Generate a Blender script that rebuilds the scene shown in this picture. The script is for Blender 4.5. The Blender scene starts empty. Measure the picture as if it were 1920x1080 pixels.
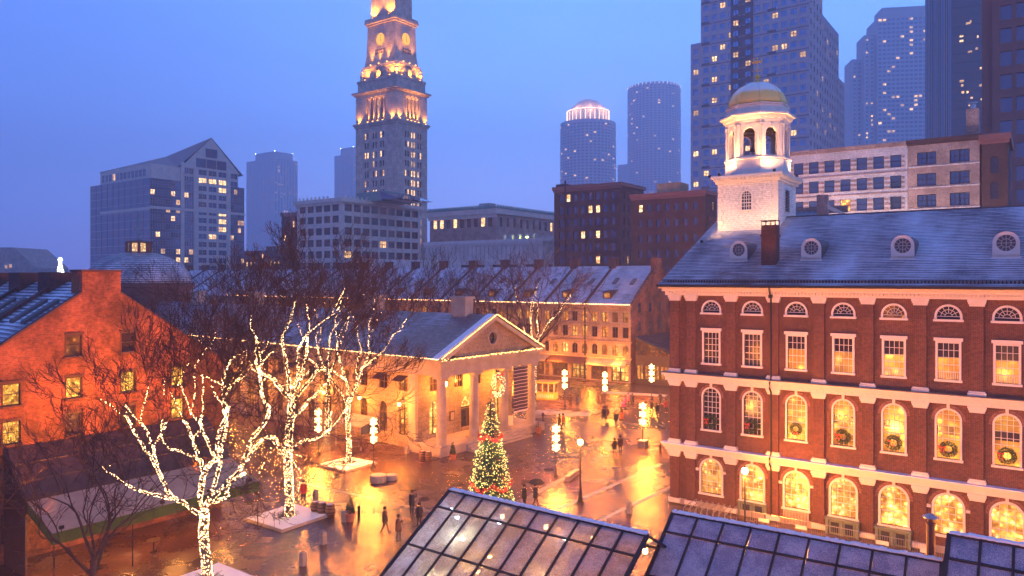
import bpy, bmesh, math, random
import numpy as np
from mathutils import Vector, Matrix
R = math.radians
rnd = random.Random(7)
scene = bpy.context.scene
COL = scene.collection
F = 1380.0; CH = 17.0; HY = 520.0          # focal length in photo pixels, camera height, horizon row

# ------------------------------------------------------------------ camera
cam = bpy.data.cameras.new('camera'); camo = bpy.data.objects.new('camera', cam); COL.objects.link(camo)
cam.sensor_width = 36; cam.lens = F / 1920 * 36; cam.shift_y = -20 / 1920
camo.location = (0, 0, CH); camo.rotation_euler = (R(90), 0, 0)
cam.clip_start = .1; cam.clip_end = 9000
scene.camera = camo

# ------------------------------------------------------------------ world (blue hour)
w = bpy.data.worlds.new('World'); scene.world = w; w.use_nodes = True
nt = w.node_tree; N = nt.nodes; L = nt.links
bg = N['Background']
tc = N.new('ShaderNodeTexCoord'); sep = N.new('ShaderNodeSeparateXYZ'); L.new(tc.outputs['Generated'], sep.inputs[0])
ramp = N.new('ShaderNodeValToRGB'); L.new(sep.outputs['Z'], ramp.inputs[0])
cr = ramp.color_ramp; cr.elements[0].position = 0; cr.elements[0].color = (.31, .27, .66, 1)
cr.elements[1].position = 1; cr.elements[1].color = (.045, .08, .24, 1)
for p, c in ((.08, (.23, .345, .83, 1)), (.2, (.15, .345, .88, 1)), (.36, (.12, .31, .85, 1)), (.62, (.075, .15, .44, 1))):
    e = cr.elements.new(p); e.color = c
az = N.new('ShaderNodeMapRange'); L.new(sep.outputs['X'], az.inputs['Value'])
az.inputs['From Min'].default_value = -.75; az.inputs['From Max'].default_value = .1
az.inputs['To Min'].default_value = 0; az.inputs['To Max'].default_value = 1
az.interpolation_type = 'SMOOTHSTEP'
dk = N.new('ShaderNodeMixRGB'); dk.blend_type = 'MULTIPLY'; dk.inputs[0].default_value = 1
tint = N.new('ShaderNodeMixRGB'); L.new(az.outputs[0], tint.inputs[0])
tint.inputs[1].default_value = (.40, .44, .60, 1); tint.inputs[2].default_value = (1, 1, 1, 1)
L.new(ramp.outputs[0], dk.inputs[1]); L.new(tint.outputs[0], dk.inputs[2])
sky = N.new('ShaderNodeTexSky'); sky.sky_type = 'NISHITA'; sky.sun_disc = False
sky.sun_elevation = R(1); sky.sun_rotation = R(200)
mulS = N.new('ShaderNodeMixRGB'); mulS.blend_type = 'MULTIPLY'; mulS.inputs[0].default_value = 1
mulS.inputs[2].default_value = (.008, .008, .008, 1); L.new(sky.outputs[0], mulS.inputs[1])
addS = N.new('ShaderNodeMixRGB'); addS.blend_type = 'ADD'; addS.inputs[0].default_value = 1
L.new(dk.outputs[0], addS.inputs[1]); L.new(mulS.outputs[0], addS.inputs[2])
cn = N.new('ShaderNodeTexNoise'); cn.inputs['Scale'].default_value = 1.6; cn.inputs['Detail'].default_value = 5; cn.inputs['Roughness'].default_value = .55
cmap = N.new('ShaderNodeMapping'); cmap.inputs['Scale'].default_value = (1, 1, 3.5); L.new(tc.outputs['Generated'], cmap.inputs[0]); L.new(cmap.outputs[0], cn.inputs['Vector'])
cm = N.new('ShaderNodeMapRange'); L.new(cn.outputs['Fac'], cm.inputs[0]); cm.inputs[1].default_value = .3; cm.inputs[2].default_value = .7; cm.inputs[3].default_value = .92; cm.inputs[4].default_value = 1.07
cs = N.new('ShaderNodeVectorMath'); cs.operation = 'SCALE'; L.new(addS.outputs[0], cs.inputs[0]); L.new(cm.outputs[0], cs.inputs[3]); L.new(cs.outputs[0], bg.inputs[0]); bg.inputs[1].default_value = 1.28
sun = bpy.data.lights.new('dusk_sun', 'SUN'); sun.energy = .08; sun.angle = R(30); sun.color = (.75, .8, 1)
suno = bpy.data.objects.new('dusk_sun', sun); COL.objects.link(suno); suno.rotation_euler = (R(50), 0, R(200))
vs = scene.view_settings
vs.view_transform = 'Standard'; vs.look = 'None'; vs.exposure = 1.0; vs.gamma = 1; vs.use_curve_mapping = False
cy = scene.cycles
cy.use_denoising = True; cy.max_bounces = 6; cy.diffuse_bounces = 3; cy.glossy_bounces = 3
cy.transmission_bounces = 4; cy.volume_bounces = 3; cy.transparent_max_bounces = 12
cy.sample_clamp_indirect = 4; cy.sample_clamp_direct = 0; cy.caustics_reflective = False; cy.caustics_refractive = False
cy.use_light_tree = True

# ------------------------------------------------------------------ node / material helpers
MAT = {}
def newmat(name):
    m = bpy.data.materials.new(name); m.use_nodes = True; MAT[name] = m
    return m, m.node_tree.nodes, m.node_tree.links, m.node_tree.nodes['Principled BSDF']
def noise(N, L, vec, scale, detail=4, rough=.6):
    n = N.new('ShaderNodeTexNoise'); n.inputs['Scale'].default_value = scale
    n.inputs['Detail'].default_value = detail; n.inputs['Roughness'].default_value = rough
    if vec is not None: L.new(vec, n.inputs['Vector'])
    return n.outputs['Fac']
def mixc(N, L, f, a, b, mode='MIX'):
    m = N.new('ShaderNodeMixRGB'); m.blend_type = mode
    for i, v in enumerate((f, a, b)):
        if isinstance(v, (int, float)): m.inputs[i].default_value = v
        elif isinstance(v, tuple): m.inputs[i].default_value = (*v, 1) if len(v) == 3 else v
        else: L.new(v, m.inputs[i])
    return m.outputs[0]
def math_(N, L, op, a, b=0.0, c=None):
    m = N.new('ShaderNodeMath'); m.operation = op
    for i, v in enumerate((a, b) if c is None else (a, b, c)):
        if isinstance(v, (int, float)): m.inputs[i].default_value = v
        else: L.new(v, m.inputs[i])
    return m.outputs[0]
def rng(N, L, v, a, b, c=0.0, d=1.0, smooth=True):
    m = N.new('ShaderNodeMapRange'); L.new(v, m.inputs[0])
    for i, k in enumerate((a, b, c, d)): m.inputs[i + 1].default_value = k
    if smooth: m.interpolation_type = 'SMOOTHSTEP'
    return m.outputs[0]
def bump(N, L, h, strength, dist, P):
    b = N.new('ShaderNodeBump'); b.inputs['Strength'].default_value = strength; b.inputs['Distance'].default_value = dist
    L.new(h, b.inputs['Height']); L.new(b.outputs[0], P.inputs['Normal'])
def coord(N): return N.new('ShaderNodeTexCoord').outputs['Object']
def geo(N): return N.new('ShaderNodeNewGeometry').outputs['Position']
def plain(name, c, rough=.7, metal=0, var=.2, scale=1.5, bmp=.25, bd=.02, spec=.5):
    m, N, L, P = newmat(name); v = coord(N)
    n = noise(N, L, v, scale, 6); n2 = noise(N, L, v, scale * 9, 3)
    f = math_(N, L, 'MULTIPLY_ADD', n2, .35, n)
    f = rng(N, L, f, .35, 1.0)
    lo = tuple(k * (1 - var) for k in c); hi = tuple(min(1, k * (1 + var)) for k in c)
    L.new(mixc(N, L, f, lo, hi), P.inputs['Base Color'])
    P.inputs['Roughness'].default_value = rough; P.inputs['Metallic'].default_value = metal
    P.inputs['Specular IOR Level'].default_value = spec
    if bmp: bump(N, L, n2, bmp, bd, P)
    return m
def brickmat(name, c1, c2, mort, bw=.215, bh=.075, ms=.012, stain=.4, sy=0):
    m, N, L, P = newmat(name); v = coord(N)
    s = N.new('ShaderNodeSeparateXYZ'); L.new(v, s.inputs[0])
    xy = math_(N, L, 'ADD', s.outputs[0], s.outputs[1])
    c = N.new('ShaderNodeCombineXYZ'); L.new(xy, c.inputs[0]); L.new(s.outputs[2], c.inputs[1])
    b = N.new('ShaderNodeTexBrick'); L.new(c.outputs[0], b.inputs['Vector'])
    b.inputs['Scale'].default_value = 1; b.inputs['Brick Width'].default_value = bw; b.inputs['Row Height'].default_value = bh
    b.inputs['Mortar Size'].default_value = ms; b.inputs['Mortar Smooth'].default_value = .3; b.inputs['Bias'].default_value = -.1
    b.inputs['Color1'].default_value = (*c1, 1); b.inputs['Color2'].default_value = (*c2, 1); b.inputs['Mortar'].default_value = (*mort, 1)
    n = noise(N, L, v, .35, 6, .7); n2 = noise(N, L, v, 5, 5)
    st = rng(N, L, n, .35, .7, 1 - stain, 1.15)
    st2 = rng(N, L, n2, .3, .7, .75, 1.2)
    st = math_(N, L, 'MULTIPLY', st, st2)
    cc = N.new('ShaderNodeCombineXYZ')
    for i in range(3): L.new(st, cc.inputs[i])
    L.new(mixc(N, L, 1.0, b.outputs['Color'], cc.outputs[0], 'MULTIPLY'), P.inputs['Base Color'])
    P.inputs['Roughness'].default_value = .8
    inv = math_(N, L, 'SUBTRACT', 1.0, b.outputs['Fac'])
    bump(N, L, math_(N, L, 'MULTIPLY_ADD', n2, .4, inv), .6, .015, P)
    return m
def snowroof(name, slate, z0, dz, amount=.5, snow=(.66, .70, .78), along=True, ridgec=0):
    """slate with dusted snow; snow catches on each course (period dz in height)"""
    m, N, L, P = newmat(name); v = coord(N)
    s = N.new('ShaderNodeSeparateXYZ'); L.new(v, s.inputs[0])
    fr = math_(N, L, 'FRACT', math_(N, L, 'DIVIDE', math_(N, L, 'SUBTRACT', s.outputs[2], z0), dz))
    mp = N.new('ShaderNodeMapping'); L.new(v, mp.inputs[0]); mp.inputs['Scale'].default_value = (1, .35, .35)
    big = noise(N, L, mp.outputs[0], .28, 5, .55)
    mp2 = N.new('ShaderNodeMapping'); L.new(v, mp2.inputs[0]); mp2.inputs['Scale'].default_value = (.25, 1, 3)
    mid = noise(N, L, mp2.outputs[0], 2.2, 4, .6)
    fine = noise(N, L, v, 14, 3)
    t = math_(N, L, 'ADD', math_(N, L, 'MULTIPLY', big, 1.5), math_(N, L, 'MULTIPLY', mid, .75))
    t = math_(N, L, 'ADD', t, math_(N, L, 'MULTIPLY', fine, .35))
    t = math_(N, L, 'ADD', t, math_(N, L, 'MULTIPLY', fr, -.7))
    f = rng(N, L, t, 1.3 - amount, 1.75 - amount)
    b = N.new('ShaderNodeTexBrick')
    c = N.new('ShaderNodeCombineXYZ'); L.new(s.outputs[0], c.inputs[0]); L.new(s.outputs[2], c.inputs[1]); L.new(c.outputs[0], b.inputs['Vector'])
    b.inputs['Scale'].default_value = 1; b.inputs['Brick Width'].default_value = .3; b.inputs['Row Height'].default_value = dz
    b.inputs['Mortar Size'].default_value = .006
    b.inputs['Color1'].default_value = (*[k * .7 for k in slate], 1); b.inputs['Color2'].default_value = (*[k * 1.3 for k in slate], 1)
    b.inputs['Mortar'].default_value = (*[k * .4 for k in slate], 1)
    L.new(mixc(N, L, f, b.outputs['Color'], snow), P.inputs['Base Color'])
    L.new(rng(N, L, f, 0, 1, .45, .85), P.inputs['Roughness'])
    bump(N, L, math_(N, L, 'ADD', fine, f), .5, .03, P)
    return m
def emis(name, c, s, sampling=None):
    m = bpy.data.materials.new(name); m.use_nodes = True; N = m.node_tree.nodes; L = m.node_tree.links; N.clear()
    o = N.new('ShaderNodeOutputMaterial'); e = N.new('ShaderNodeEmission')
    e.inputs[0].default_value = (*c, 1); e.inputs[1].default_value = s; L.new(e.outputs[0], o.inputs[0])
    if sampling: m.cycles.emission_sampling = sampling
    MAT[name] = m
    return m
def litwin(name, c, s, scale=1.2, dark=.35, sampling='FRONT'):
    """a lit room behind glass: uneven emission with darker furniture-like shapes"""
    m, N, L, P = newmat(name); v = coord(N)
    oi = N.new('ShaderNodeObjectInfo')
    va = N.new('ShaderNodeVectorMath'); va.operation = 'ADD'; L.new(v, va.inputs[0])
    vm = N.new('ShaderNodeVectorMath'); vm.operation = 'SCALE'; vm.inputs[3].default_value = 7; L.new(oi.outputs['Location'], vm.inputs[0]); L.new(vm.outputs[0], va.inputs[1])
    n = noise(N, L, va.outputs[0], scale, 4, .6)
    vo = N.new('ShaderNodeTexVoronoi'); vo.inputs['Scale'].default_value = scale * 2.2; L.new(va.outputs[0], vo.inputs['Vector'])
    f = rng(N, L, n, .36, .62, dark, 1.0)
    g = rng(N, L, vo.outputs['Distance'], .08, .5, 1.2, .55)
    hot = rng(N, L, vo.outputs['Distance'], .05, .12, 1.8, 0)
    f = math_(N, L, 'MULTIPLY', f, g)
    rv = rng(N, L, noise(N, L, geo(N), .13, 1), .35, .65, .45, 1.35)
    P.inputs['Base Color'].default_value = (.02, .02, .02, 1); P.inputs['Roughness'].default_value = .1
    deep = (c[0], c[1] * .55, c[2] * .3); L.new(mixc(N, L, rng(N, L, f, .2, 1.0), deep, c), P.inputs['Emission Color'])
    L.new(math_(N, L, 'MULTIPLY', math_(N, L, 'MULTIPLY', math_(N, L, 'ADD', f, hot), rv), s), P.inputs['Emission Strength'])
    m.cycles.emission_sampling = sampling
    return m
def glassdark(name, c=(.02, .025, .035), rough=.08):
    m, N, L, P = newmat(name); v = coord(N)
    P.inputs['Base Color'].default_value = (*c, 1); P.inputs['Roughness'].default_value = rough
    P.inputs['Specular IOR Level'].default_value = .8
    bump(N, L, noise(N, L, v, .8, 2), .12, .05, P)
    return m

M = MAT
plain('trim_white', (.70, .62, .54), .6, var=.08, scale=2, bmp=.12)
plain('granite', (.36, .30, .24), .75, var=.22, scale=.8, bmp=.25)
plain('granite_dark', (.25, .23, .21), .75, var=.25, scale=.8, bmp=.25)
plain('black_metal', (.015, .015, .017), .4, .3, var=.2, bmp=.1)
plain('steel', (.35, .36, .38), .4, .7, var=.15, bmp=.1)
plain('green_paint', (.13, .17, .13), .5, var=.15)
plain('wood_dark', (.05, .03, .02), .5, var=.4, scale=3)
plain('barrel_wood', (.22, .11, .05), .6, var=.35, scale=4)
plain('bark', (.075, .045, .032), .85, var=.4, scale=5, bmp=.6)
plain('twig', (.055, .03, .022), .9, var=.3, bmp=0)
plain('snow', (.78, .8, .85), .7, var=.06, scale=2, bmp=.5, bd=.05)
plain('terracotta', (.45, .16, .07), .7, var=.2)
plain('needles', (.03, .075, .03), .8, var=.4, scale=6, bmp=0)
plain('lead', (.09, .09, .10), .6, .1, var=.2)
plain('copper_green', (.12, .26, .23), .6, var=.25)
plain('gold_leaf', (.75, .48, .10), .35, .35, var=.15, scale=2, bmp=.05)
plain('garland_red', (.65, .03, .03), .5, var=.3, scale=10)
plain('beige_stone', (.62, .52, .44), .75, var=.15, scale=.5)
plain('pale_stone', (.60, .54, .50), .75, var=.12, scale=.5)
plain('brown_stone', (.26, .10, .075), .6, var=.15, scale=.4, bmp=.05)
plain('dark_brown_brick', (.075, .035, .03), .8, var=.25, scale=1)
plain('purple_stone', (.20, .15, .16), .7, var=.15, scale=.3, bmp=0)
plain('purple_stone_dark', (.10, .065, .075), .7, var=.15, scale=.3, bmp=0)
plain('far_concrete', (.46, .42, .42), .8, var=.1, scale=.2, bmp=0)
plain('roof_tar', (.10, .10, .11), .8, var=.3, scale=.6)
plain('awning_dark', (.10, .045, .03), .8, var=.2)
plain('awning_green', (.06, .10, .015), .8, var=.2)
plain('canvas_pale', (.34, .29, .22), .8, var=.18, scale=1, bmp=.3)
plain('canopy_brown', (.06, .035, .022), .25, var=.35, scale=2)
plain('yellow_paint', (.65, .42, .06), .5, var=.15)
plain('skin', (.5, .3, .22), .6, var=.05, bmp=0)
for n_, c_ in (('cloth_black', (.015, .015, .018)), ('cloth_navy', (.02, .03, .07)), ('cloth_red', (.35, .03, .02)), ('cloth_grey', (.10, .10, .11)),
               ('cloth_orange', (.55, .13, .02)), ('cloth_pink', (.6, .08, .25)), ('cloth_brown', (.09, .05, .03)), ('hair_dark', (.02, .013, .01))):
    plain(n_, c_, .85, var=.2, scale=8, bmp=.2)
brickmat('brick_red', (.14, .026, .016), (.07, .016, .012), (.21, .13, .10), stain=.35)
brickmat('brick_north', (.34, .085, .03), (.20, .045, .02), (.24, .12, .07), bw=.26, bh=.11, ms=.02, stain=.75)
brickmat('brick_arch', (.24, .06, .04), (.16, .04, .03), (.30, .22, .19), bw=.08, bh=.2, stain=.2)
brickmat('brick_pink', (.45, .28, .22), (.36, .22, .18), (.5, .42, .38), bw=.3, bh=.12)
brickmat('brick_dark', (.10, .04, .035), (.07, .03, .027), (.09, .06, .055), bw=.3, bh=.12)
brickmat('ashlar', (.36, .27, .18), (.30, .225, .15), (.19, .14, .10), bw=1.3, bh=.45, ms=.015, stain=.25)
brickmat('ashlar_pale', (.62, .56, .52), (.55, .50, .47), (.33, .3, .29), bw=.9, bh=.4, ms=.015, stain=.2)
brickmat('clapboard', (.76, .70, .64), (.70, .65, .60), (.38, .35, .33), bw=9.0, bh=.16, ms=.012, stain=.12)
glassdark('pane_dark'); glassdark('pane_blue', (.05, .09, .18), .05); MAT['pane_blue'].node_tree.nodes['Principled BSDF'].inputs['Metallic'].default_value = .3; glassdark('pane_hall', (.03, .02, .02), .12)
W_ = (1.0, .55, .13)
litwin('pane_lit', (1, .48, .09), .9); litwin('pane_lit_bright', (1, .58, .15), 1.7, scale=1.6, dark=.3)
litwin('pane_lit_low', (1, .34, .06), .3, dark=.15)
litwin('pane_far_lit', (1, .78, .42), 1.8, sampling='NONE', dark=.5)
litwin('pane_hall_lit', (1, .46, .06), 1.25, scale=.7, dark=.6); litwin('pane_shop', (1, .60, .14), 2.0, scale=1.3, dark=.25)
litwin('pane_yellow', (1, .66, .10), 1.9, scale=3.0, dark=.3)
emis('bulb_warm', (1, .55, .22), 16); emis('bulb_gold', (1, .62, .2), 7, 'NONE'); emis('bulb_eave', (1, .42, .10), 14)
emis('snowflake_glow', (1, .5, .15), 13); emis('globe_glow', (1, .5, .15), 22)
emis('lamp_white', (.8, .85, 1), 30); emis('flood_glow', (1, .4, .06), 4, 'NONE'); emis('bulb_white_far', (.9, 1, .85), 8, 'NONE')
emis('sodium_green', (.9, 1, .2), 12, 'NONE')

# ------------------------------------------------------------------ mesh helper
class MB:
    def __init__(s): s.v = []; s.f = []; s.m = []
    def add(s, vs, fs, m=0):
        o = len(s.v); s.v.extend([tuple(p) for p in vs]); s.f.extend([tuple(o + i for i in f) for f in fs]); s.m.extend([m] * len(fs)); return s
    def quad(s, a, b, c, d, m=0): return s.add([a, b, c, d], [(0, 1, 2, 3)], m)
    def box(s, x0, x1, y0, y1, z0, z1, m=0):
        return s.add([(x0, y0, z0), (x1, y0, z0), (x1, y1, z0), (x0, y1, z0), (x0, y0, z1), (x1, y0, z1), (x1, y1, z1), (x0, y1, z1)],
                     [(0, 3, 2, 1), (4, 5, 6, 7), (0, 1, 5, 4), (1, 2, 6, 5), (2, 3, 7, 6), (3, 0, 4, 7)], m)
    def prism(s, poly, d, m=0):
        """poly: list of 3d points (planar), extruded by vector d"""
        n = len(poly); d = Vector(d); P = [Vector(p) for p in poly]
        return s.add(P + [p + d for p in P], [tuple(range(n))[::-1], tuple(range(n, 2 * n))] + [(i, (i + 1) % n, n + (i + 1) % n, n + i) for i in range(n)], m)
    def tube(s, pts, rad, n=6, m=0, cap=True):
        pts = [Vector(p) for p in pts]
        if isinstance(rad, (int, float)): rad = [rad] * len(pts)
        o = len(s.v); k = len(pts)
        for i, p in enumerate(pts):
            d = (pts[min(i + 1, k - 1)] - pts[max(i - 1, 0)])
            d = d.normalized() if d.length > 1e-9 else Vector((0, 0, 1))
            a = d.orthogonal().normalized() if abs(d.z) < .95 else (Vector((1, 0, 0)) - d * d.x).normalized()
            if abs(d.z) < .95: a = d.cross(Vector((0, 0, 1))).normalized()
            b = d.cross(a)
            for j in range(n):
                t = 2 * math.pi * j / n; s.v.append(tuple(p + (a * math.cos(t) + b * math.sin(t)) * rad[i]))
        for i in range(k - 1):
            for j in range(n):
                j2 = (j + 1) % n
                s.f.append((o + i * n + j, o + i * n + j2, o + (i + 1) * n + j2, o + (i + 1) * n + j)); s.m.append(m)
        if cap and n > 2:
            s.f.append(tuple(o + j for j in range(n))[::-1]); s.m.append(m)
            s.f.append(tuple(o + (k - 1) * n + j for j in range(n))); s.m.append(m)
        return s
    def lathe(s, prof, n=16, c=(0, 0, 0), m=0, rot=0):
        """prof: [(r,z)...]"""
        o = len(s.v); k = len(prof)
        for r, z in prof:
            for j in range(n):
                t = 2 * math.pi * (j + .5) / n + rot; s.v.append((c[0] + r * math.cos(t), c[1] + r * math.sin(t), c[2] + z))
        for i in range(k - 1):
            for j in range(n):
                j2 = (j + 1) % n; s.f.append((o + i * n + j, o + i * n + j2, o + (i + 1) * n + j2, o + (i + 1) * n + j)); s.m.append(m)
        s.f.append(tuple(o + j for j in range(n))[::-1]); s.m.append(m)
        s.f.append(tuple(o + (k - 1) * n + j for j in range(n))); s.m.append(m)
        return s
    def octa(s, p, r, m=0):
        x, y, z = p
        return s.add([(x + r, y, z), (x - r, y, z), (x, y + r, z), (x, y - r, z), (x, y, z + r), (x, y, z - r)],
                     [(0, 2, 4), (2, 1, 4), (1, 3, 4), (3, 0, 4), (2, 0, 5), (1, 2, 5), (3, 1, 5), (0, 3, 5)], m)
    def mesh(s, name, mats):
        me = bpy.data.meshes.new(name); me.from_pydata([tuple(p) for p in s.v], [], s.f)
        for m in mats: me.materials.append(MAT[m])
        if len(mats) > 1: me.polygons.foreach_set('material_index', s.m)
        me.update(); return me
    def build(s, name, mats, parent=None, loc=(0, 0, 0), rz=0, kind=None, smooth=False):
        if isinstance(mats, str): mats = [mats]
        me = s.mesh(name, mats)
        if smooth: me.polygons.foreach_set('use_smooth', [True] * len(me.polygons))
        return link(name, me, parent, loc, rz, kind)
def link(name, me, parent=None, loc=(0, 0, 0), rz=0, kind=None):
    o = bpy.data.objects.new(name, me); COL.objects.link(o); o.location = loc; o.rotation_euler = (0, 0, rz)
    if parent: o.parent = parent
    if kind: o['kind'] = kind
    return o
def tag(o, label, cat, group=None):
    o['label'] = label; o['category'] = cat
    if group: o['group'] = group
    return o
def thing(name, label, cat, loc=(0, 0, 0), rz=0, group=None):
    return tag(link(name, None, None, loc, rz), label, cat, group)
def copy_tree(o, parent=None):
    c = o.copy(); COL.objects.link(c)
    if parent is not None: c.parent = parent
    for ch in list(o.children): copy_tree(ch, c)
    return c
def again(proto, loc, rz=0, label=None, scale=None):
    c = copy_tree(proto); c.location = loc; c.rotation_euler = (0, 0, rz)
    if label: c['label'] = label
    if scale: c.scale = (scale,) * 3
    return c
GAIN = 2.4
def lamp(parent, loc, power, color=(1, .52, .16), radius=.1, typ='POINT', rot=None, spot=90, name='light'):
    l = bpy.data.lights.new(name, typ); l.energy = power * (GAIN if color[0] >= 1 else 1); l.color = color; l.shadow_soft_size = radius
    if typ == 'SPOT': l.spot_size = R(spot); l.spot_blend = .6
    o = bpy.data.objects.new(name, l); COL.objects.link(o); o.location = loc
    if rot: o.rotation_euler = rot
    if parent: o.parent = parent
    return o
def G(px, py):
    """ground point seen at a photo pixel"""
    Y = F * CH / (py - HY); return Vector(((px - 960) / F * Y, Y, 0))
def frame(rz):
    return Vector((math.cos(rz), math.sin(rz), 0)), Vector((-math.sin(rz), math.cos(rz), 0))
TH = R(-35.6); U, V = frame(TH)

# ------------------------------------------------------------------ facades and windows
def facade(mb, T, W, z0, z1, cols, rows, rec=.25, arch=False, m=0, lun=False):
    """wall sheet of width W from z0 to z1 with recessed openings; T maps (x, into-wall, z)"""
    xs = [0]; [xs.extend(c) for c in cols]; xs.append(W)
    zs = [z0]; [zs.extend(r) for r in rows]; zs.append(z1)
    for j in range(len(zs) - 1):
        if j % 2 == 0:
            if zs[j + 1] - zs[j] > 1e-4: mb.quad(T(0, 0, zs[j]), T(W, 0, zs[j]), T(W, 0, zs[j + 1]), T(0, 0, zs[j + 1]), m)
            continue
        a, b = zs[j], zs[j + 1]
        for i in range(len(xs) - 1):
            x0, x1 = xs[i], xs[i + 1]
            if i % 2 == 0:
                if x1 - x0 > 1e-4: mb.quad(T(x0, 0, a), T(x1, 0, a), T(x1, 0, b), T(x0, 0, b), m)
            elif not arch:
                for (p, q) in (((x0, a), (x1, a)), ((x1, a), (x1, b)), ((x1, b), (x0, b)), ((x0, b), (x0, a))):
                    mb.quad(T(p[0], 0, p[1]), T(q[0], 0, q[1]), T(q[0], rec, q[1]), T(p[0], rec, p[1]), m)
            else:
                r = (x1 - x0) / 2; cx = (x0 + x1) / 2; zc = b - r; n = 12
                arc = [(cx - r * math.cos(math.pi * k / n), zc + r * math.sin(math.pi * k / n)) for k in range(n + 1)]
                for k in range(n):
                    p, q = arc[k], arc[k + 1]
                    mb.quad(T(p[0], 0, p[1]), T(q[0], 0, q[1]), T(q[0], 0, b), T(p[0], 0, b), m)
                pts = [(x0, a)] + arc + [(x1, a)]
                for p, q in list(zip(pts, pts[1:])) + [((x1, a), (x0, a))]:
                    mb.quad(T(p[0], 0, p[1]), T(q[0], 0, q[1]), T(q[0], rec, q[1]), T(p[0], rec, p[1]), m)
def outline(w, h, arch, n=14):
    if not arch: return [(-w / 2, 0), (-w / 2, h), (w / 2, h), (w / 2, 0)]
    r = w / 2
    return [(-r, 0)] + [(-r * math.cos(math.pi * k / n), h - r + r * math.sin(math.pi * k / n)) for k in range(n + 1)] + [(r, 0)]
def ring(mb, w, h, fw, arch, y0, y1, m=0, n=14):
    a = outline(w, h, arch, n); b = outline(w + 2 * fw, h + fw, arch, n)
    b = [(x, z) for x, z in b]
    for i in range(len(a) - 1):
        mb.quad((a[i][0], y0, a[i][1]), (a[i + 1][0], y0, a[i + 1][1]), (b[i + 1][0], y0, b[i + 1][1]), (b[i][0], y0, b[i][1]), m)
        mb.quad((b[i][0], y0, b[i][1]), (b[i + 1][0], y0, b[i + 1][1]), (b[i + 1][0], y1, b[i + 1][1]), (b[i][0], y1, b[i][1]), m)
        mb.quad((a[i][0], y0, a[i][1]), (a[i + 1][0], y0, a[i + 1][1]), (a[i + 1][0], y1, a[i + 1][1]), (a[i][0], y1, a[i][1]), m)
def pane_mb(w, h, arch, y, mb=None, m=0, n=14):
    mb = mb or MB(); pts = outline(w, h, arch, n); mb.add([(x, y, z) for x, z in pts], [tuple(range(len(pts)))[::-1]], m); return mb
def bars_mb(w, h, nx, nz, y, arch=False, t=.035, mb=None, m=0, fan=0):
    mb = mb or MB(); r = w / 2; hz = h - r if arch else h
    for i in range(1, nx):
        x = -w / 2 + w * i / nx; top = hz
        if arch and not fan: top = hz + math.sqrt(max(0, r * r - x * x))
        mb.box(x - t / 2, x + t / 2, y - .03, y, 0, top, m)
    for j in range(1, nz + (1 if arch else 0)):
        z = hz * j / nz; tt = t * (1.6 if j == nz // 2 else 1); mb.box(-w / 2, w / 2, y - .032, y - .002, z - tt / 2, z + tt / 2, m)
    if arch and not fan:
        z = hz + r * .5; xw = math.sqrt(r * r - (r * .5) ** 2); mb.box(-xw, xw, y - .032, y - .002, z - t / 2, z + t / 2, m)
    if fan:
        for k in range(1, fan):
            a = math.pi * k / fan; d = Vector((math.cos(a), 0, math.sin(a)))
            mb.tube([Vector((0, y - .015, hz)) + d * r * .3, Vector((0, y - .015, hz)) + d * r], t / 2, 4, m)
        arc = [Vector((math.cos(math.pi * k / 8) * r * .33, y - .015, hz + math.sin(math.pi * k / 8) * r * .33)) for k in range(9)]
        mb.tube(arc, t / 2, 4, m)
        arc = [Vector((math.cos(math.pi * k / 8) * r * .68, y - .015, hz + math.sin(math.pi * k / 8) * r * .68)) for k in range(9)]
        mb.tube(arc, t / 2, 4, m)
    return mb
WIN = {}
def simple_window(w, h, rec, pm, fm, style='sash', arch=False):
    """one cheap window mesh: pane set back, thin frame and sash bars"""
    key = (round(w, 2), round(h, 2), rec, pm, fm, style, arch)
    if key in WIN: return WIN[key]
    mb = MB(); pane_mb(w, h, arch, rec, mb, 0, 8)
    t = max(.05, min(w, h) * .05)
    if style != 'bare':
        mb.box(-w / 2, w / 2, rec - .06, rec, 0, t, 1)
        hh = h - w / 2 if arch else h
        mb.box(-w / 2, -w / 2 + t, rec - .06, rec, 0, hh, 1); mb.box(w / 2 - t, w / 2, rec - .06, rec, 0, hh, 1)
        if not arch: mb.box(-w / 2, w / 2, rec - .06, rec, h - t, h, 1)
        mb.box(-w / 2, w / 2, rec - .055, rec, h * .5 - t / 2, h * .5 + t / 2, 1)
    if style in ('double', 'grid'): mb.box(-t, t, rec - .07, rec, 0, h, 1)
    if style == 'grid':
        for k in (-1, 1): mb.box(k * w / 4 - t / 3, k * w / 4 + t / 3, rec - .055, rec, 0, h, 1)
    me = mb.mesh('window', [pm, fm]); WIN[key] = me
    return me
def even(n, W, margin, ww, x0=0):
    s = (W - 2 * margin) / n; return [(x0 + margin + s * (i + .5) - ww / 2, x0 + margin + s * (i + .5) + ww / 2) for i in range(n)]
def floors(n, z0, z1, hh, off=.3):
    s = (z1 - z0) / n; return [(z0 + s * i + (s - hh) * off, z0 + s * i + (s - hh) * off + hh) for i in range(n)]
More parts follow.
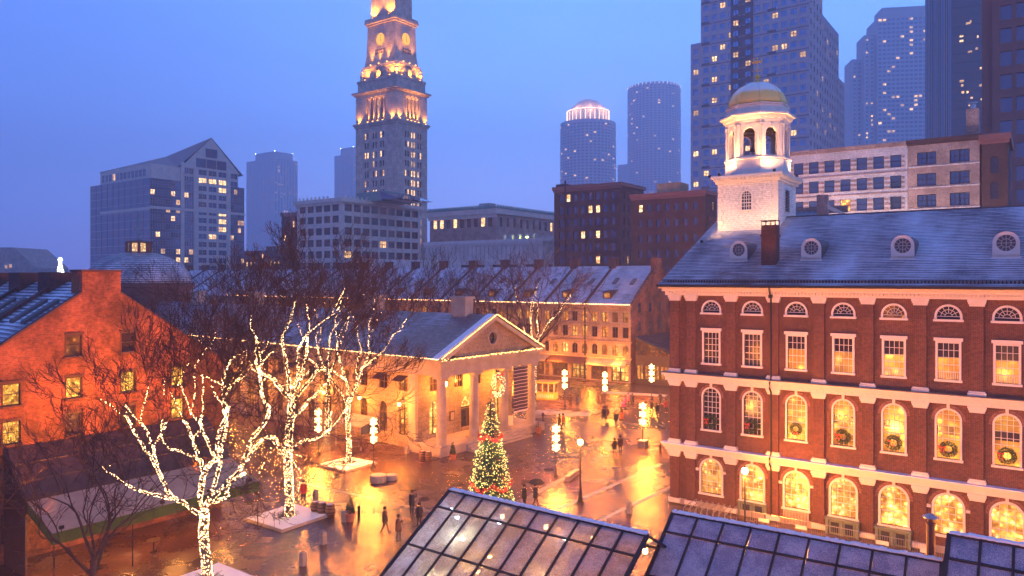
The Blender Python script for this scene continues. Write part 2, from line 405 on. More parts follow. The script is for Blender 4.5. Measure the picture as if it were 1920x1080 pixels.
class Windows:
    """puts window objects on a building; past `most` they go into one joined mesh"""
    def __init__(s, root, most=300, zmin=0): s.root = root; s.n = 0; s.most = most; s.rest = MB(); s.restm = []; s.zmin = zmin
    def put(s, side, x, y, z, w, h, rec, pm, fm, style='sash', arch=False):
        me = simple_window(w, h, rec, pm, fm, style, arch)
        if s.n < s.most and z >= s.zmin:
            link('window', me, s.root, (x, y, z), R(90) if side == 'R' else 0); s.n += 1
        else:
            for mm in (pm, fm):
                if mm not in s.restm: s.restm.append(mm)
            ms = [s.restm.index(pm), s.restm.index(fm)]
            vs_ = [(x - v.co.y, y + v.co.x, z + v.co.z) if side == 'R' else (x + v.co.x, y + v.co.y, z + v.co.z) for v in me.vertices]
            o = len(s.rest.v); s.rest.v.extend(vs_)
            for p in me.polygons: s.rest.f.append(tuple(o + i for i in p.vertices)); s.rest.m.append(ms[p.material_index])
    def done(s):
        if s.rest.f: s.rest.build('window', s.restm, s.root, kind='stuff')
def hitu(C, px, d):
    """distance along direction d from C until the photo column px"""
    k = (px - 960) / F; return (k * C.y - C.x) / (d.x - k * d.y)
def zat(py, Y): return CH + (HY - py) * Y / F
def block(name, label, cat, cx, Y, lx, rx, ztop, wallm, fr=None, ri=None, z0=0, wood='black_metal', lit=.12, litm='pane_far_lit', dark='pane_blue',
          group=None, most=300, cornice=None, roofm='roof_tar', depth=None, width=None, seed=1, parapet=.6, zmin=0, corner=None, rz=TH, root=None, ox=0, oy=0, rec=.25):
    """box building with its near corner at photo column cx, distance Y. fr / ri: (ncols, win width, [(z0,z1)...], style, arch)"""
    rr = random.Random(seed); u, v = frame(rz)
    C = corner or Vector(((cx - 960) / F * Y, Y, 0))
    W = width or -hitu(C, lx, u); D = depth or hitu(C, rx, v)
    if root is None: root = thing(name, label, cat, C, rz, group)
    mb = MB(); X0 = ox; Y0 = oy
    TF = lambda x, y, z: (X0 - W + x, Y0 + y, z); TR = lambda x, y, z: (X0 - y, Y0 + x, z)
    ws = Windows(root, most, zmin)
    for side, T, wd, spec in (('F', TF, W, fr), ('R', TR, D, ri)):
        if spec:
            specs = spec if isinstance(spec, list) else [spec]; zc = z0
            for k, sp in enumerate(specs):
                nc, ww, rows, style, arch = sp[:5]; mg = sp[5] if len(sp) > 5 else .6
                cols = nc if isinstance(nc, list) else even(nc, wd, mg, ww)
                zt = ztop if k == len(specs) - 1 else (rows[-1][1] + specs[k + 1][2][0][0]) / 2
                facade(mb, T, wd, zc, zt, cols, rows, rec, arch); zc = zt
                for r in rows:
                    run = rr.random() < .18
                    for c in cols:
                        on = rr.random() < (lit * 3 if run else lit * .8)
                        pm = litm if on else dark
                        p = T((c[0] + c[1]) / 2, 0, r[0])
                        ws.put(side, *p, c[1] - c[0], r[1] - r[0], rec, pm, wood, style, arch)
        else:
            mb.quad(T(0, 0, z0), T(wd, 0, z0), T(wd, 0, ztop), T(0, 0, ztop))
    ws.done()
    a, b, c, d = (X0 - W, Y0), (X0 - W, Y0 + D), (X0, Y0 + D), (X0, Y0)
    mb.quad((*b, z0), (*a, z0), (*a, ztop), (*b, ztop)); mb.quad((*c, z0), (*b, z0), (*b, ztop), (*c, ztop))
    mb.build('wall', wallm, root)
    MB().box(X0 - W + .3, X0 - .3, Y0 + .3, Y0 + D - .3, ztop - .4, ztop - .35).build('roof', roofm, root)
    if cornice:
        cm, ch, co = cornice; c_ = MB()
        c_.box(X0 - W - co, X0 + co, Y0 - co, Y0 - .003, ztop - ch, ztop + .25); c_.box(X0 + .003, X0 + co, Y0 - .003, Y0 + D + co, ztop - ch, ztop + .25)
        c_.box(X0 - W - co * .5, X0 + co * .5, Y0 - co * .5, Y0 - .005, ztop - ch * 1.8, ztop - ch - .01)
        c_.build('cornice', cm, root)
    return root, W, D

# ------------------------------------------------------------------ ground
def ground():
    m, N, L, P = newmat('plaza_paving'); v = geo(N)
    rot = N.new('ShaderNodeMapping'); L.new(v, rot.inputs[0]); rot.inputs['Rotation'].default_value = (0, 0, -TH)
    b = N.new('ShaderNodeTexBrick'); L.new(rot.outputs[0], b.inputs['Vector'])
    b.inputs['Scale'].default_value = 1; b.inputs['Brick Width'].default_value = .30; b.inputs['Row Height'].default_value = .16
    b.inputs['Mortar Size'].default_value = .014; b.inputs['Mortar Smooth'].default_value = .6
    b.inputs['Color1'].default_value = (.085, .038, .024, 1); b.inputs['Color2'].default_value = (.06, .034, .026, 1); b.inputs['Mortar'].default_value = (.02, .016, .014, 1)
    big = noise(N, L, v, .07, 5, .6); mid = noise(N, L, v, .45, 6, .65); fine = noise(N, L, v, 3, 5, .7)
    wet = rng(N, L, math_(N, L, 'MULTIPLY_ADD', mid, .6, big), .55, .95)
    sn = math_(N, L, 'ADD', math_(N, L, 'MULTIPLY', big, .9), math_(N, L, 'ADD', math_(N, L, 'MULTIPLY', mid, .7), math_(N, L, 'MULTIPLY', fine, .45)))
    snf = rng(N, L, sn, 1.14, 1.34, 0, .42)
    col = mixc(N, L, rng(N, L, mid, .3, .7), mixc(N, L, 1.0, b.outputs['Color'], (.75, .7, .7), 'MULTIPLY'), mixc(N, L, 1.0, b.outputs['Color'], (1.6, 1.3, 1.2), 'MULTIPLY'))
    L.new(mixc(N, L, snf, col, (.55, .54, .56)), P.inputs['Base Color'])
    rg = math_(N, L, 'MULTIPLY_ADD', wet, .22, .09)
    fine2 = noise(N, L, v, 9, 3, .6); L.new(math_(N, L, 'MULTIPLY_ADD', snf, .5, rg), P.inputs['Roughness'])
    P.inputs['Specular IOR Level'].default_value = 1.0
    inv = math_(N, L, 'SUBTRACT', 1.0, b.outputs['Fac'])
    h = math_(N, L, 'ADD', inv, math_(N, L, 'MULTIPLY', fine, 1.2))
    h = math_(N, L, 'ADD', math_(N, L, 'MULTIPLY', fine2, 1.6), math_(N, L, 'ADD', h, math_(N, L, 'MULTIPLY', mid, 2.5))); bump(N, L, h, .7, .022, P)
    m2, N, L, P = newmat('city_ground'); v = geo(N)
    L.new(mixc(N, L, noise(N, L, v, .05, 6), (.03, .03, .032), (.12, .12, .13)), P.inputs['Base Color']); P.inputs['Roughness'].default_value = .6
    mb = MB(); mb.quad((-6000, -3000, -.02), (6000, -3000, -.02), (6000, 6000, -.02), (-6000, 6000, -.02)); mb.build('ground', 'city_ground', kind='structure')
    mb = MB(); a = [U * x + V * y + Vector((0, 50, 0)) for x, y in ((-150, -60), (60, -60), (60, 150), (-150, 150))]
    mb.quad(*a); mb.build('plaza', 'plaza_paving', kind='structure')
ground()

# snow-covered strips and granite bands set into the plaza
def strip(name, a, b, wd, z, mat, label=None):
    a = Vector(a); b = Vector(b); d = (b - a).normalized(); n = Vector((-d.y, d.x, 0)) * wd / 2
    mb = MB(); mb.prism([a - n, b - n, b + n, a + n], (0, 0, z)); o = mb.build(name, mat, kind='structure'); return o
plain('granite_wet', (.16, .13, .11), .35, var=.4, scale=2); plain('slush', (.26, .25, .26), .5, var=.55, scale=1.5, bmp=.6, bd=.05)
strip('granite_band', G(968, 945), G(1065, 893), .5, .010, 'granite_wet')
strip('granite_band', G(1045, 955), G(1240, 870), .35, .008, 'slush')
strip('granite_band', G(1105, 985), G(1275, 905), .35, .009, 'slush')
strip('granite_band', G(985, 780), G(1180, 765), .5, .010, 'granite_wet')
strip('granite_band', G(1003, 772), G(1105, 777), 2.6, .006, 'slush')
strip('granite_band', G(560, 905), G(840, 965), .4, .007, 'granite_wet')
strip('granite_band', G(1130, 735), G(1250, 742), 2.0, .012, 'slush')

# ------------------------------------------------------------------ FANEUIL-like hall
def hall():
    O = Vector((11.98, 55.86, 0)); LN = 30.5; DP = 24.4
    h = thing('meeting_hall', 'three-storey red brick hall with white cupola, gold dome and snow-dusted slate roof', 'hall', O, TH)
    mb = MB(); T = lambda x, y, z: (x, y, z)
    cx = [3.25 + 3 * k for k in range(9)]
    col = lambda w_: [(c - w_ / 2, c + w_ / 2) for c in cx]
    facade(mb, T, LN, 0, 4.0, col(1.52), [(1.15, 3.62)], .3, True)
    facade(mb, T, LN, 4.0, 9.25, col(1.22), [(5.85, 8.85)], .25, True)
    facade(mb, T, LN, 9.25, 13.7, col(1.12), [(10.72, 12.95)], .25)
    facade(mb, T, LN, 13.7, 16.3, col(1.24), [(14.42, 15.21)], .25, True)
    # close the lunette rectangle's straight sides: arch radius .62
    mb.quad((0, 0, 0), (0, DP, 0), (0, DP, 16.3), (0, 0, 16.3)); mb.quad((LN, 0, 0), (LN, DP, 0), (LN, DP, 16.3), (LN, 0, 16.3)); mb.quad((0, DP, 0), (LN, DP, 0), (LN, DP, 16.3), (0, DP, 16.3))
    mb.add([(0, 0, 16.3), (0, DP, 16.3), (0, DP / 2, 22.0)], [(0, 1, 2)]); mb.add([(LN, 0, 16.3), (LN, DP, 16.3), (LN, DP / 2, 22.0)], [(0, 1, 2)])
    mb.build('wall', 'brick_red', h)
    MB().box(-.12, LN + .12, -.1, -.004, 0, .42).build('plinth', 'granite', h)
    # pilasters
    px = [.45] + [1.75 + 3 * k for k in range(10)] + [30.05]
    sets = ((.42, 3.55, 4.0, .22), (4.85, 8.85, 9.25, .18), (10.15, 15.25, 15.66, .18))
    for (z0, z1, zc, d) in sets:
        s = MB().box(-.34, .34, -d, -.002, z0, z1).mesh('pilaster', ['brick_red'])
        c = MB(); c.box(-.40, .40, -d - .05, -.001, z1 + .003, z1 + .13); c.box(-.45, .45, -d - .10, -.001, z1 + .133, z1 + .26); c.box(-.49, .49, -d - .14, -.001, z1 + .263, zc - .003)
        c = c.mesh('capital', ['trim_white'])
        bb = MB(); bb.box(-.48, .48, -d - .13, -.001, z0 - .27, z0 - .10); bb.box(-.43, .43, -d - .08, -.001, z0 - .097, z0 - .003)
        if z0 < 1: bb = MB().box(-.46, .46, -d - .1, -.104, .12, .419)
        bb = bb.mesh('base', ['trim_white'])
        for x in px:
            p = link('pilaster', s, h, (x, 0, 0)); link('capital', c, p); link('base', bb, p)
    # string courses and cornice
    def course(z0, z1, dd, topm):
        c = MB(); c.box(-.25, LN + .25, -.30, -.003, z0, z0 + (z1 - z0) * .45); c.box(-.33, LN + .33, -.36, -.003, z0 + (z1 - z0) * .45 + .002, z0 + (z1 - z0) * .72)
        c.box(-.45, LN + .45, -.52, -.003, z0 + (z1 - z0) * .72 + .002, z1)
        o = c.build('string_course', 'trim_white', h)
        MB().box(-.5, LN + .5, -.57, -.003, z1 + .002, z1 + .06).build('flashing', topm, o)
        return o
    course(4.0, 4.52, .5, 'snow')
    o = course(9.25, 9.82, .5, 'lead')
    tri = MB().box(-.1, .1, -.34, -.305, 9.28, 9.48).mesh('triglyph', ['trim_white'])
    for k in range(68): link('triglyph', tri, o, (.3 + k * .445, 0, 0))
    c = MB(); c.box(-.25, LN + .25, -.30, -.003, 15.66, 15.95); c.box(-.45, LN + .45, -.5, -.003, 15.953, 16.16); c.box(-.62, LN + .62, -.72, -.003, 16.163, 16.36)
    o = c.build('cornice', 'trim_white', h)
    den = MB().box(-.06, .06, -.43, -.303, 15.80, 15.94).mesh('dentil', ['trim_white'])
    for k in range(140): link('dentil', den, o, (.1 + k * .217, 0, 0))
    MB().box(-.7, LN + .7, -.92, -.722, 16.28, 16.46).build('gutter', 'black_metal', h)
    # roof
    dzr = 5.75 / 12.9 * .26
    snowroof('slate_hall', (.055, .06, .085), 16.42, dzr, amount=.52)
    mb = MB(); n = int(12.9 / .26)
    for sgn in (0, 1):
        for i in range(n):
            ya, yb = -.75 + .26 * i, -.75 + .26 * (i + 1); za, zb = 16.42 + dzr * i, 16.42 + dzr * (i + 1)
            if sgn: ya, yb = DP - ya, DP - yb
            mb.quad((-.7, ya, za + .03), (LN + .7, ya, za + .03), (LN + .7, yb, zb), (-.7, yb, zb))
            mb.quad((-.7, ya, za), (LN + .7, ya, za), (LN + .7, ya, za + .03), (-.7, ya, za + .03))
    o = mb.build('roof', 'slate_hall', h)
    MB().box(-.7, LN + .7, 12.05, 12.35, 22.02, 22.2).build('ridge_cap', 'lead', o)
    sg = MB()
    for k in range(150): sg.box(.0 + k * .2, .08 + k * .2, -.35, -.3, 16.62, 16.80)
    sg.tube([(-.5, -.325, 16.80), (LN + .5, -.325, 16.80)], .02, 4); sg.tube([(-.5, -.325, 16.70), (LN + .5, -.325, 16.70)], .02, 4)
    sg.build('snow_guard', 'black_metal', o, kind='stuff')
    # windows
    def win(x, z, w_, hh, arch, paneparts, nx, nz, fw, fan=0, sill=True, lintel=False, fr_m='trim_white', y=.18):
        f = MB(); ring(f, w_, hh, fw, arch, -.07, .2); 
        if sill: f.box(-w_ / 2 - fw - .06, w_ / 2 + fw + .06, -.16, .2, -.14, -.002)
        if lintel: f.box(-w_ / 2 - fw - .09, w_ / 2 + fw + .09, -.14, -.003, hh + fw + .002, hh + fw + .2)
        o = f.build('window', fr_m, h, (x, 0, z))
        bars_mb(w_, hh, nx, nz, y, arch, .035, fan=fan).build('muntin', fr_m, o)
        for pm, a, b in paneparts:
            if arch and b >= 1:
                pane_mb(w_, hh, True, y + .01).build('pane', pm, o)
            else:
                MB().quad((-w_ / 2, y + .008 - .003 * b, hh * a), (w_ / 2, y + .008 - .003 * b, hh * a), (w_ / 2, y + .008 - .003 * b, hh * b), (-w_ / 2, y + .008 - .003 * b, hh * b)).build('pane', pm, o)
        return o
    for k, x in enumerate(cx):
        # ground floor
        win(x, 1.15, 1.52, 2.47, True, [('pane_shop' if k != 3 else 'pane_lit_bright', 0, 1)], 4, 4, .14, fan=0)
        # imposts + keystone
        MB().box(x - .08, x + .08, -.14, -.003, 3.75, 3.99).build('keystone', 'trim_white', h)
        if k in (0, 2, 5, 8):
            for s in (-1, 1): MB().box(x + s * 1.1 - .17, x + s * 1.1 + .17, -.13, -.003, 2.72, 2.9).build('impost', 'trim_white', h)
        # second floor
        dark = k < 2
        parts = [('pane_hall', 0, 1)] if dark else [('pane_hall_lit', 0, 1), ('pane_hall', .48, .66)] if k > 2 else [('pane_hall_lit', 0, 1)]
        o = win(x, 5.85, 1.22, 3.0, True, parts, 4, 6, .12)
        MB().box(x - .08, x + .08, -.13, -.003, 8.97, 9.23).build('keystone', 'trim_white', h)
        # third floor
        parts = [('pane_hall', 0, 1)] if k < 2 else [('pane_hall_lit', 0, .585), ('pane_hall', .59, 1)]
        o = win(x, 10.72, 1.12, 2.23, False, parts, 4, 5 if k < 2 else 5, .13, lintel=True)
        if k > 3:
            b = MB()
            for q in range(9): b.lathe([(.018, 0), (.03, .1), (.018, .3), (.02, .42)], 6, (-.48 + q * .12, .14, .04))
            b.box(-.54, .54, .11, .17, .46, .5); b.build('balustrade', 'trim_white', o)
        # lunette
        win(x, 14.42, 1.24, .79, True, [('pane_hall' if k != 4 else 'pane_lit_low', 0, 1)], 1, 1, .13, fan=6, y=.15)
        # brick arch surround over ground windows
    for k, x in enumerate(cx):
        for (z, w_, hh) in ((1.15, 1.86, 2.64), (5.85, 1.5, 3.14)):
            f = MB(); a = outline(w_, hh, True)[1:-1]; b_ = outline(w_ + .34, hh + .17, True)[1:-1]
            for i in range(len(a) - 1): f.add([(a[i][0], -.028, a[i][1]), (a[i + 1][0], -.028, a[i + 1][1]), (b_[i + 1][0], -.028, b_[i + 1][1]), (b_[i][0], -.028, b_[i][1])], [(0, 1, 2, 3)])
            f.build('brick_arch', 'brick_arch', h, (x, 0, z))
    # wreaths in the second floor windows
    for k, x in enumerate(cx[:8]):
        mb = MB(); r_ = random.Random(40 + k)
        for i in range(1000):
            a = r_.uniform(0, 2 * math.pi); t = r_.uniform(0, 2 * math.pi); rr = .125 * r_.uniform(.6, 1.25)
            p = Vector(((.36 + rr * math.cos(t)) * math.cos(a), rr * math.sin(t), (.36 + rr * math.cos(t)) * math.sin(a)))
            d = Vector((r_.uniform(-1, 1), r_.uniform(-1, 1), r_.uniform(-1, 1))).normalized() * .075
            e = Vector((d.z, d.x, d.y)) * .35
            mb.add([p - d - e, p + d, p + e], [(0, 1, 2)])
        names = ['dark wreath with a red bow in the leftmost tall arched window', 'dark wreath in the second tall arched window, beside the downpipe', 'small round wreath against the first brightly lit arched window',
                 'dark wreath with hanging ribbon in the fourth tall arched window', 'dark wreath with red centre in the fifth tall arched window', 'dark wreath with bow in the sixth tall arched window',
                 'large dark wreath in the seventh tall arched window at the right edge', 'dark wreath in the eighth tall arched window beyond the seventh']
        wp = O + U * x + V * (-.16 - .0) ; z = 5.85 + (.62 if k != 2 else .78)
        wr = thing('wreath', names[k], 'wreath', (wp.x, wp.y, z), TH, 'wreaths hung in the tall hall windows')
        if k == 2: wr.scale = (.85, .85, .85)
        mb.build('greenery', 'needles', wr)
        b = MB(); dx = -.3 if k != 2 else 0; zz = .12 if k != 2 else -.3
        if k in (4,): dx = -.1
        for s in (-1, 1):
            b.add([(dx, -.15, zz), (dx + s * .17, -.17, zz + .1), (dx + s * .19, -.14, zz - .07)], [(0, 1, 2)])
            b.add([(dx, -.15, zz), (dx + s * .07, -.16, zz - .34), (dx + s * .14, -.16, zz - .30)], [(0, 1, 2)])
        b.lathe([(.03, -.03), (.045, 0), (.03, .03)], 6, (dx, -.16, zz)); b.build('bow', 'garland_red', wr)
    # downpipe
    d = MB(); d.tube([(7.62, -.8, 16.35), (7.62, -.55, 15.9), (7.62, -.28, 15.5), (7.62, -.28, 9.9), (7.62, -.62, 9.7), (7.62, -.62, 9.3), (7.62, -.28, 9.0), (7.62, -.28, 4.7), (7.62, -.62, 4.5), (7.62, -.62, 4.05), (7.62, -.28, 3.8), (7.62, -.28, .4)], .065, 8)
    d.box(7.5, 7.74, -.5, -.25, 15.55, 15.8); d.build('downpipe', 'black_metal', h)
    # basement bulkheads and doors
    for k in (1, 3, 4, 6):
        x = cx[k]; y0 = -.55 if k != 1 else -.12
        b = MB(); b.box(x - 1.02, x - .84, y0, -.005, 0, 1.0); b.box(x + .84, x + 1.02, y0, -.005, 0, 1.0); b.box(x - .05, x + .05, y0, y0 + .12, 0, .92); b.box(x - .84, x + .84, y0, -.105, .92, 1.0)
        b.box(x - 1.1, x + 1.1, y0 - .08, -.105, 1.002, 1.06)
        o = b.build('bulkhead', 'green_paint', h)
        for s in (-1, 1):
            dd = MB(); dd.box(x + s * .43 - .37, x + s * .43 + .37, y0 + .06, y0 + .1, .03, .91); q = dd.build('door', 'green_paint', o)
            MB().box(x + s * .43 - .25, x + s * .43 + .25, y0 + .03, y0 + .058, .15, .84).build('pane', 'pane_dark', q)
    for k in (2, 7):
        x = cx[k]; b = MB(); b.box(x - .8, x + .8, -.09, -.105, .05, .95)
        b = MB().box(x - .85, x + .85, -.16, -.104, .05, .98); o = b.build('basement_window', 'granite', h)
        f = MB()
        for q in range(8): f.box(x - .72 + q * .2, x - .70 + q * .2, -.2, -.165, .12, .9)
        f.build('grille', 'black_metal', o)
    # dormers
    for i, (x, sc) in enumerate(((4.15, .95), (9.43, .98), (15.3, 1), (21.1, 1.03), (27.0, 1))):
        y = 3.3; z = 16.42 + 5.75 * (y + .75) / 12.9; o = link('dormer', None, h, (x, y, z)); o.scale = (sc, sc, sc)
        w2, hh = 1.42, 1.62
        bd = MB(); pts = outline(w2, hh, True, 16); dep = 3.0
        bd.add([(a, 0.02, b) for a, b in pts] + [(a, dep, b) for a, b in pts], [(i_, i_ + 1, len(pts) + i_ + 1, len(pts) + i_) for i_ in range(len(pts) - 1)])
        bd.build('dormer_roof', 'lead', o)
        # front with a round hole
        fr = MB(); rc = .5; zc = hh - w2 / 2; nn = 32
        def pt(t):
            c, s = math.cos(t), math.sin(t)
            if s >= 0: return (w2 / 2 * c, zc + w2 / 2 * s)
            k_ = min((w2 / 2) / max(abs(c), 1e-6), zc / max(abs(s), 1e-6)); return (k_ * c, zc + k_ * s)
        for q in range(nn):
            t0, t1 = 2 * math.pi * q / nn, 2 * math.pi * (q + 1) / nn; a, b = pt(t0), pt(t1)
            a2, b2 = (rc * math.cos(t0), zc + rc * math.sin(t0)), (rc * math.cos(t1), zc + rc * math.sin(t1))
            fr.quad((a2[0], -.02, a2[1]), (b2[0], -.02, b2[1]), (b[0], -.02, b[1]), (a[0], -.02, a[1]))
            fr.quad((a2[0], -.02, a2[1]), (b2[0], -.02, b2[1]), (b2[0], .12, b2[1]), (a2[0], .12, a2[1]))
        fr.quad((-w2 / 2, -.02, 0), (-w2 / 2, -.02, zc - w2 / 2), (w2 / 2, -.02, zc - w2 / 2), (w2 / 2, -.02, 0))
        fr.box(-w2 / 2 - .05, w2 / 2 + .05, -.1, -.022, -.05, .06)
        fr.build('dormer_face', 'trim_white', o)
        MB().add([(rc * math.cos(2 * math.pi * q / 24), .1, zc + rc * math.sin(2 * math.pi * q / 24)) for q in range(24)], [tuple(range(24))]).build('pane', 'pane_dark' if i < 2 else 'pane_hall', o)
        mu = MB()
        for q in range(12):
            a = math.pi * q / 6 ; dv = Vector((math.cos(a), 0, math.sin(a))); c_ = Vector((0, .07, zc)); mu.tube([c_ + dv * .26, c_ + dv * .5], .014, 4)
        mu.tube([Vector((.26 * math.cos(2 * math.pi * q / 16), .07, zc + .26 * math.sin(2 * math.pi * q / 16))) for q in range(17)], .014, 4)
        mu.tube([(-.26, .07, zc), (.26, .07, zc)], .014, 4); mu.tube([(0, .07, zc - .26), (0, .07, zc + .26)], .014, 4)
        mu.build('muntin', 'trim_white', o)
    # chimney
    c = MB(); c.box(6.1, 7.15, 2.5, 3.5, 17.6, 20.85); c.box(6.04, 7.21, 2.44, 3.56, 20.0, 20.15)
    o = c.build('chimney', 'brick_red', h)
    c = MB()
    for a in (6.1, 6.45, 6.8, 7.12):
        for b in (2.5, 3.45): c.box(a, a + .04, b, b + .04, 20.85, 21.15)
    c.box(6.05, 7.2, 2.45, 3.55, 21.15, 21.2); c.build('chimney_cap', 'black_metal', o)
    # cupola
    x0, x1, y0, y1 = .35, 5.35, 9.4, 14.9
    xm, ym = (x0 + x1) / 2, (y0 + y1) / 2
    cup = link('cupola', None, h, (0, 0, 0))
    b = MB(); b.box(x0, x1, y0, y1, 20.2, 25.0); b.build('cupola_base', 'clapboard', cup)
    q = MB()
    for (cx_, cy_) in ((x0, y0), (x1, y0), (x1, y1)):
        for k in range(12): q.box(cx_ - .03 - (.02 if k % 2 else 0), cx_ + .03, cy_ - .03, cy_ + .4 + (.12 if k % 2 else 0), 20.3 + k * .39, 20.62 + k * .39) if cx_ == x1 and cy_ == y0 else None
    for k in range(12):
        e = .45 if k % 2 else .3
        q.box(x0 - .03, x0 + e, y0 - .04, y0 - .002, 20.35 + k * .39, 20.68 + k * .39); q.box(x1 - e, x1 + .04, y0 - .04, y0 - .002, 20.35 + k * .39, 20.68 + k * .39)
    q.build('quoin', 'trim_white', cup, kind='stuff')
    f = MB(); ring(f, .8, 1.55, .12, True, -.08, .1); f.box(-.55, .55, -.14, -.01, -.12, -.002); o = f.build('window', 'trim_white', cup, (xm - .05, y0, 22.7))
    pane_mb(.8, 1.55, True, -.01).build('pane', 'pane_dark', o); bars_mb(.8, 1.55, 4, 4, -.02, True, .04, fan=0).build('muntin', 'trim_white', o)
    lo = MB()
    for k in range(14): lo.box(x1 + .02, x1 + .08, ym - .5, ym + .5, 22.6 + k * .13, 22.68 + k * .13)
    lo.build('louvre', 'black_metal', cup)
    b = MB(); b.box(x0 - .2, x1 + .2, y0 - .2, y1 + .2, 25.0, 25.2); b.box(x0 - .5, x1 + .5, y0 - .5, y1 + .5, 25.42, 25.62); b.box(x0 - .3, x1 + .3, y0 - .3, y1 + .3, 25.2, 25.42)
    for k in range(16):
        b.box(x0 - .2 + k * .35, x0 - .05 + k * .35, y0 - .46, y0 - .302, 25.22, 25.415); b.box(x1 + .302, x1 + .46, y0 - .2 + k * .38, y0 - .05 + k * .38, 25.22, 25.415)
    b.build('cupola_cornice', 'trim_white', cup)
    oc = lambda r: r / math.cos(math.pi / 8)
    b = MB(); b.lathe([(oc(2.62), 25.6), (oc(2.62), 25.8), (oc(2.5), 25.85), (oc(2.5), 26.95), (oc(2.6), 27.0), (oc(2.6), 27.12), (oc(2.2), 27.12)], 8, (xm, ym, 0)); b.build('cupola_drum', 'trim_white', cup)
    # open belfry: eight faces each with an arched opening
    for k in range(8):
        a = math.pi / 4 * k; wd = 2 * 2.4 * math.tan(math.pi / 8) - .003; b = MB()
        facade(b, lambda x, y, z: (x - wd / 2, y - 2.4, z), wd, 27.12, 30.1, [(wd / 2 - .52, wd / 2 + .52)], [(27.3, 29.65)], .32, True)
        facade(b, lambda x, y, z: (x - wd / 2, y - 2.08, z), wd, 27.12, 30.1, [(wd / 2 - .52, wd / 2 + .52)], [(27.3, 29.65)], .0, True)
        for s in (-1, 1): b.box(s * .8 - .11, s * .8 + .11, -2.5, -2.402, 27.2, 29.75); b.box(s * .8 - .15, s * .8 + .15, -2.56, -2.402, 29.752, 29.95)
        b.box(-.09, .09, -2.5, -2.402, 29.66, 29.9)
        b.build('belfry_face', 'trim_white', cup, (xm, ym, 0), a)
    b = MB(); b.lathe([(.05, 29.4), (.12, 29.3), (.3, 29.1), (.42, 28.5), (.65, 28.1), (.68, 28.0), (.1, 28.0)], 16, (xm, ym, 0)); b.build('bell', 'lead', cup, smooth=True)
    MB().box(xm - 1.9, xm + 1.9, ym - .06, ym + .06, 29.4, 29.52).build('bell_beam', 'wood_dark', cup)
    MB().lathe([(2.2, 30.05), (2.2, 30.1)], 8, (xm, ym, 0)).build('belfry_ceiling', 'wood_dark', cup)
    b = MB(); b.lathe([(oc(2.45), 30.1), (oc(2.5), 30.35), (oc(2.62), 30.38), (oc(2.72), 30.62), (oc(2.95), 30.68), (oc(2.95), 30.82), (oc(2.4), 30.95), (oc(2.4), 31.55), (oc(2.5), 31.6), (oc(2.5), 31.7), (oc(2.3), 31.75)], 8, (xm, ym, 0)); b.build('cupola_entablature', 'trim_white', cup)
    m, N, L, P = newmat('gold_dome_snow'); v = coord(N); s_ = N.new('ShaderNodeSeparateXYZ'); L.new(v, s_.inputs[0])
    f_ = rng(N, L, math_(N, L, 'MULTIPLY_ADD', noise(N, L, v, 1.5, 4), .8, s_.outputs[2]), 32.75 + .3, 33.1 + .3)
    L.new(mixc(N, L, f_, (.85, .58, .16), (.85, .80, .74)), P.inputs['Base Color']); L.new(rng(N, L, f_, 0, 1, .12, 0), P.inputs['Metallic']); P.inputs['Roughness'].default_value = .42
    b = MB(); b.lathe([(2.42 * math.cos(t), 31.75 + 2.15 * math.sin(t)) for t in [math.pi / 2 * k / 12 * .985 for k in range(13)]], 24, (xm, ym, 0)); b.build('dome', 'gold_dome_snow', cup, smooth=True)
    for k in range(8):
        a = math.pi / 4 * k + math.pi / 8
        MB().tube([Vector((xm + 2.45 * math.cos(t) * math.cos(a), ym + 2.45 * math.cos(t) * math.sin(a), 31.75 + 2.18 * math.sin(t))) for t in [math.pi / 2 * q / 8 for q in range(9)]], .045, 5).build('dome_rib', 'gold_dome_snow', cup)
    b = MB(); b.lathe([(.35, 33.85), (.3, 34.0), (.12, 34.1), (.1, 34.25), (.24, 34.4), (.24, 34.5), (.1, 34.65), (.06, 34.8)], 12, (xm, ym, 0)); b.build('finial', 'gold_leaf', cup, smooth=True)
    b = MB(); b.tube([(xm, ym, 34.7), (xm, ym, 36.2)], .035, 6); b.tube([(xm - .5, ym, 35.0), (xm + .5, ym, 35.0)], .03, 4); b.tube([(xm, ym - .5, 35.0), (xm, ym + .5, 35.0)], .03, 4)
    # insect shaped vane
    b.lathe([(.02, -.5), (.1, -.4), (.13, -.15), (.09, .1), (.12, .2), (.1, .32), (.03, .38)], 8, (0, 0, 0)); nv = 7 * 8
    vv = b.v[-nv:]; b.v[-nv:] = [(xm + z, ym + y, 35.75 + x) for x, y, z in vv]
    for s in (-1, 1):
        b.tube([(xm + .1, ym + s * .05, 35.8), (xm - .1, ym + s * .25, 36.1), (xm - .5, ym + s * .3, 35.75)], .025, 4)
        b.tube([(xm + .3, ym + s * .03, 35.8), (xm + .55, ym + s * .1, 36.0)], .015, 4)
    b.build('weathervane', 'gold_leaf', cup)
    for (x, y) in ((1.2, 9.0), (4.6, 9.0)):
        l = lamp(h, (x, y - .4, 25.9), 260, (1, .55, .2), .15, 'SPOT', None, 60); l.rotation_euler = Vector((2.85 - x, 12 - y, 9.0)).to_track_quat('-Z', 'Y').to_euler()
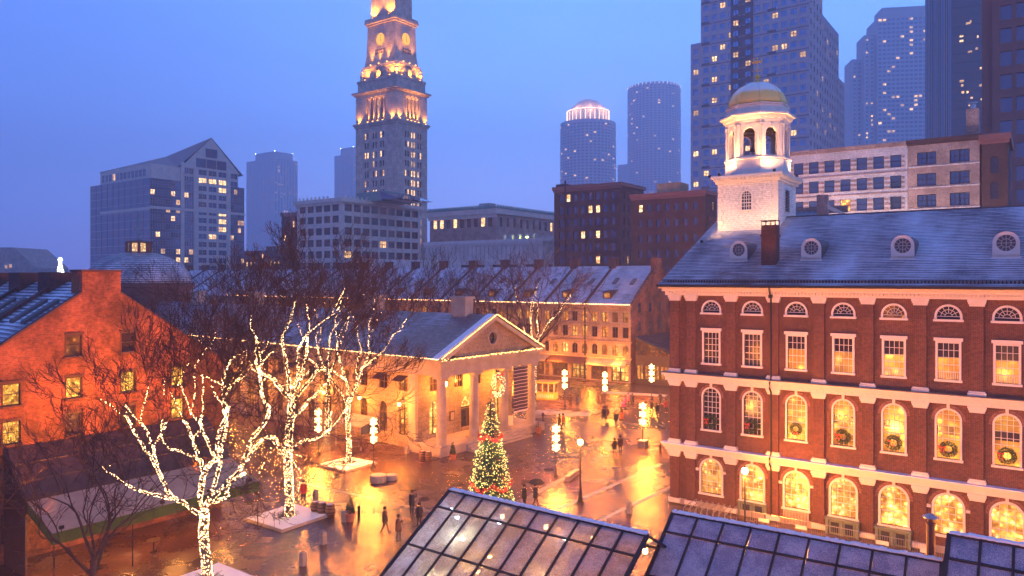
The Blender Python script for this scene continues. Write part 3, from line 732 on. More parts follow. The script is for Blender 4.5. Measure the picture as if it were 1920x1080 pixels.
    for (x, y, z, tx, ty, tz, p_) in ((-.2, 7.0, 19.9, 2.5, 9.4, 24.5, 260), (5.9, 7.2, 20.0, 3.5, 9.4, 24.5, 260), (.6, 8.95, 25.65, 2.0, 11.5, 30, 150), (5.2, 8.95, 25.65, 3.8, 11.5, 30, 150), (5.8, 13.5, 25.65, 4.5, 12.2, 30, 150), (-.5, 9.6, 25.65, 2, 12, 30, 100)):
        MB().box(x - .1, x + .1, y - .08, y + .08, z, z + .22).build('floodlight', 'black_metal', h)
        l = lamp(h, (x, y - .05, z + .3), p_, (1, .50, .22), .15, 'SPOT', None, 110); l.rotation_euler = Vector((tx - x, ty - y, tz - z)).to_track_quat('-Z', 'Y').to_euler()
    return h
hall()

# ------------------------------------------------------------------ string of bulbs helper
def bulbs_along(pts, step, r, jit, rr, mb=None):
    mb = mb or MB()
    for a, b in zip(pts, pts[1:]):
        a = Vector(a); b = Vector(b); n = max(1, int((b - a).length / step))
        for i in range(n):
            p = a.lerp(b, (i + .5) / n) + Vector((rr.uniform(-jit, jit), rr.uniform(-jit, jit), rr.uniform(-jit, jit))); mb.octa(p, r)
    return mb

# ------------------------------------------------------------------ granite market hall with portico
def quincy():
    rz = R(-39); O = Vector((-6.75, 70.0, 0)); u, v = frame(rz); DPT = 15.4; LEN = 150
    q = thing('market_hall', 'long granite market hall with columned portico and pediment outlined in warm bulbs', 'market hall', O, rz)
    # stylobate + steps
    b = MB(); b.box(-3.5, .45, -.55, 15.95, 0, .85); b.box(.452, .8, 3.0, 12.4, 0, .62); b.box(.802, 1.15, 3.0, 12.4, 0, .40); b.box(1.152, 1.5, 3.0, 12.4, 0, .19)
    b.build('steps', 'granite', q)
    for y in (.5, 5.2, 9.9, 14.6):
        c = MB(); c.box(-1.05, .15, y - .6, y + .6, .852, 1.0)
        c.lathe([(.50, 1.0), (.50, 2.5), (.485, 4.5), (.43, 6.9), (.45, 6.95), (.43, 7.0), (.43, 7.1), (.56, 7.25)], 24, (-.45, y, 0)); c.box(-1.02, .12, y - .57, y + .57, 7.25, 7.5)
        c.build('column', 'granite', q, smooth=False)
    # entablature ring (front beam + side beams) and cornice
    b = MB(); b.box(-.95, .05, -.05, 15.45, 7.502, 8.75); b.box(-LEN, -.952, -.05, 1.0, 7.502, 8.75); b.box(-LEN, -.952, 14.4, 15.45, 7.502, 8.75)
    b.box(-LEN, .35, -.4, 15.8, 8.752, 9.08)
    b.build('entablature', 'granite', q)
    # ceiling of porch
    MB().box(-3.5, -.96, 1.01, 14.39, 7.7, 7.8).build('porch_ceiling', 'trim_white', q)
    # pediment
    b = MB(); zc = 9.08; ap = 13.0; y0, y1, ym = .1, 15.3, 7.7
    sl = (ap - zc) / (ym + .4)
    # tympanum with oculus
    nn = 36; rc = .62; cz = zc + 1.65
    def edge(t):
        c, s = math.cos(t), math.sin(t); best = 1e9
        if s < 0: best = min(best, (cz - zc) / -s)
        for sg in (-1, 1):
            # line z = ap' - sl*|y-ym|
            den = s + sl * c * sg
            if den > 1e-6: best = min(best, (ap - .25 - cz) / den)
        return (ym + best * c, cz + best * s)
    for k in range(nn):
        t0, t1 = 2 * math.pi * k / nn, 2 * math.pi * (k + 1) / nn; a, e = edge(t0), edge(t1)
        a2, e2 = (ym + rc * math.cos(t0), cz + rc * math.sin(t0)), (ym + rc * math.cos(t1), cz + rc * math.sin(t1))
        b.quad((-.15, *a2), (-.15, *e2), (-.15, *e), (-.15, *a)); b.quad((-.15, *a2), (-.15, *e2), (-.6, *e2), (-.6, *a2))
    b.build('tympanum', 'ashlar', q)
    o = MB(); o.tube([Vector((-.12, ym + .68 * math.cos(2 * math.pi * k / 24), cz + .68 * math.sin(2 * math.pi * k / 24))) for k in range(25)], .09, 6); o = o.build('oculus', 'granite', q)
    MB().add([(-.4, ym + rc * math.cos(2 * math.pi * k / 20), cz + rc * math.sin(2 * math.pi * k / 20)) for k in range(20)], [tuple(range(20))]).build('pane', 'pane_dark', o)
    MB().box(-.38, -.34, ym - .6, ym + .6, cz - .03, cz + .03).build('muntin', 'black_metal', o)
    b = MB()
    for s in (-1, 1):
        e0 = (ym + s * (ym + .4), zc); e1 = (ym, ap + .02)
        b.prism([(-.149, e0[0], e0[1] + .002), (-.149, e1[0], e1[1]), (-.149, e1[0], e1[1] - .42), (-.149, e0[0] - s * .85, e0[1] + .002)], (.5, 0, 0))
    b.build('raking_cornice', 'granite', q)
    # roof
    dzr = .25 * sl
    snowroof('slate_market', (.13, .125, .14), zc, dzr, amount=.22)
    mb = MB(); n = int((ym + .55) / .25)
    for sg in (0, 1):
        for i in range(n + 1):
            ya, yb = -.55 + .25 * i, -.55 + .25 * (i + 1)
            yb = min(yb, ym); za, zb = zc + .03 + (ya + .55) * sl, zc + .03 + (yb + .55) * sl
            if sg: ya, yb = 2 * ym - ya, 2 * ym - yb
            mb.quad((-LEN, ya, za + .03), (.42, ya, za + .03), (.42, yb, zb + .01), (-LEN, yb, zb + .01)); mb.quad((-LEN, ya, za), (.42, ya, za), (.42, ya, za + .03), (-LEN, ya, za + .03))
    r = mb.build('roof', 'slate_market', q)
    # snowy gable edge
    b = MB()
    for s in (-1, 1): b.prism([(.1, ym + s * (ym + .55), zc + .05), (.1, ym, zc + .08 + (ym + .55) * sl), (.1, ym, zc + .16 + (ym + .55) * sl), (.1, ym + s * (ym + .55), zc + .14)], (-.9 if s < 0 else -.5, 0, 0))
    b.build('snow_edge', 'snow', r)
    for x in (-4.4, -18.5, -44, -60):
        c = MB(); c.box(x - 1.0, x + 1.0, ym - .65, ym + .65, 12.0, 14.7); c.box(x - 1.15, x + 1.15, ym - .8, ym + .8, 14.702, 14.95); c.box(x - 1.05, x + 1.05, ym - .7, ym + .7, 12.9, 13.1)
        c.build('chimney', 'granite', q); 
    # walls: front wall behind the columns and the long side wall
    T = lambda x, y, z: (-3.5 - y, .35 + x, z); W = 14.7
    b = MB(); cols = [(1.6, 2.9), (6.2, 8.5), (11.8, 13.1)]
    facade(b, T, W, .85, 4.9, cols, [(1.2, 4.5)], .3, True); facade(b, T, W, 4.9, 7.7, [(1.6, 2.9), (5.2, 6.5), (8.2, 9.5), (11.8, 13.1)], [(5.5, 7.0)], .3)
    side = lambda x, y, z: (-3.52 - 100 + x, .35 + y, z)
    SC = [(100 - 2.15 - 3.05 * k - .65, 100 - 2.15 - 3.05 * k + .65) for k in range(30)][::-1]
    facade(b, side, 100, 0, 4.9, SC, [(1.2, 4.3)], .3, True); facade(b, side, 100, 4.9, 7.55, SC, [(5.6, 7.0)], .3)
    b.build('wall', 'ashlar', q)
    for (a, e) in ((1.6, 2.9), (11.8, 13.1)):
        o = link('window', simple_window(e - a, 3.3, .25, 'pane_lit_bright', 'wood_dark', 'double', True), q, (-3.5, .35 + (a + e) / 2, 1.2), R(90))
    # doorway
    o = link('doorway', None, q, (-3.5, .35 + 7.35, .85), R(90))
    pane_mb(2.3, 3.65, True, .28).build('fanlight', 'pane_lit_bright', o)
    d = MB()
    for s in (-1, 1): d.box(s * .55 - .52, s * .55 + .52, .2, .25, 0, 2.3)
    d.build('door', 'wood_dark', o); d = MB()
    for s in (-1, 1): d.box(s * .55 - .35, s * .55 + .35, .17, .198, .5, 2.1)
    d.build('pane', 'pane_dark', o); MB().box(-1.15, 1.15, .12, .27, 2.35, 2.5).build('transom', 'wood_dark', o)
    for (a, e) in ((1.6, 2.9), (5.2, 6.5), (8.2, 9.5), (11.8, 13.1)):
        link('window', simple_window(1.3, 1.5, .25, 'pane_hall', 'wood_dark', 'grid'), q, (-3.5, .35 + (a + e) / 2, 5.5), R(90))
    for i, (a, e) in enumerate(SC[::-1]):
        xx = -103.52 + (a + e) / 2
        link('window', simple_window(1.3, 3.1, .25, 'pane_lit_low' if i % 3 else 'pane_lit', 'wood_dark', 'double', True), q, (xx, .35, 1.2))
        link('window', simple_window(1.3, 1.4, .25, 'pane_lit' if i % 3 == 0 else 'pane_hall', 'wood_dark', 'double'), q, (xx, .35, 5.6))
        if i % 2 == 0 or i < 3:
            f = MB(); f.prism([(xx - .75, .3, 7.1), (xx + .75, .3, 7.1), (xx + .75, -.55, 6.65), (xx - .75, -.55, 6.65)], (0, 0, .05)); f.build('window_awning', 'awning_dark', q)
    # corner pier + pilaster strips
    for x in [-3.5 - 1.0] + [-3.5 - 1.0 - 15.25 * k for k in range(1, 6)]:
        MB().box(x, x + 1.0, -.02, .345, 0, 7.5).build('pier', 'granite', q)
    # low glazed lean-to canopy along the side wall
    f = MB(); f.prism([(-6, .3, 3.6), (-95, .3, 3.6), (-95, -4.6, 2.9), (-6, -4.6, 2.9)], (0, 0, .08)); 
    # string lights: eaves + pediment
    rr = random.Random(3); z = zc + .15
    s = bulbs_along([(-60, -.58, z), (.3, -.58, z)], .26, .045, .02, rr); s.build('eave_light_string', 'bulb_eave', q, kind='stuff')
    s = bulbs_along([(.5, -.5, zc + .2), (.5, ym, zc + .16 + (ym + .5) * sl), (.5, 2 * ym + .5, zc + .2)], .22, .05, .02, rr); s.build('gable_light_string', 'bulb_eave', q, kind='stuff')
    s = bulbs_along([(.42, -.3, zc + .05), (.42, 15.7, zc + .05)], .15, .05, .05, rr); s.build('garland_light_string', 'bulb_eave', q, kind='stuff')
    MB().tube([(.38, -.3, zc + .05), (.38, 15.7, zc + .05)], .07, 5).build('garland', 'needles', q)
    # porch lanterns
    for y in (2.9, 7.5, 12.2):
        l = MB(); l.tube([(-2.2, y, 7.7), (-2.2, y, 6.7)], .02, 4); l.box(-2.38, -2.02, y - .18, y + .18, 6.6, 6.7); o = l.build('porch_lantern', 'black_metal', q)
        MB().lathe([(.1, 6.1), (.16, 6.3), (.14, 6.58)], 8, (-2.2, y, 0)).build('lamp_glass', 'globe_glow', o); lamp(q, (-2.2, y, 5.9), 260, (1, .27, .025), .15)
    # wall lanterns along the side
    for k in range(6):
        x = -5.6 - 6.1 * k
        l = MB(); l.box(x - .05, x + .05, -.25, .34, 4.75, 4.8); l.box(x - .13, x + .13, -.38, -.12, 4.5, 4.55); o = l.build('wall_lantern', 'black_metal', q)
        MB().box(x - .1, x + .1, -.35, -.15, 4.2, 4.498).build('lamp_glass', 'globe_glow', o); lamp(q, (x, -.75, 4.3), 250, (1, .27, .025), .12)
    # wreath with bow hung between middle columns
    wp = O + u * .35 + v * 7.9
    wr = thing('portico_wreath', 'large lit wreath with a red bow hanging over the portico steps', 'wreath', (wp.x, wp.y, 0), rz)
    g = MB(); li = MB(); r_ = random.Random(5)
    for i in range(900):
        a = r_.uniform(0, 6.283); t = r_.uniform(0, 6.283); k = .22 * r_.uniform(.6, 1.3)
        p = Vector((k * math.sin(t), (.78 + k * math.cos(t)) * math.cos(a), 5.9 + (1.05 + k * math.cos(t)) * math.sin(a)))
        d = Vector((r_.uniform(-1, 1), r_.uniform(-1, 1), r_.uniform(-1, 1))).normalized() * .12
        g.add([p - d, p + d, p + Vector((d.y, d.z, d.x)) * .4], [(0, 1, 2)])
        if i % 4 == 0: li.octa(p + Vector((.06, 0, 0)), .02)
    g.build('greenery', 'needles', wr); li.build('bulbs', 'bulb_warm', wr, kind='stuff')
    b = MB()
    for s in (-1, 1):
        b.add([(.3, 0, 6.9), (.35, s * .55, 7.25), (.3, s * .6, 6.8)], [(0, 1, 2)]); b.add([(.3, 0, 6.9), (.33, s * .25, 6.0), (.33, s * .5, 6.15)], [(0, 1, 2)])
    b.lathe([(.1, 6.8), (.14, 6.9), (.1, 7.0)], 8, (.3, 0, 0)); b.build('bow', 'garland_red', wr)
    MB().tube([(0, 0, 7.0), (-.5, 0, 7.6)], .02, 4).build('cord', 'black_metal', wr)
    # banner
    m, N, L, P = newmat('banner_print'); vv = coord(N); s_ = N.new('ShaderNodeSeparateXYZ'); L.new(vv, s_.inputs[0])
    fr = math_(N, L, 'FRACT', math_(N, L, 'MULTIPLY', s_.outputs[2], 2.7)); ln = math_(N, L, 'LESS_THAN', fr, .14)
    bt = math_(N, L, 'LESS_THAN', s_.outputs[2], 2.75); f_ = math_(N, L, 'MAXIMUM', ln, bt)
    L.new(mixc(N, L, f_, (.05, .018, .03), (.75, .6, .6)), P.inputs['Base Color']); P.inputs['Roughness'].default_value = .6
    bp = O + u * .22 + v * 12.0
    bn = thing('banner', 'tall dark red banner with pale lines hung between the two right columns', 'banner', (bp.x, bp.y, 0), rz)
    g = MB(); nn = 8
    for i in range(nn):
        a, c = -1.25 + 2.5 * i / nn, -1.25 + 2.5 * (i + 1) / nn; da, dc = .06 * math.sin(i * 1.3), .06 * math.sin((i + 1) * 1.3)
        g.quad((da, a, 2.55), (dc, c, 2.55), (dc, c, 7.45), (da, a, 7.45))
    g.build('cloth', 'banner_print', bn); g = MB(); g.tube([(0, -1.3, 7.47), (0, 1.3, 7.47)], .03, 6); g.tube([(0, -1.3, 2.53), (0, 1.3, 2.53)], .03, 6); g.build('rod', 'black_metal', bn)
    # rotunda dome
    dx = -80
    b = MB(); b.box(dx - 11, dx + 11, -1.2, 16.6, 0, 11.0); b.build('pavilion', 'ashlar', q)
    b = MB(); b.lathe([(8.6, 11.0), (8.6, 15.3), (8.9, 15.4), (8.9, 16.0), (8.4, 16.1)], 32, (dx, ym, 0)); b.build('dome_drum', 'brick_dark', q)
    snowroof('dome_slate', (.10, .13, .16), 0, .35, amount=.35)
    b = MB(); b.lathe([(8.3 * math.cos(t), 16.1 + 5.3 * math.sin(t)) for t in [math.pi / 2 * k / 14 * .93 for k in range(15)]], 48, (dx, ym, 0)); b.build('dome', 'dome_slate', q, smooth=True)
    b = MB(); b.lathe([(2.1, 21.15), (2.1, 21.4), (1.9, 21.4)], 8, (dx, ym, 0)); b.lathe([(1.9, 22.9), (2.2, 22.95), (2.2, 23.1), (.6, 23.4), (.2, 23.5)], 8, (dx, ym, 0))
    for k in range(8):
        a = math.pi / 4 * k + math.pi / 8 * 0 + math.pi / 8; b.box(dx + 1.8 * math.cos(a) - .18, dx + 1.8 * math.cos(a) + .18, ym + 1.8 * math.sin(a) - .18, ym + 1.8 * math.sin(a) + .18, 21.4, 22.9)
    o = b.build('lantern', 'dark_brown_brick', q)
    MB().lathe([(1.5, 21.5), (1.5, 22.85)], 8, (dx, ym, 0)).build('lantern_pane', 'pane_far_lit', o)
    b = MB(); b.tube([(dx, ym, 23.4), (dx, ym, 28.0)], .05, 5); b.tube([(dx - .8, ym, 25.3), (dx + .8, ym, 25.3)], .04, 4); b.tube([(dx, ym - .8, 25.3), (dx, ym + .8, 25.3)], .04, 4)
    b.add([(dx + .1, ym, 26.6), (dx + 1.4, ym + .02, 27.0), (dx + .1, ym, 27.2)], [(0, 1, 2)]); b.lathe([(.1, 24.2), (.25, 24.4), (.1, 24.6)], 8, (dx, ym, 0)); b.build('weathervane', 'copper_green', q)
    return q
quincy()

# ------------------------------------------------------------------ gabled market rows
def roof_courses(x0, x1, ye, ze, yr, zr, c=.3):
    mb = MB(); n = int(abs(yr - ye) / c); dz = (zr - ze) / n; dy = (yr - ye) / n
    for i in range(n):
        ya, yb, za, zb = ye + dy * i, ye + dy * (i + 1), ze + dz * i, ze + dz * (i + 1)
        mb.quad((x0, ya, za + .03), (x1, ya, za + .03), (x1, yb, zb), (x0, yb, zb)); mb.quad((x0, ya, za), (x1, ya, za), (x1, ya, za + .03), (x0, ya, za + .03))
    return mb
def south_market():
    O = Vector((19.0, 117.9, 0)); rz = R(-35.8); LEN = 150; DP = 20.0; ze, zr = 12.5, 19.0
    s = thing('south_market_row', 'long four-storey granite market row with snowy gabled roof and bulb-lined eaves', 'market row', O, rz)
    b = MB(); T = lambda x, y, z: (x - LEN, y, z)
    n = 78; cols = [(LEN - .9 - 1.9 * k - .52, LEN - .9 - 1.9 * k + .52) for k in range(n)][::-1]
    shops = [(LEN - .4 - 3.8 * k - 3.1, LEN - .4 - 3.8 * k) for k in range(38)][::-1]
    facade(b, T, LEN, 0, 3.8, shops, [(.15, 3.0)], .4); facade(b, T, LEN, 3.8, 6.5, cols, [(4.3, 6.05)], .22, True)
    facade(b, T, LEN, 6.5, ze, cols, [(7.2, 8.9), (9.7, 11.3)], .22)
    b.build('wall', 'ashlar', s)
    b = MB(); b.quad((0.002, 0, 0), (0.002, DP, 0), (0.002, DP, ze), (0.002, 0, ze)); b.add([(.002, 0, ze), (.002, DP, ze), (.002, DP / 2, zr + .2)], [(0, 1, 2)])
    b.quad((-LEN, DP, 0), (0, DP, 0), (0, DP, ze), (-LEN, DP, ze)); b.box(-.5, .3, DP / 2 - 1.4, DP / 2 + 1.4, 17.5, 20.3)
    b.prism([(.31, -.3, ze + .1), (.31, DP / 2, zr + .55), (.31, DP / 2, zr - .1), (.31, -.3, ze - .35)], (-.5, 0, 0)); b.prism([(.31, DP + .3, ze + .1), (.31, DP / 2, zr + .55), (.31, DP / 2, zr - .1), (.31, DP + .3, ze - .35)], (-.5, 0, 0))
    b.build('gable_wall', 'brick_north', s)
    rr = random.Random(11)
    ws = Windows(s, 290)
    for k, c in enumerate(cols[::-1]):
        x = -LEN + (c[0] + c[1]) / 2
        for (z, h_, ar, p) in ((4.3, 1.75, True, .5), (7.2, 1.7, False, .35), (9.7, 1.6, False, .7)):
            if k > 60: continue
            pm = rr.choice(['pane_lit', 'pane_lit_bright', 'pane_lit']) if rr.random() < p else rr.choice(['pane_lit_low', 'pane_hall', 'pane_hall'])
            ws.put('F', x, 0, z, 1.04, h_, .2, pm, 'wood_dark', 'double', ar)
    ws.done()
    for k, c in enumerate(shops[::-1]):
        if k > 24: break
        link('shopfront', simple_window(3.1, 2.85, .35, 'pane_shop' if rr.random() < .75 else 'pane_lit_low', 'wood_dark', 'grid'), s, (-LEN + (c[0] + c[1]) / 2, 0, .15))
    for k in range(12):
        x1 = -.4 - 7.6 * k; f = MB(); f.prism([(x1 - 7.2, 0, 3.62), (x1, 0, 3.62), (x1, -1.25, 2.85), (x1 - 7.2, -1.25, 2.85)], (0, 0, .05)); f.box(x1 - 7.2, x1, -1.27, -1.25, 2.6, 2.84)
        f.build('shop_awning', 'awning_dark' if k % 2 else 'granite_dark', s)
    b = MB(); b.box(-LEN, .25, -.18, -.003, 3.72, 4.0); b.box(-LEN, .25, -.14, -.003, 6.45, 6.62); b.box(-LEN, .3, -.5, -.003, ze - .35, ze); b.box(-LEN, .25, -.1, -.003, 9.2, 9.3); b.build('string_course', 'ashlar', s)
    for p_ in range(19):
        x = -8.0 * p_ - .4; MB().box(x - .12, x + .12, -.06, -.003, 0, ze - .36).build('downpipe' if p_ % 2 else 'pier_strip', 'black_metal' if p_ % 2 else 'ashlar', s) if p_ > 0 else None
    # roof
    snowroof('slate_row', (.13, .14, .17), ze, .195, amount=.62)
    r = roof_courses(-LEN, 0, -.6, ze, DP / 2, zr).build('roof', 'slate_row', s); roof_courses(-LEN, 0, DP + .6, ze, DP / 2, zr).build('roof', 'slate_row', s)
    sl = (zr - ze) / (DP / 2 + .6)
    for k in range(1, 19):
        x = -8.0 * k
        b = MB(); b.prism([(x, -.5, ze + .06), (x, DP / 2, zr + .12), (x, DP / 2, zr + .38), (x, -.5, ze + .3)], (-.4, 0, 0)); b.box(x - .95, x + .35, DP / 2 - .7, DP / 2 + .7, zr - .6, zr + 1.25); b.box(x - 1.05, x + .45, DP / 2 - .8, DP / 2 + .8, zr + 1.25, zr + 1.4)
        b.build('party_wall', 'brick_dark', s)
    for k in range(13):
        for (xo, yy) in ((2.2, 4.6), (5.6, 4.8)):
            x = -8.0 * k - xo; z = ze + sl * (yy + .6)
            f = MB(); f.prism([(x - .35, yy, z + .04), (x + .35, yy, z + .04), (x + .35, yy + 1.5, z + .04 + 1.5 * sl), (x - .35, yy + 1.5, z + .04 + 1.5 * sl)], (0, 0, .18)); o = f.build('skylight', 'lead', s)
    for k in range(8):
        x = -8.0 * k - 4.8; yy = 1.0; z = ze + sl * (yy + .6)
        f = MB(); f.box(x - .75, x + .75, yy, yy + 2.3, z - .2, z + 1.05); f.prism([(x - .95, yy - .2, z + 1.052), (x + .95, yy - .2, z + 1.052), (x + .95, yy + 2.6, z + 1.35), (x - .95, yy + 2.6, z + 1.35)], (0, 0, .1))
        o = f.build('dormer', 'brick_dark', s); MB().quad((x - .5, yy - .01, z + .15), (x + .5, yy - .01, z + .15), (x + .5, yy - .01, z + .9), (x - .5, yy - .01, z + .9)).build('pane', 'pane_lit' if k < 4 else 'pane_lit_low', o)
    bl = bulbs_along([(-110, -.66, ze + .12), (.3, -.66, ze + .12)], .33, .06, .02, rr); bl.build('eave_light_string', 'bulb_eave', s, kind='stuff')
    # windows of the gable wall
    for y in (3, 7, 11, 15):
        for z in (4.8, 8.2, 11.2): link('window', simple_window(1.0, 1.6, .0, 'pane_hall' if (y * z) % 3 < 2 else 'pane_lit_low', 'wood_dark', 'sash'), s, (.06, y, z), R(90))
    # big entrance arch of light near the corner
    lamp(s, (-2, -1.6, 3.5), 260, (1, .27, .025), .2)
    for k in range(10): lamp(s, (-6 - 7.6 * k, -2.6, 3.2), 420, (1, .27, .025), .3)
    # glazed shed on gable end
    g = thing('glass_shed', 'low brick shed with a glazed lean-to roof against the brick gable wall', 'shed', O + U * .6 + V * .5, rz)
    b = MB(); b.box(0, 7, 0, 17, 0, 4.6); b.build('wall', 'wood_dark', g)
    b = MB(); b.prism([(0, -.3, 7.4), (7.5, -.3, 4.7), (7.5, 17.3, 4.7), (0, 17.3, 7.4)], (0, 0, .1)); r = b.build('roof', 'pane_blue', g); b = MB()
    b.prism([(0, 0, 4.6), (7, 0, 4.6), (0, 0, 7.3)], (0, .1, 0)); b.build('end_panel', 'pane_lit_low', g)
    for k in range(14):
        y = -.3 + k * 1.35; b = MB(); b.prism([(0, y, 7.52), (7.5, y, 4.82), (7.5, y + .1, 4.82), (0, y + .1, 7.52)], (0, 0, .1)); b.build('rafter', 'black_metal', r)
    for k in range(5): link('window', simple_window(1.1, 2.2, .0, 'pane_lit', 'wood_dark', 'double'), g, (.9 + k * 1.35, -.03, .8))
south_market()

def north_market():
    O = Vector((-26.8, 48.0, 0)); rz = R(-36.87); H2 = 8.6; LEN = 60; zr = 16.7; sl = .665; ze = zr - sl * H2
    s = thing('north_market_row', 'tall orange-lit brick gable building with snowy roof and stepped chimneys', 'brick building', O, rz)
    b = MB(); T = lambda x, y, z: (-y, -H2 + x, z); WY = (-5.1, -1.64, 1.75, 5.2)
    cols = [(H2 + c - .46, H2 + c + .46) for c in WY]
    facade(b, T, 2 * H2, 0, ze, cols, [(1.4, 2.8), (4.2, 5.6), (7.05, 8.4), (9.35, 10.65)], .2)
    TG = lambda x, y, z: (-y, -3.6 + x, z)
    facade(b, TG, 7.2, ze, 13.5, [(3.6 + c - .46, 3.6 + c + .46) for c in WY[1:3]], [(12.0, 13.3)], .2)
    for sg in (-1, 1): b.add([(0, sg * 3.6, ze), (0, sg * 3.6, zr - sl * 3.6), (0, sg * H2, ze)], [(0, 1, 2)])
    b.add([(0, -3.6, 13.5), (0, 3.6, 13.5), (0, 3.6, zr - sl * 3.6), (0, 0, zr + .1), (0, -3.6, zr - sl * 3.6)], [(0, 1, 2, 3, 4)])
    b.quad((0, -H2, 0), (-LEN, -H2, 0), (-LEN, -H2, ze), (0, -H2, ze)); b.quad((0, H2, 0), (-LEN, H2, 0), (-LEN, H2, ze), (0, H2, ze))
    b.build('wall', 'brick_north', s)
    b = MB(); b.box(-1.6, .02, -1.15, 1.25, 14.9, 17.35); b.build('chimney', 'brick_north', s)
    b = MB(); b.box(-1.7, .08, -1.22, 1.32, 17.352, 17.5); b.build('chimney_cap', 'dark_brown_brick', s)
    # parapet edge
    b = MB()
    for sg in (-1, 1): b.prism([(.03, sg * (H2 + .3), ze - .15), (.03, sg * 1.2, zr - sl * 1.2 + .18), (.03, sg * 1.2, zr - sl * 1.2 + .04), (.03, sg * (H2 + .3), ze - .30)], (-.4, 0, 0))
    b.build('coping', 'dark_brown_brick', s)
    snowroof('slate_north', (.10, .11, .14), ze, .2, amount=.52)
    r = roof_courses(-LEN, -.02, -H2 - .4, ze - .2, 0, zr).build('roof', 'slate_north', s); roof_courses(-LEN, -.02, H2 + .4, ze - .2, 0, zr).build('roof', 'slate_north', s)
    for k in range(1, 8):
        x = -5.2 * k
        b = MB(); b.prism([(x, -H2, ze + .1), (x, 0, zr + .15), (x, 0, zr + .4), (x, -H2, ze + .35)], (-.35, 0, 0)); b.box(x - 1.7, x + .3, -1.15, 1.25, 15.4, 17.35); b.box(x - 3.8, x - 1.7, -.3, .3, 15.6, 17.2); b.build('party_wall', 'brick_dark', s)
    for k in range(7):
        for xo in (1.5, 3.3):
            x = -5.2 * k - xo; y = -4.0; z = zr - sl * 4.0; b = MB(); b.prism([(x - .3, y, z + .03), (x + .3, y, z + .03), (x + .3, y + 2.0, z + .03 + 2.0 * sl), (x - .3, y + 2.0, z + .03 + 2.0 * sl)], (0, 0, .22)); o = b.build('skylight', 'lead', s)
            MB().prism([(x - .22, y + .08, z + .1), (x + .22, y + .08, z + .1), (x + .22, y + 1.9, z + .1 + 1.82 * sl), (x - .22, y + 1.9, z + .1 + 1.82 * sl)], (0, 0, .17)).build('pane', 'pane_blue', o)
    kinds = {(0, 2): 'pane_yellow', (0, 3): 'pane_yellow', (1, 3): 'pane_yellow', (2, 3): 'pane_yellow', (3, 3): 'pane_yellow', (3, 2): 'pane_yellow', (1, 4): 'pane_lit_low'}
    for i, c in enumerate(WY):
        for j, (z, h_) in enumerate(((1.4, 1.4), (4.2, 1.4), (7.05, 1.35), (9.35, 1.3), (12.0, 1.3))):
            if j == 4 and i in (0, 3): continue
            o = link('window', simple_window(.92, h_, .16, kinds.get((i, j), 'pane_hall'), 'wood_dark', 'sash'), s, (0, c, z), R(90))
            f = MB(); ring(f, .92, h_, .08, False, -.03, .1); f.box(-.6, .6, -.1, .1, -.13, -.003); f.box(-.58, .58, -.05, .02, h_ + .085, h_ + .18); f.build('window_frame', 'dark_brown_brick', o)
    return s
north_market()

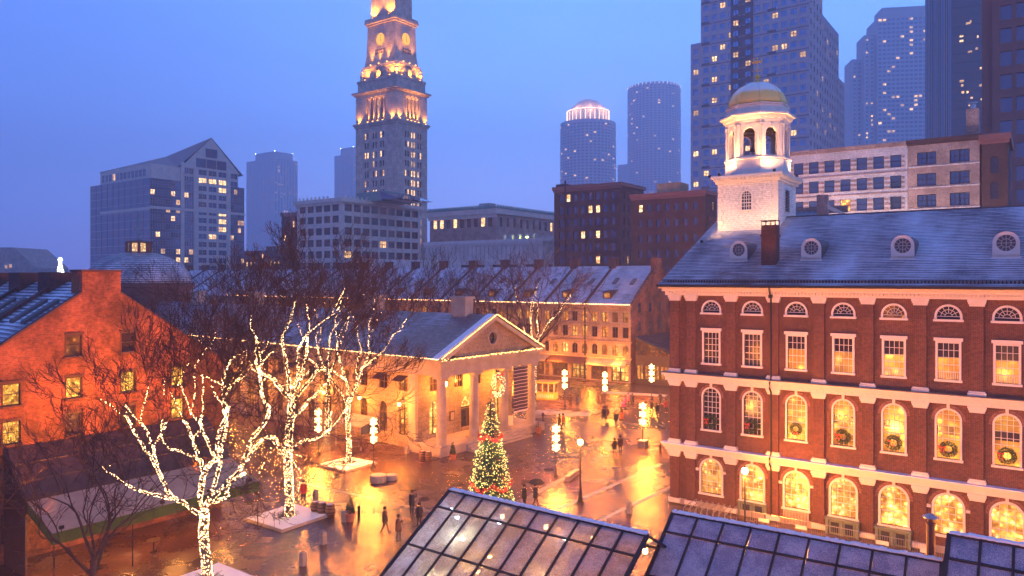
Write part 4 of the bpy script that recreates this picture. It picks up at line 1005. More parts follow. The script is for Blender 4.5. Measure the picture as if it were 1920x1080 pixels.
# ------------------------------------------------------------------ canopy terrace in front of the brick gable
def terrace():
    rz = R(-36.87); O = Vector((-26.8, 48.0, 0))
    c = thing('terrace_canopy', 'long lean-to canopy with dark glazed upper roof, pale lower roof and green valance', 'canopy', O, rz)
    y0, y1 = -5.4, 7.4
    n = 7
    for i in range(n):
        a, b = y0 + (y1 - y0) * i / n, y0 + (y1 - y0) * (i + 1) / n
        MB().prism([(.05, a + .04, 6.8), (.05, b - .04, 6.8), (3.1, b - .04, 4.25), (3.1, a + .04, 4.25)], (0, 0, .05)).build('roof_panel', 'canopy_brown', c)
        m = MB(); m.prism([(3.1, a + .01, 4.2), (3.1, b - .01, 4.2), (6.5, b - .01, 3.12), (6.5, a + .01, 3.12)], (0, 0, .04)); m.build('canvas_panel', 'canvas_pale', c)
        MB().prism([(.05, a - .04, 6.82), (.05, a + .04, 6.82), (3.15, a + .04, 4.27), (3.15, a - .04, 4.27)], (0, 0, .1)).build('rafter', 'wood_dark', c)
        for zz in (5.95, 5.1): 
            xx = .05 + (6.8 - zz) / 2.55 * 3.05; MB().box(xx - .03, xx + .03, a + .05, b - .05, zz + .02, zz + .09).build('purlin', 'wood_dark', c)
    m = MB(); k = 40
    for i in range(k):
        a, b = y0 + (y1 - y0) * i / k, y0 + (y1 - y0) * (i + 1) / k; da, db = .03 * math.sin(i * 2.1), .03 * math.sin((i + 1) * 2.1)
        m.quad((6.52 + da, a, 2.5), (6.52 + db, b, 2.5), (6.52, b, 3.15), (6.52, a, 3.15))
    m.build('valance', 'awning_green', c)
    m = MB(); m.prism([(3.1, y0, 4.2), (6.5, y0, 3.12), (6.5, y0, 2.5), (3.1, y0, 3.6)], (0, .03, 0)); m.build('end_valance', 'awning_green', c)
    m = MB(); m.prism([(3.1, y1, 4.2), (6.5, y1, 3.12), (6.5, y1, 2.5), (3.1, y1, 3.6)], (0, .03, 0)); m.build('end_valance', 'awning_green', c)
    MB().prism([(.02, y0 - .12, 6.85), (3.2, y0 - .12, 4.3), (3.2, y0 - .12, 0), (.02, y0 - .12, 0)], (0, .1, 0)).build('end_wall', 'wood_dark', c)
    for y in (y0 + .1, y0 + 4.3, y0 + 8.6, y1 - .1): MB().tube([(6.45, y, 0), (6.45, y, 3.12)], .035, 8).build('post', 'black_metal', c)
    # heaters and low orange lanterns under the canopy
    for y in (-4, -.8, 2.4, 5.4):
        l = MB(); l.tube([(5.2, y, 3.45), (5.2, y, 2.6)], .015, 4); o = l.build('hanging_lantern', 'black_metal', c); MB().lathe([(.05, 2.35), (.13, 2.42), (.13, 2.52), (.05, 2.6)], 10, (5.2, y, 0)).build('lamp_glass', 'globe_glow', o)
        lamp(c, (5.2, y, 2.3), 90, (1, .35, .06), .1)
    lamp(c, (2.0, -3.2, 4.0), 60, (1, .7, .3), .15)
    # tables on the terrace
    u, v = frame(rz)
    tb = thing('terrace_table', 'small round table under the canopy edge, farthest left', 'table', O + u * 5.2 + v * -2.4, rz, 'round tables under the canopy')
    MB().lathe([(.4, .72), (.42, .74), (.42, .76)], 16).build('tabletop', 'wood_dark', tb); MB().lathe([(.22, 0), (.22, .03), (.04, .06), (.04, .72)], 12).build('pedestal', 'black_metal', tb)
    again(tb, O + u * 5.2 + v * .8, rz, 'middle round table standing under the canopy edge'); again(tb, O + u * 5.2 + v * 3.9, rz, 'round table under the canopy edge, closest to the large lit tree')
terrace()

# ------------------------------------------------------------------ bare trees
def grow(rr, p, d, length, rad, depth, out, up=.25, spread=.55, wig=.18, minr=.014):
    """recursive branch: appends (points, radii) to out"""
    n = 4; pts = [Vector(p)]; rads = [rad]; d = d.normalized()
    for i in range(n):
        d = (d + Vector((rr.gauss(0, wig), rr.gauss(0, wig), rr.gauss(0, wig) + up * .25))).normalized()
        pts.append(pts[-1] + d * length / n); rads.append(max(minr, rad * (1 - .38 * (i + 1) / n)))
    out.append((pts, rads, depth))
    if depth <= 0: return
    k = 3 if rr.random() < .35 else 2
    for j in range(k):
        a = rr.uniform(0, 6.283); o = d.orthogonal().normalized(); o = (Matrix.Rotation(a, 3, d) @ o)
        nd = (d + o * rr.uniform(.5, 1.2) * spread).normalized()
        grow(rr, pts[-1], nd, length * rr.uniform(.68, .88), rads[-1] * .8, depth - 1, out, up, spread, wig, minr)
    for j in (2, 3):
        if rr.random() < .85:
            a = rr.uniform(0, 6.283); o = Matrix.Rotation(a, 3, d) @ d.orthogonal().normalized()
            nd = (d * .6 + o * rr.uniform(.6, 1.1) * max(spread, .5)).normalized()
            grow(rr, pts[j], nd, length * rr.uniform(.4, .65), rads[j] * .5, depth - 2 if depth > 1 else 0, out, up, spread, wig, minr)
def limbs_mesh(out, lo, hi):
    mb = MB()
    for pts, rads, dp in out:
        if lo <= dp <= hi: mb.tube(pts, rads, 7 if rads[0] > .12 else 5 if rads[0] > .05 else 3, cap=False)
    return mb
def smooth_path(pts, rr, k=3, jit=.03):
    P = [Vector(p) for p in pts]; r = [P[0]]
    for i in range(len(P) - 1):
        p0, p1, p2, p3 = P[max(i - 1, 0)], P[i], P[i + 1], P[min(i + 2, len(P) - 1)]
        for q in range(1, k + 1):
            t = q / k; r.append(.5 * ((2 * p1) + (p2 - p0) * t + (2 * p0 - 5 * p1 + 4 * p2 - p3) * t * t + (3 * p1 - p0 - 3 * p2 + p3) * t ** 3) + Vector((rr.gauss(0, jit), rr.gauss(0, jit), rr.gauss(0, jit))))
    return r
def lit_tree(label, px, py, limbs, sc, seed, density=1.0, depth=4, L0=2.6, mat='bulb_warm', twl=None):
    """limbs: list of (r0, r1, [(dx_px, dy_px) from the trunk foot], depth offset): real limbs with their own depth"""
    rr = random.Random(seed); base = G(px, py); Y = base.y; k = Y / F
    t = thing('lit_tree', label, 'tree', base, 0, 'bare trees wrapped in warm bulbs')
    tr = MB(); cr = []; bl = MB(); nb = 0
    for li, (r0, r1, pts, dy) in enumerate(limbs):
        n = len(pts); P = [Vector((x * k, dy * (i / max(1, n - 1)) ** 1.2 * (1 if li else 0), -z * k)) for i, (x, z) in enumerate(pts)]
        # a limb starts on its parent's path: share the depth at the nearest earlier point
        if li:
            best = None
            for q in lit_tree.pts:
                dd = (q.x - P[0].x) ** 2 + (q.z - P[0].z) ** 2
                if best is None or dd < best[0]: best = (dd, q)
            P = [p + Vector((0, best[1].y, 0)) for p in P]; P[0] = best[1].copy()
        else: lit_tree.pts = []
        r0 *= .85 if li == 0 else .72; r1 *= .62 if li else .8; S = smooth_path(P, rr, 4, .03 if li else .012); lit_tree.pts.extend(S)
        rad = [r0 + (r1 - r0) * i / (len(S) - 1) for i in range(len(S))]
        if li == 0: rad[0] *= 1.5; rad[1] *= 1.15
        tr.tube(S, rad, 9 if li == 0 else 7)
        Lg = sum((b - a).length for a, b in zip(S, S[1:]))
        nb_ = int(Lg * (2 * math.pi * (r0 + r1) / 2) * 88 * density + Lg * 13 * density)
        for _ in range(nb_):
            i = rr.randrange(len(S) - 1); f = rr.random(); p = S[i].lerp(S[i + 1], f); r = rad[i] + (rad[i + 1] - rad[i]) * f
            d = (S[i + 1] - S[i]).normalized(); o = Matrix.Rotation(rr.uniform(0, 6.283), 3, d) @ d.orthogonal().normalized()
            bl.octa(p + o * (r + .02), rr.uniform(.011, .021))
        if li:
            d = (S[-1] - S[-3]).normalized()
            for q in range(2): grow(rr, S[-1], (d + Vector((rr.gauss(0, .3), rr.gauss(0, .4), .2))), L0 * rr.uniform(.7, 1.0), r1 * .9, depth, cr, up=.35, spread=.55)
            for i in range(4, len(S) - 2, 4):
                d = (S[i + 1] - S[i]).normalized(); o = Matrix.Rotation(rr.uniform(0, 6.283), 3, d) @ d.orthogonal().normalized()
                grow(rr, S[i], d * .4 + o, L0 * rr.uniform(.5, .8), .03, depth - 2, cr, up=.2, spread=.6)
    for pts, rads, dp in cr:
        if dp >= depth - 1 and pts[0].z > 4.8:
            pr_ = .7 if dp >= depth else .15
            if rr.random() > pr_: continue
            for a_, b_ in zip(pts, pts[1:]):
                for _ in range(int((b_ - a_).length * (19 if dp >= depth else 11) * density)):
                    p = a_.lerp(b_, rr.random()); bl.octa(p + Vector((rr.gauss(0, 1), rr.gauss(0, 1), rr.gauss(0, 1))).normalized() * (rads[1] + .012), rr.uniform(.010, .018))
    tr.build('trunk', 'bark', t, smooth=True)
    limbs_mesh(cr, 0, 9).build('crown', 'twig', t, kind=None)
    # a few stray bulbs higher up
    for pts, rads, dp in cr:
        if dp == 2 and rr.random() < .02: bl.octa(pts[2], .02)
    bl.build('bulbs', mat, t, kind='stuff')
    return t
def tree_pit(px, py, half, label, base=None):
    b = base or G(px, py); rz = TH
    t = thing('tree_pit', label, 'tree pit', (b.x, b.y, 0), rz)
    MB().box(-half, half, -half, half, 0, .16).build('kerb', 'granite', t); MB().box(-half + .12, half - .12, -half + .12, half - .12, .161, .20).build('snow_cover', 'snow', t)
    m = MB(); r_ = random.Random(int(px))
    for i in range(60):
        a = r_.uniform(0, 6.28); m.tube([(.2 * math.cos(a), .2 * math.sin(a), .2), ((.5 + r_.random() * .4) * math.cos(a + .3), (.5 + r_.random() * .4) * math.sin(a + .3), .2 + r_.uniform(.05, .25))], .012, 3)
    m.build('cut_stems', 'twig', t, kind='stuff')
# nearest lit tree (offsets in photo pixels from its foot at 388,1092)
def c3(pts, ox, oy): return [(x / 3 - ox, 720 + y / 3 - oy) for x, y in pts]
q = lambda *p: c3(p, 388, 1092)
lit_tree('large bare tree wrapped in dense white bulbs in front of the green-edged canopy', 388, 1092, [
    (.30, .26, [(0, 0), (-1, -40), (-7, -90), (-5, -118), (-4, -132)], 0),
    (.15, .06, q((1150, 720), (1110, 720), (1060, 660), (1000, 625), (960, 610), (860, 570), (780, 525)), -1.4),
    (.11, .05, q((1000, 625), (940, 540), (900, 460), (840, 380), (780, 290), (710, 190)), .6),
    (.08, .04, q((900, 460), (890, 370), (870, 270), (840, 200)), -.5), (.06, .04, q((890, 350), (925, 270), (940, 210)), .5),
    (.15, .05, q((1150, 710), (1120, 660), (1125, 560), (1100, 450), (1050, 360), (1010, 280), (960, 235)), 1.6),
    (.07, .04, q((1050, 345), (1090, 260), (1080, 220), (1045, 175)), -.4),
    (.15, .06, q((1140, 640), (1130, 560), (1170, 470), (1240, 400), (1260, 280), (1320, 150), (1350, 100)), -1.8),
    (.08, .04, q((1230, 410), (1180, 330), (1130, 240), (1120, 180)), .8),
    (.14, .05, q((1170, 700), (1205, 560), (1230, 400), (1255, 240), (1230, 160)), .6),
    (.15, .05, q((1180, 690), (1260, 570), (1340, 480), (1390, 330), (1460, 230), (1470, 170), (1420, 100), (1400, 0), (1380, -60)), 2.2),
    (.11, .05, q((1190, 700), (1280, 630), (1300, 560), (1400, 480), (1430, 470)), -1.5),
    (.09, .05, q((1335, 480), (1440, 350), (1530, 290), (1590, 340)), -.8),
    (.06, .04, q((1100, 450), (1040, 400), (970, 360)), -.9)], 1, seed=21, density=1.0, L0=2.4, depth=4)
q2 = lambda *p: [(x / 3 - 543, 480 + y / 3 - 972) for x, y in p]
lit_tree('tall lit tree with the thickest glowing trunk standing in a snow-covered square pit', 543, 972, [
    (.33, .28, [(0, 0), (-1, -60), (-3, -110), (0, -170), (4, -215)], 0),
    (.16, .05, q2((1630, 830), (1600, 760), (1560, 690), (1490, 640), (1480, 570)), -1.5), (.15, .05, q2((1640, 800), (1620, 700), (1600, 600), (1570, 480), (1565, 440)), 1.2),
    (.16, .05, q2((1650, 800), (1690, 700), (1720, 620), (1745, 520), (1750, 450)), -1), (.14, .05, q2((1655, 830), (1720, 720), (1790, 640), (1850, 660), (1920, 720)), 1.6),
    (.12, .05, q2((1640, 920), (1700, 860), (1760, 800), (1850, 720), (1900, 650)), -2), (.10, .05, q2((1640, 1120), (1700, 1040), (1800, 1010), (1890, 950)), -1.2),
    (.09, .04, q2((1650, 770), (1665, 660), (1655, 540), (1670, 470)), 2), (.08, .04, q2((1600, 780), (1540, 730), (1475, 700)), 2), (.10, .05, q2((1620, 1180), (1560, 1060), (1510, 1010), (1450, 1060), (1420, 1130)), -1)], 1, seed=8, density=1.15, L0=2.7, depth=5)
q3 = lambda *p: [(x - 655, y - 872) for x, y in p]
lit_tree('slimmer lit tree in a raised square bed beside the market hall wall', 655, 872, [
    (.24, .2, [(0, 0), (-1, -50), (-3, -100), (0, -128)], 0),
    (.12, .05, q3((653, 760), (640, 735), (620, 705), (600, 682), (585, 670)), -1.2), (.10, .05, q3((655, 750), (645, 710), (632, 670), (628, 640)), 1), (.12, .05, q3((655, 752), (675, 715), (680, 690), (700, 675), (722, 655)), -.9),
    (.10, .05, q3((656, 745), (668, 715), (665, 690), (672, 655)), 1.4), (.08, .04, q3((600, 685), (580, 700), (560, 715)), -.6), (.07, .04, q3((683, 690), (692, 665), (690, 640)), .8)], 1, seed=5, density=1.0, L0=2.6, depth=5)
lit_tree('thin lit trunk behind the slim lit tree, close to the market hall piers', 612, 815, [
    (.22, .17, [(0, 0), (2, -60), (4, -110)], 0), (.10, .05, [(4, -100), (-6, -135), (-12, -165)], -1), (.09, .05, [(4, -105), (16, -140), (24, -175)], 1), (.08, .05, [(4, -110), (2, -150), (6, -190)], .6)], 1, seed=14, density=.8, depth=4, L0=2.8)
lit_tree('lit tree rising just behind the large foreground tree, near the brick gable corner', 408, 880, [
    (.22, .17, [(0, 0), (-1, -50), (0, -100), (-2, -150)], 0), (.10, .05, [(-2, -140), (-14, -180), (-8, -215)], -1), (.09, .05, [(-1, -145), (14, -190), (26, -210)], 1), (.09, .04, [(-1, -120), (30, -160), (52, -175)], -1)], 1, seed=15, density=.75, depth=5, L0=2.8)
lit_tree('distant lit tree glowing above the right slope of the pediment', 1003, 742, [
    (.22, .16, [(0, 0), (0, -50), (-2, -90)], 0), (.11, .06, [(-2, -85), (-6, -115), (-8, -145)], -.6), (.1, .06, [(-2, -88), (12, -115), (26, -138), (36, -146)], .6), (.09, .05, [(-2, -80), (-14, -100), (-22, -130)], .4), (.08, .05, [(-2, -90), (6, -120), (4, -140)], 1)], 1, seed=16, density=.6, depth=4, L0=3.4)
tree_pit(0, 0, 2.1, 'snow-covered square tree bed around the tallest lit trunk', Vector((-15.8, 51.9, 0)))
tree_pit(1, 0, 1.9, 'raised snow-covered bed around the slimmer lit tree', Vector((-14.9, 66.6, 0)))
tree_pit(2, 0, 1.8, 'snow-covered bed at the foot of the large lit tree at the bottom edge', Vector((-16.9, 41.0, 0)))

def bare_protos():
    P = []
    for k, (dep, L0, up) in enumerate(((5, 3.9, .32), (5, 3.7, .28), (5, 4.0, .30))):
        rr = random.Random(100 + k); out = []
        trunk = [Vector((0, 0, 0)), Vector((.05, .03, 1.2)), Vector((.0, .1, 2.4)), Vector((.08, .05, 3.6))]
        for j in range(5 if k < 2 else 6):
            a = 2 * math.pi * j / 5 + rr.uniform(-.3, .3); grow(rr, trunk[-1 - (j % 2)], Vector((math.cos(a) * .62, math.sin(a) * .62, 1)), L0, .14, dep - 1, out, up=up, spread=.5, minr=.02)
        tm = MB().tube(trunk, [.36, .28, .25, .22], 9)
        tm.tube
        big = MB()
        P.append((tm.mesh('trunk', ['bark']), limbs_mesh(out, 0, 9).mesh('crown', ['twig'])))
    return P
PROT = bare_protos()
def bare_tree(pos, k, rz, sc, label, group=None):
    t = thing('bare_tree', label, 'tree', pos, rz, group); t.scale = (sc, sc, sc)
    link('trunk', PROT[k][0], t); link('crown', PROT[k][1], t); return t
rr = random.Random(31); ORD = 'first second third fourth fifth sixth seventh eighth ninth tenth eleventh'.split()
SM = Vector((19.0, 117.9, 0)); su, sv = frame(R(-35.8))
for i in range(11):
    p = SM - su * (13 + i * 8.2) - sv * rr.uniform(8, 10.5)
    bare_tree(p, i % 3, rr.uniform(0, 6), rr.uniform(1.35, 1.55), ORD[i] + ' bare tree from the right in the row before the far market buildings', 'bare trees in the row between the market buildings')
# street trees between the market hall and the brick gable row
QO = Vector((-6.75, 70, 0)); qu, qv = frame(R(-39))
for i in range(5):
    p = QO - qu * (22 + i * 12.5) - qv * rr.uniform(7, 9.5)
    bare_tree(p, (i + 1) % 3, rr.uniform(0, 6), rr.uniform(.95, 1.15), ORD[i] + ' bare tree, counted from the camera, in the lane left of the market hall', 'bare trees in the lane left of the market hall')
lb = bare_tree(Vector((-21.6, 38.0, 0)), 2, 1.0, .66, 'unlit bare tree with snow on its limbs, nearest the bottom left corner')
bare_tree(Vector((-28.6, 38.0, 0)), 1, 2.2, .66, 'unlit bare tree reaching in from the left edge across the brick wall')

# ------------------------------------------------------------------ lamp posts
def snowflake_lamp():
    t = thing('snowflake_lamp', 'lamp', 'lamp post', (0, 0, 0), 0, 'lamp posts dressed with glowing snowflakes')
    b = MB(); b.lathe([(.22, 0), (.22, .08), (.12, .2), (.09, .35), (.06, .5), (.05, 2.3), (.07, 2.32), (.05, 2.4), (.045, 4.3)], 10); b.build('post', 'black_metal', t, smooth=False)
    for z in (2.5, 3.28, 4.06):
        f = MB()
        for k in range(6):
            a = math.pi / 3 * k + math.pi / 6
            for yy, rot in ((0, 0), (0, 1)):
                d = Vector((math.cos(a), 0, math.sin(a))) if not rot else Vector((0, math.cos(a), math.sin(a)))
                p = Vector((-.012, -.07, z)) if not rot else Vector((.07, 0, z)); s = Vector((-d.z, 0, d.x)) if not rot else Vector((0, -d.z, d.y))
                f.tube([p, p + d * .33], .022, 5)
                for sg in (-1, 1): f.tube([p + d * .20, p + d * .29 + s * sg * .10], .018, 4)
                f.octa(p + d * .35, .04)
        f.build('snowflake', 'snowflake_glow', t)
    return t
S0 = snowflake_lamp(); PW = 950
spots = [((1042, 893), 'snowflake lamp post nearest the centre, left of the tall black globe lamp', 1), ((1205, 838), 'snowflake lamp post on a planter beside the brick hall corner', 1), ((1134, 768), 'snowflake lamp post in the middle of the far square', 1.1),
         ((1059, 763), 'snowflake lamp post behind the right end of the portico', 1.1), ((1222, 748), 'farthest snowflake lamp post, close to the brick gable of the market row', 1.1), ((700, 876), 'snowflake lamp post between the slim lit tree and the portico', 1), ((597, 852), 'snowflake lamp post left of the slim lit tree', 1)]
for i, ((px, py), lab, sc) in enumerate(spots):
    p = G(px, py)
    if i == 0: S0.location = p; S0['label'] = lab; o = S0; S0.rotation_euler.z = .3
    else: o = again(S0, p, .3 + i, lab, sc)
    lamp(o, (0.0, -.25, 3.2), PW, (1, .26, .022), .35)
pl = thing('planter', 'square dark planter box at the foot of the snowflake lamp by the hall', 'planter', G(1205, 838) + Vector((0, -.1, 0)), TH)
MB().box(-.4, .4, -.4, .4, .0, .62).box(-.45, .45, -.45, .45, .62, .7).build('box', 'granite_dark', pl); MB().box(-.36, .36, -.36, .36, .7, .72).build('soil', 'snow', pl)

def globe_lamp(loc, label, zg, power=500, group='tall black globe lamp posts'):
    t = thing('globe_lamp', label, 'lamp post', loc, 0, group)
    b = MB(); b.lathe([(.26, 0), (.26, .1), (.2, .15), (.2, .35), (.13, .5), (.12, .9), (.08, 1.0), (.065, 1.4), (.065, 1.5), (.055, 1.6), (.045, zg - .45), (.08, zg - .42), (.06, zg - .36), (.12, zg - .26), (.13, zg - .22)], 12); b.build('post', 'black_metal', t)
    g = MB(); g.lathe([(.12, zg - .21), (.2, zg - .08), (.21, zg + .04), (.15, zg + .16), (.08, zg + .2)], 16); g.build('globe', 'globe_glow', t, smooth=True)
    g = MB(); g.lathe([(.09, zg + .205), (.1, zg + .23), (.03, zg + .3), (.015, zg + .42)], 10); g.build('cap', 'black_metal', t)
    lamp(t, (0, -.32, zg - .1), power, (1, .27, .025), .18)
    return t
globe_lamp(G(1088, 943), 'tall black globe lamp post standing alone in the middle of the square', 4.6, 420)
globe_lamp(O_ := Vector((15.0, 47.4, 0)), 'black globe lamp post in front of the hall, second arched bay from the left', 4.55, 1300)
ORD2 = ['nearest the hall facade on the right', 'on the street right of the pavilions', 'farthest right behind the pavilions', 'behind the right pavilion', 'behind the left pavilion', 'on the street left of the terrace', 'on the left side of the street', 'beside the terrace end']
# lamp posts added out of view for warm light on hall, gable and square
for i, (x, y, z_, p_) in enumerate(((24, 30.5, 5.2, 1900), (28, 27, 5.2, 1900), (31, 23, 6, 1900), (10, 19, 8, 500), (0, 19, 8, 500), (-24.5, 30.5, 7.5, 500), (-19, 24, 7.5, 500), (-31, 36, 5.2, 300))):
    globe_lamp((x, y, 0), 'added black globe lamp post out of view, ' + ORD2[i], z_, p_)

def aimed(parent, loc, target, power, color, spot, radius=.2):
    d = Vector(target) - Vector(loc); l = lamp(parent, loc, power, color, radius, 'SPOT', None, spot); l.rotation_euler = d.to_track_quat('-Z', 'Y').to_euler(); return l
cu, cv = frame(R(-36.87)); CO = Vector((-26.8, 48.0, 0))
for k, (yy, p_) in enumerate(((-5.0, 2300), (-2.4, 2300), (.6, 2300), (3.6, 1900), (6.6, 1500))):  # lamps added on the canopy edge to brighten the brick gable
    fp = thing('added_flood_lamp', ORD[k] + ' added flood lamp from the left on the outer canopy edge, aimed up the gable', 'flood lamp', CO + cu * 6.62 + cv * yy + Vector((0, 0, 3.2)), R(-36.87), 'flood lamps added on the canopy edge')
    MB().tube([(0, 0, -.1), (0, 0, .12)], .02, 6).build('bracket', 'black_metal', fp); MB().box(-.05, .05, -.12, .12, .12, .3).build('lamp_head', 'black_metal', fp)
    aimed(None, CO + cu * 6.5 + cv * yy + Vector((0, 0, 3.55)), CO + cv * yy * .95 + Vector((0, 0, 12.5)), p_ * .75, (1, .24, .012), 74)

# ------------------------------------------------------------------ decorated conifer
def xmas():
    p = Vector((-1.55, 53.2, 0)); t = thing('christmas_tree', 'tall decorated conifer wound with warm bulbs and red garlands before the portico', 'christmas tree', p)
    rr = random.Random(77); H = 8.5; R0 = 1.95
    MB().tube([(0, 0, 0), (0, 0, 8)], [.16, .04], 8).build('trunk', 'bark', t)
    g = MB(); bl = MB()
    R0 = 1.72; rad = lambda z: R0 * (1 - (z - .35) / (H - .2)) ** .86 * (1 + .11 * math.sin(z * 7) * math.sin(z * 2.3))
    for i in range(5200):
        z = .35 + (H - .5) * (1 - math.sqrt(rr.random())); a = rr.uniform(0, 6.283); r = rad(z) * rr.uniform(.35, 1.06)
        c, s = math.cos(a), math.sin(a); L_ = rr.uniform(.16, .34) * (1 - .4 * z / H)
        d = Vector((c, s, rr.uniform(-.35, .15))).normalized() * L_; side = Vector((-s, c, rr.uniform(-.2, .2))) * L_ * .3
        P0 = Vector((r * c, r * s, z)); g.add([P0 - side, P0 + d * .9, P0 + side, P0 - d * .6 + Vector((0, 0, .05))], [(0, 1, 2), (0, 2, 3)])
    g.build('needles', 'needles', t)
    for i in range(1500):
        z = .3 + (H - .35) * (1 - math.sqrt(rr.random())); a = rr.uniform(0, 6.283); r = rad(z) * rr.uniform(.9, 1.1); bl.octa((r * math.cos(a), r * math.sin(a), z), rr.uniform(.016, .03))
    bl.build('bulbs', 'bulb_gold2', t, kind='stuff')
    for z0, sw, nb in ((5.35, .30, 4), (2.05, .5, 5)):
        gl = MB()
        for i in range(900):
            a = 2 * math.pi * i / 900; z = z0 - abs(math.sin(a * nb / 2 + .5)) * sw * 1.1 + .35; r = rad(z) * 1.07
            q_ = Vector((r * math.cos(a), r * math.sin(a), z)) + Vector((rr.gauss(0, .06), rr.gauss(0, .06), rr.gauss(0, .07)))
            d = Vector((rr.uniform(-1, 1), rr.uniform(-1, 1), rr.uniform(-1, 1))).normalized() * .085; gl.add([q_ - d, q_ + d, q_ + Vector((d.y, d.z, d.x)) * .8], [(0, 1, 2)])
        gl.build('garland', 'garland_red', t)
    s = MB()
    for k in range(6):
        a = math.pi / 3 * k; s.tube([(0, 0, H + .1), (.22 * math.cos(a), 0, H + .1 + .22 * math.sin(a))], [.04, .01], 4)
    s.build('star', 'gold_leaf', t)
    # gold light of the bulbs on the garlands
    for z in (2.2, 5.2): 
        for a in (4.0, 5.3): lamp(t, (rad(z) * 1.5 * math.cos(a), rad(z) * 1.5 * math.sin(a), z), 25, (1, .65, .25), .2)
emis('bulb_gold2', (1, .70, .18), 4)
xmas()

# ------------------------------------------------------------------ glazed roofs in the foreground
def glassmat(name, base, tr=.18):
    m, N, L, P = newmat(name); v = coord(N)
    sp = noise(N, L, v, 26, 3, .7); bg_ = noise(N, L, v, .9, 4, .6)
    f = rng(N, L, math_(N, L, 'MULTIPLY_ADD', bg_, .8, sp), .80, 1.08)
    L.new(mixc(N, L, math_(N, L, 'MULTIPLY', f, .55), base, (.5, .53, .6)), P.inputs['Base Color']); L.new(rng(N, L, f, 0, 1, .22, .6), P.inputs['Roughness'])
    P.inputs['Specular IOR Level'].default_value = .9
    t = N.new('ShaderNodeBsdfTransparent'); t.inputs[0].default_value = (.8, .85, .9, 1); mx = N.new('ShaderNodeMixShader')
    L.new(rng(N, L, f, 0, 1, tr, tr * .25), mx.inputs[0]); o = N['Material Output']; tl = N.new('ShaderNodeBsdfTranslucent'); tl.inputs[0].default_value = (.85, .82, .78, 1); m1 = N.new('ShaderNodeMixShader'); m1.inputs[0].default_value = .3 if tr > .3 else .08; L.new(P.outputs[0], m1.inputs[1]); L.new(tl.outputs[0], m1.inputs[2]); L.new(m1.outputs[0], mx.inputs[1]); L.new(t.outputs[0], mx.inputs[2]); L.new(mx.outputs[0], o.inputs[0])
    bump(N, L, sp, .3, .01, P); return m
glassmat('frosted_glass', (.15, .15, .19), .5); glassmat('frosted_glass_blue', (.11, .15, .25), .06)
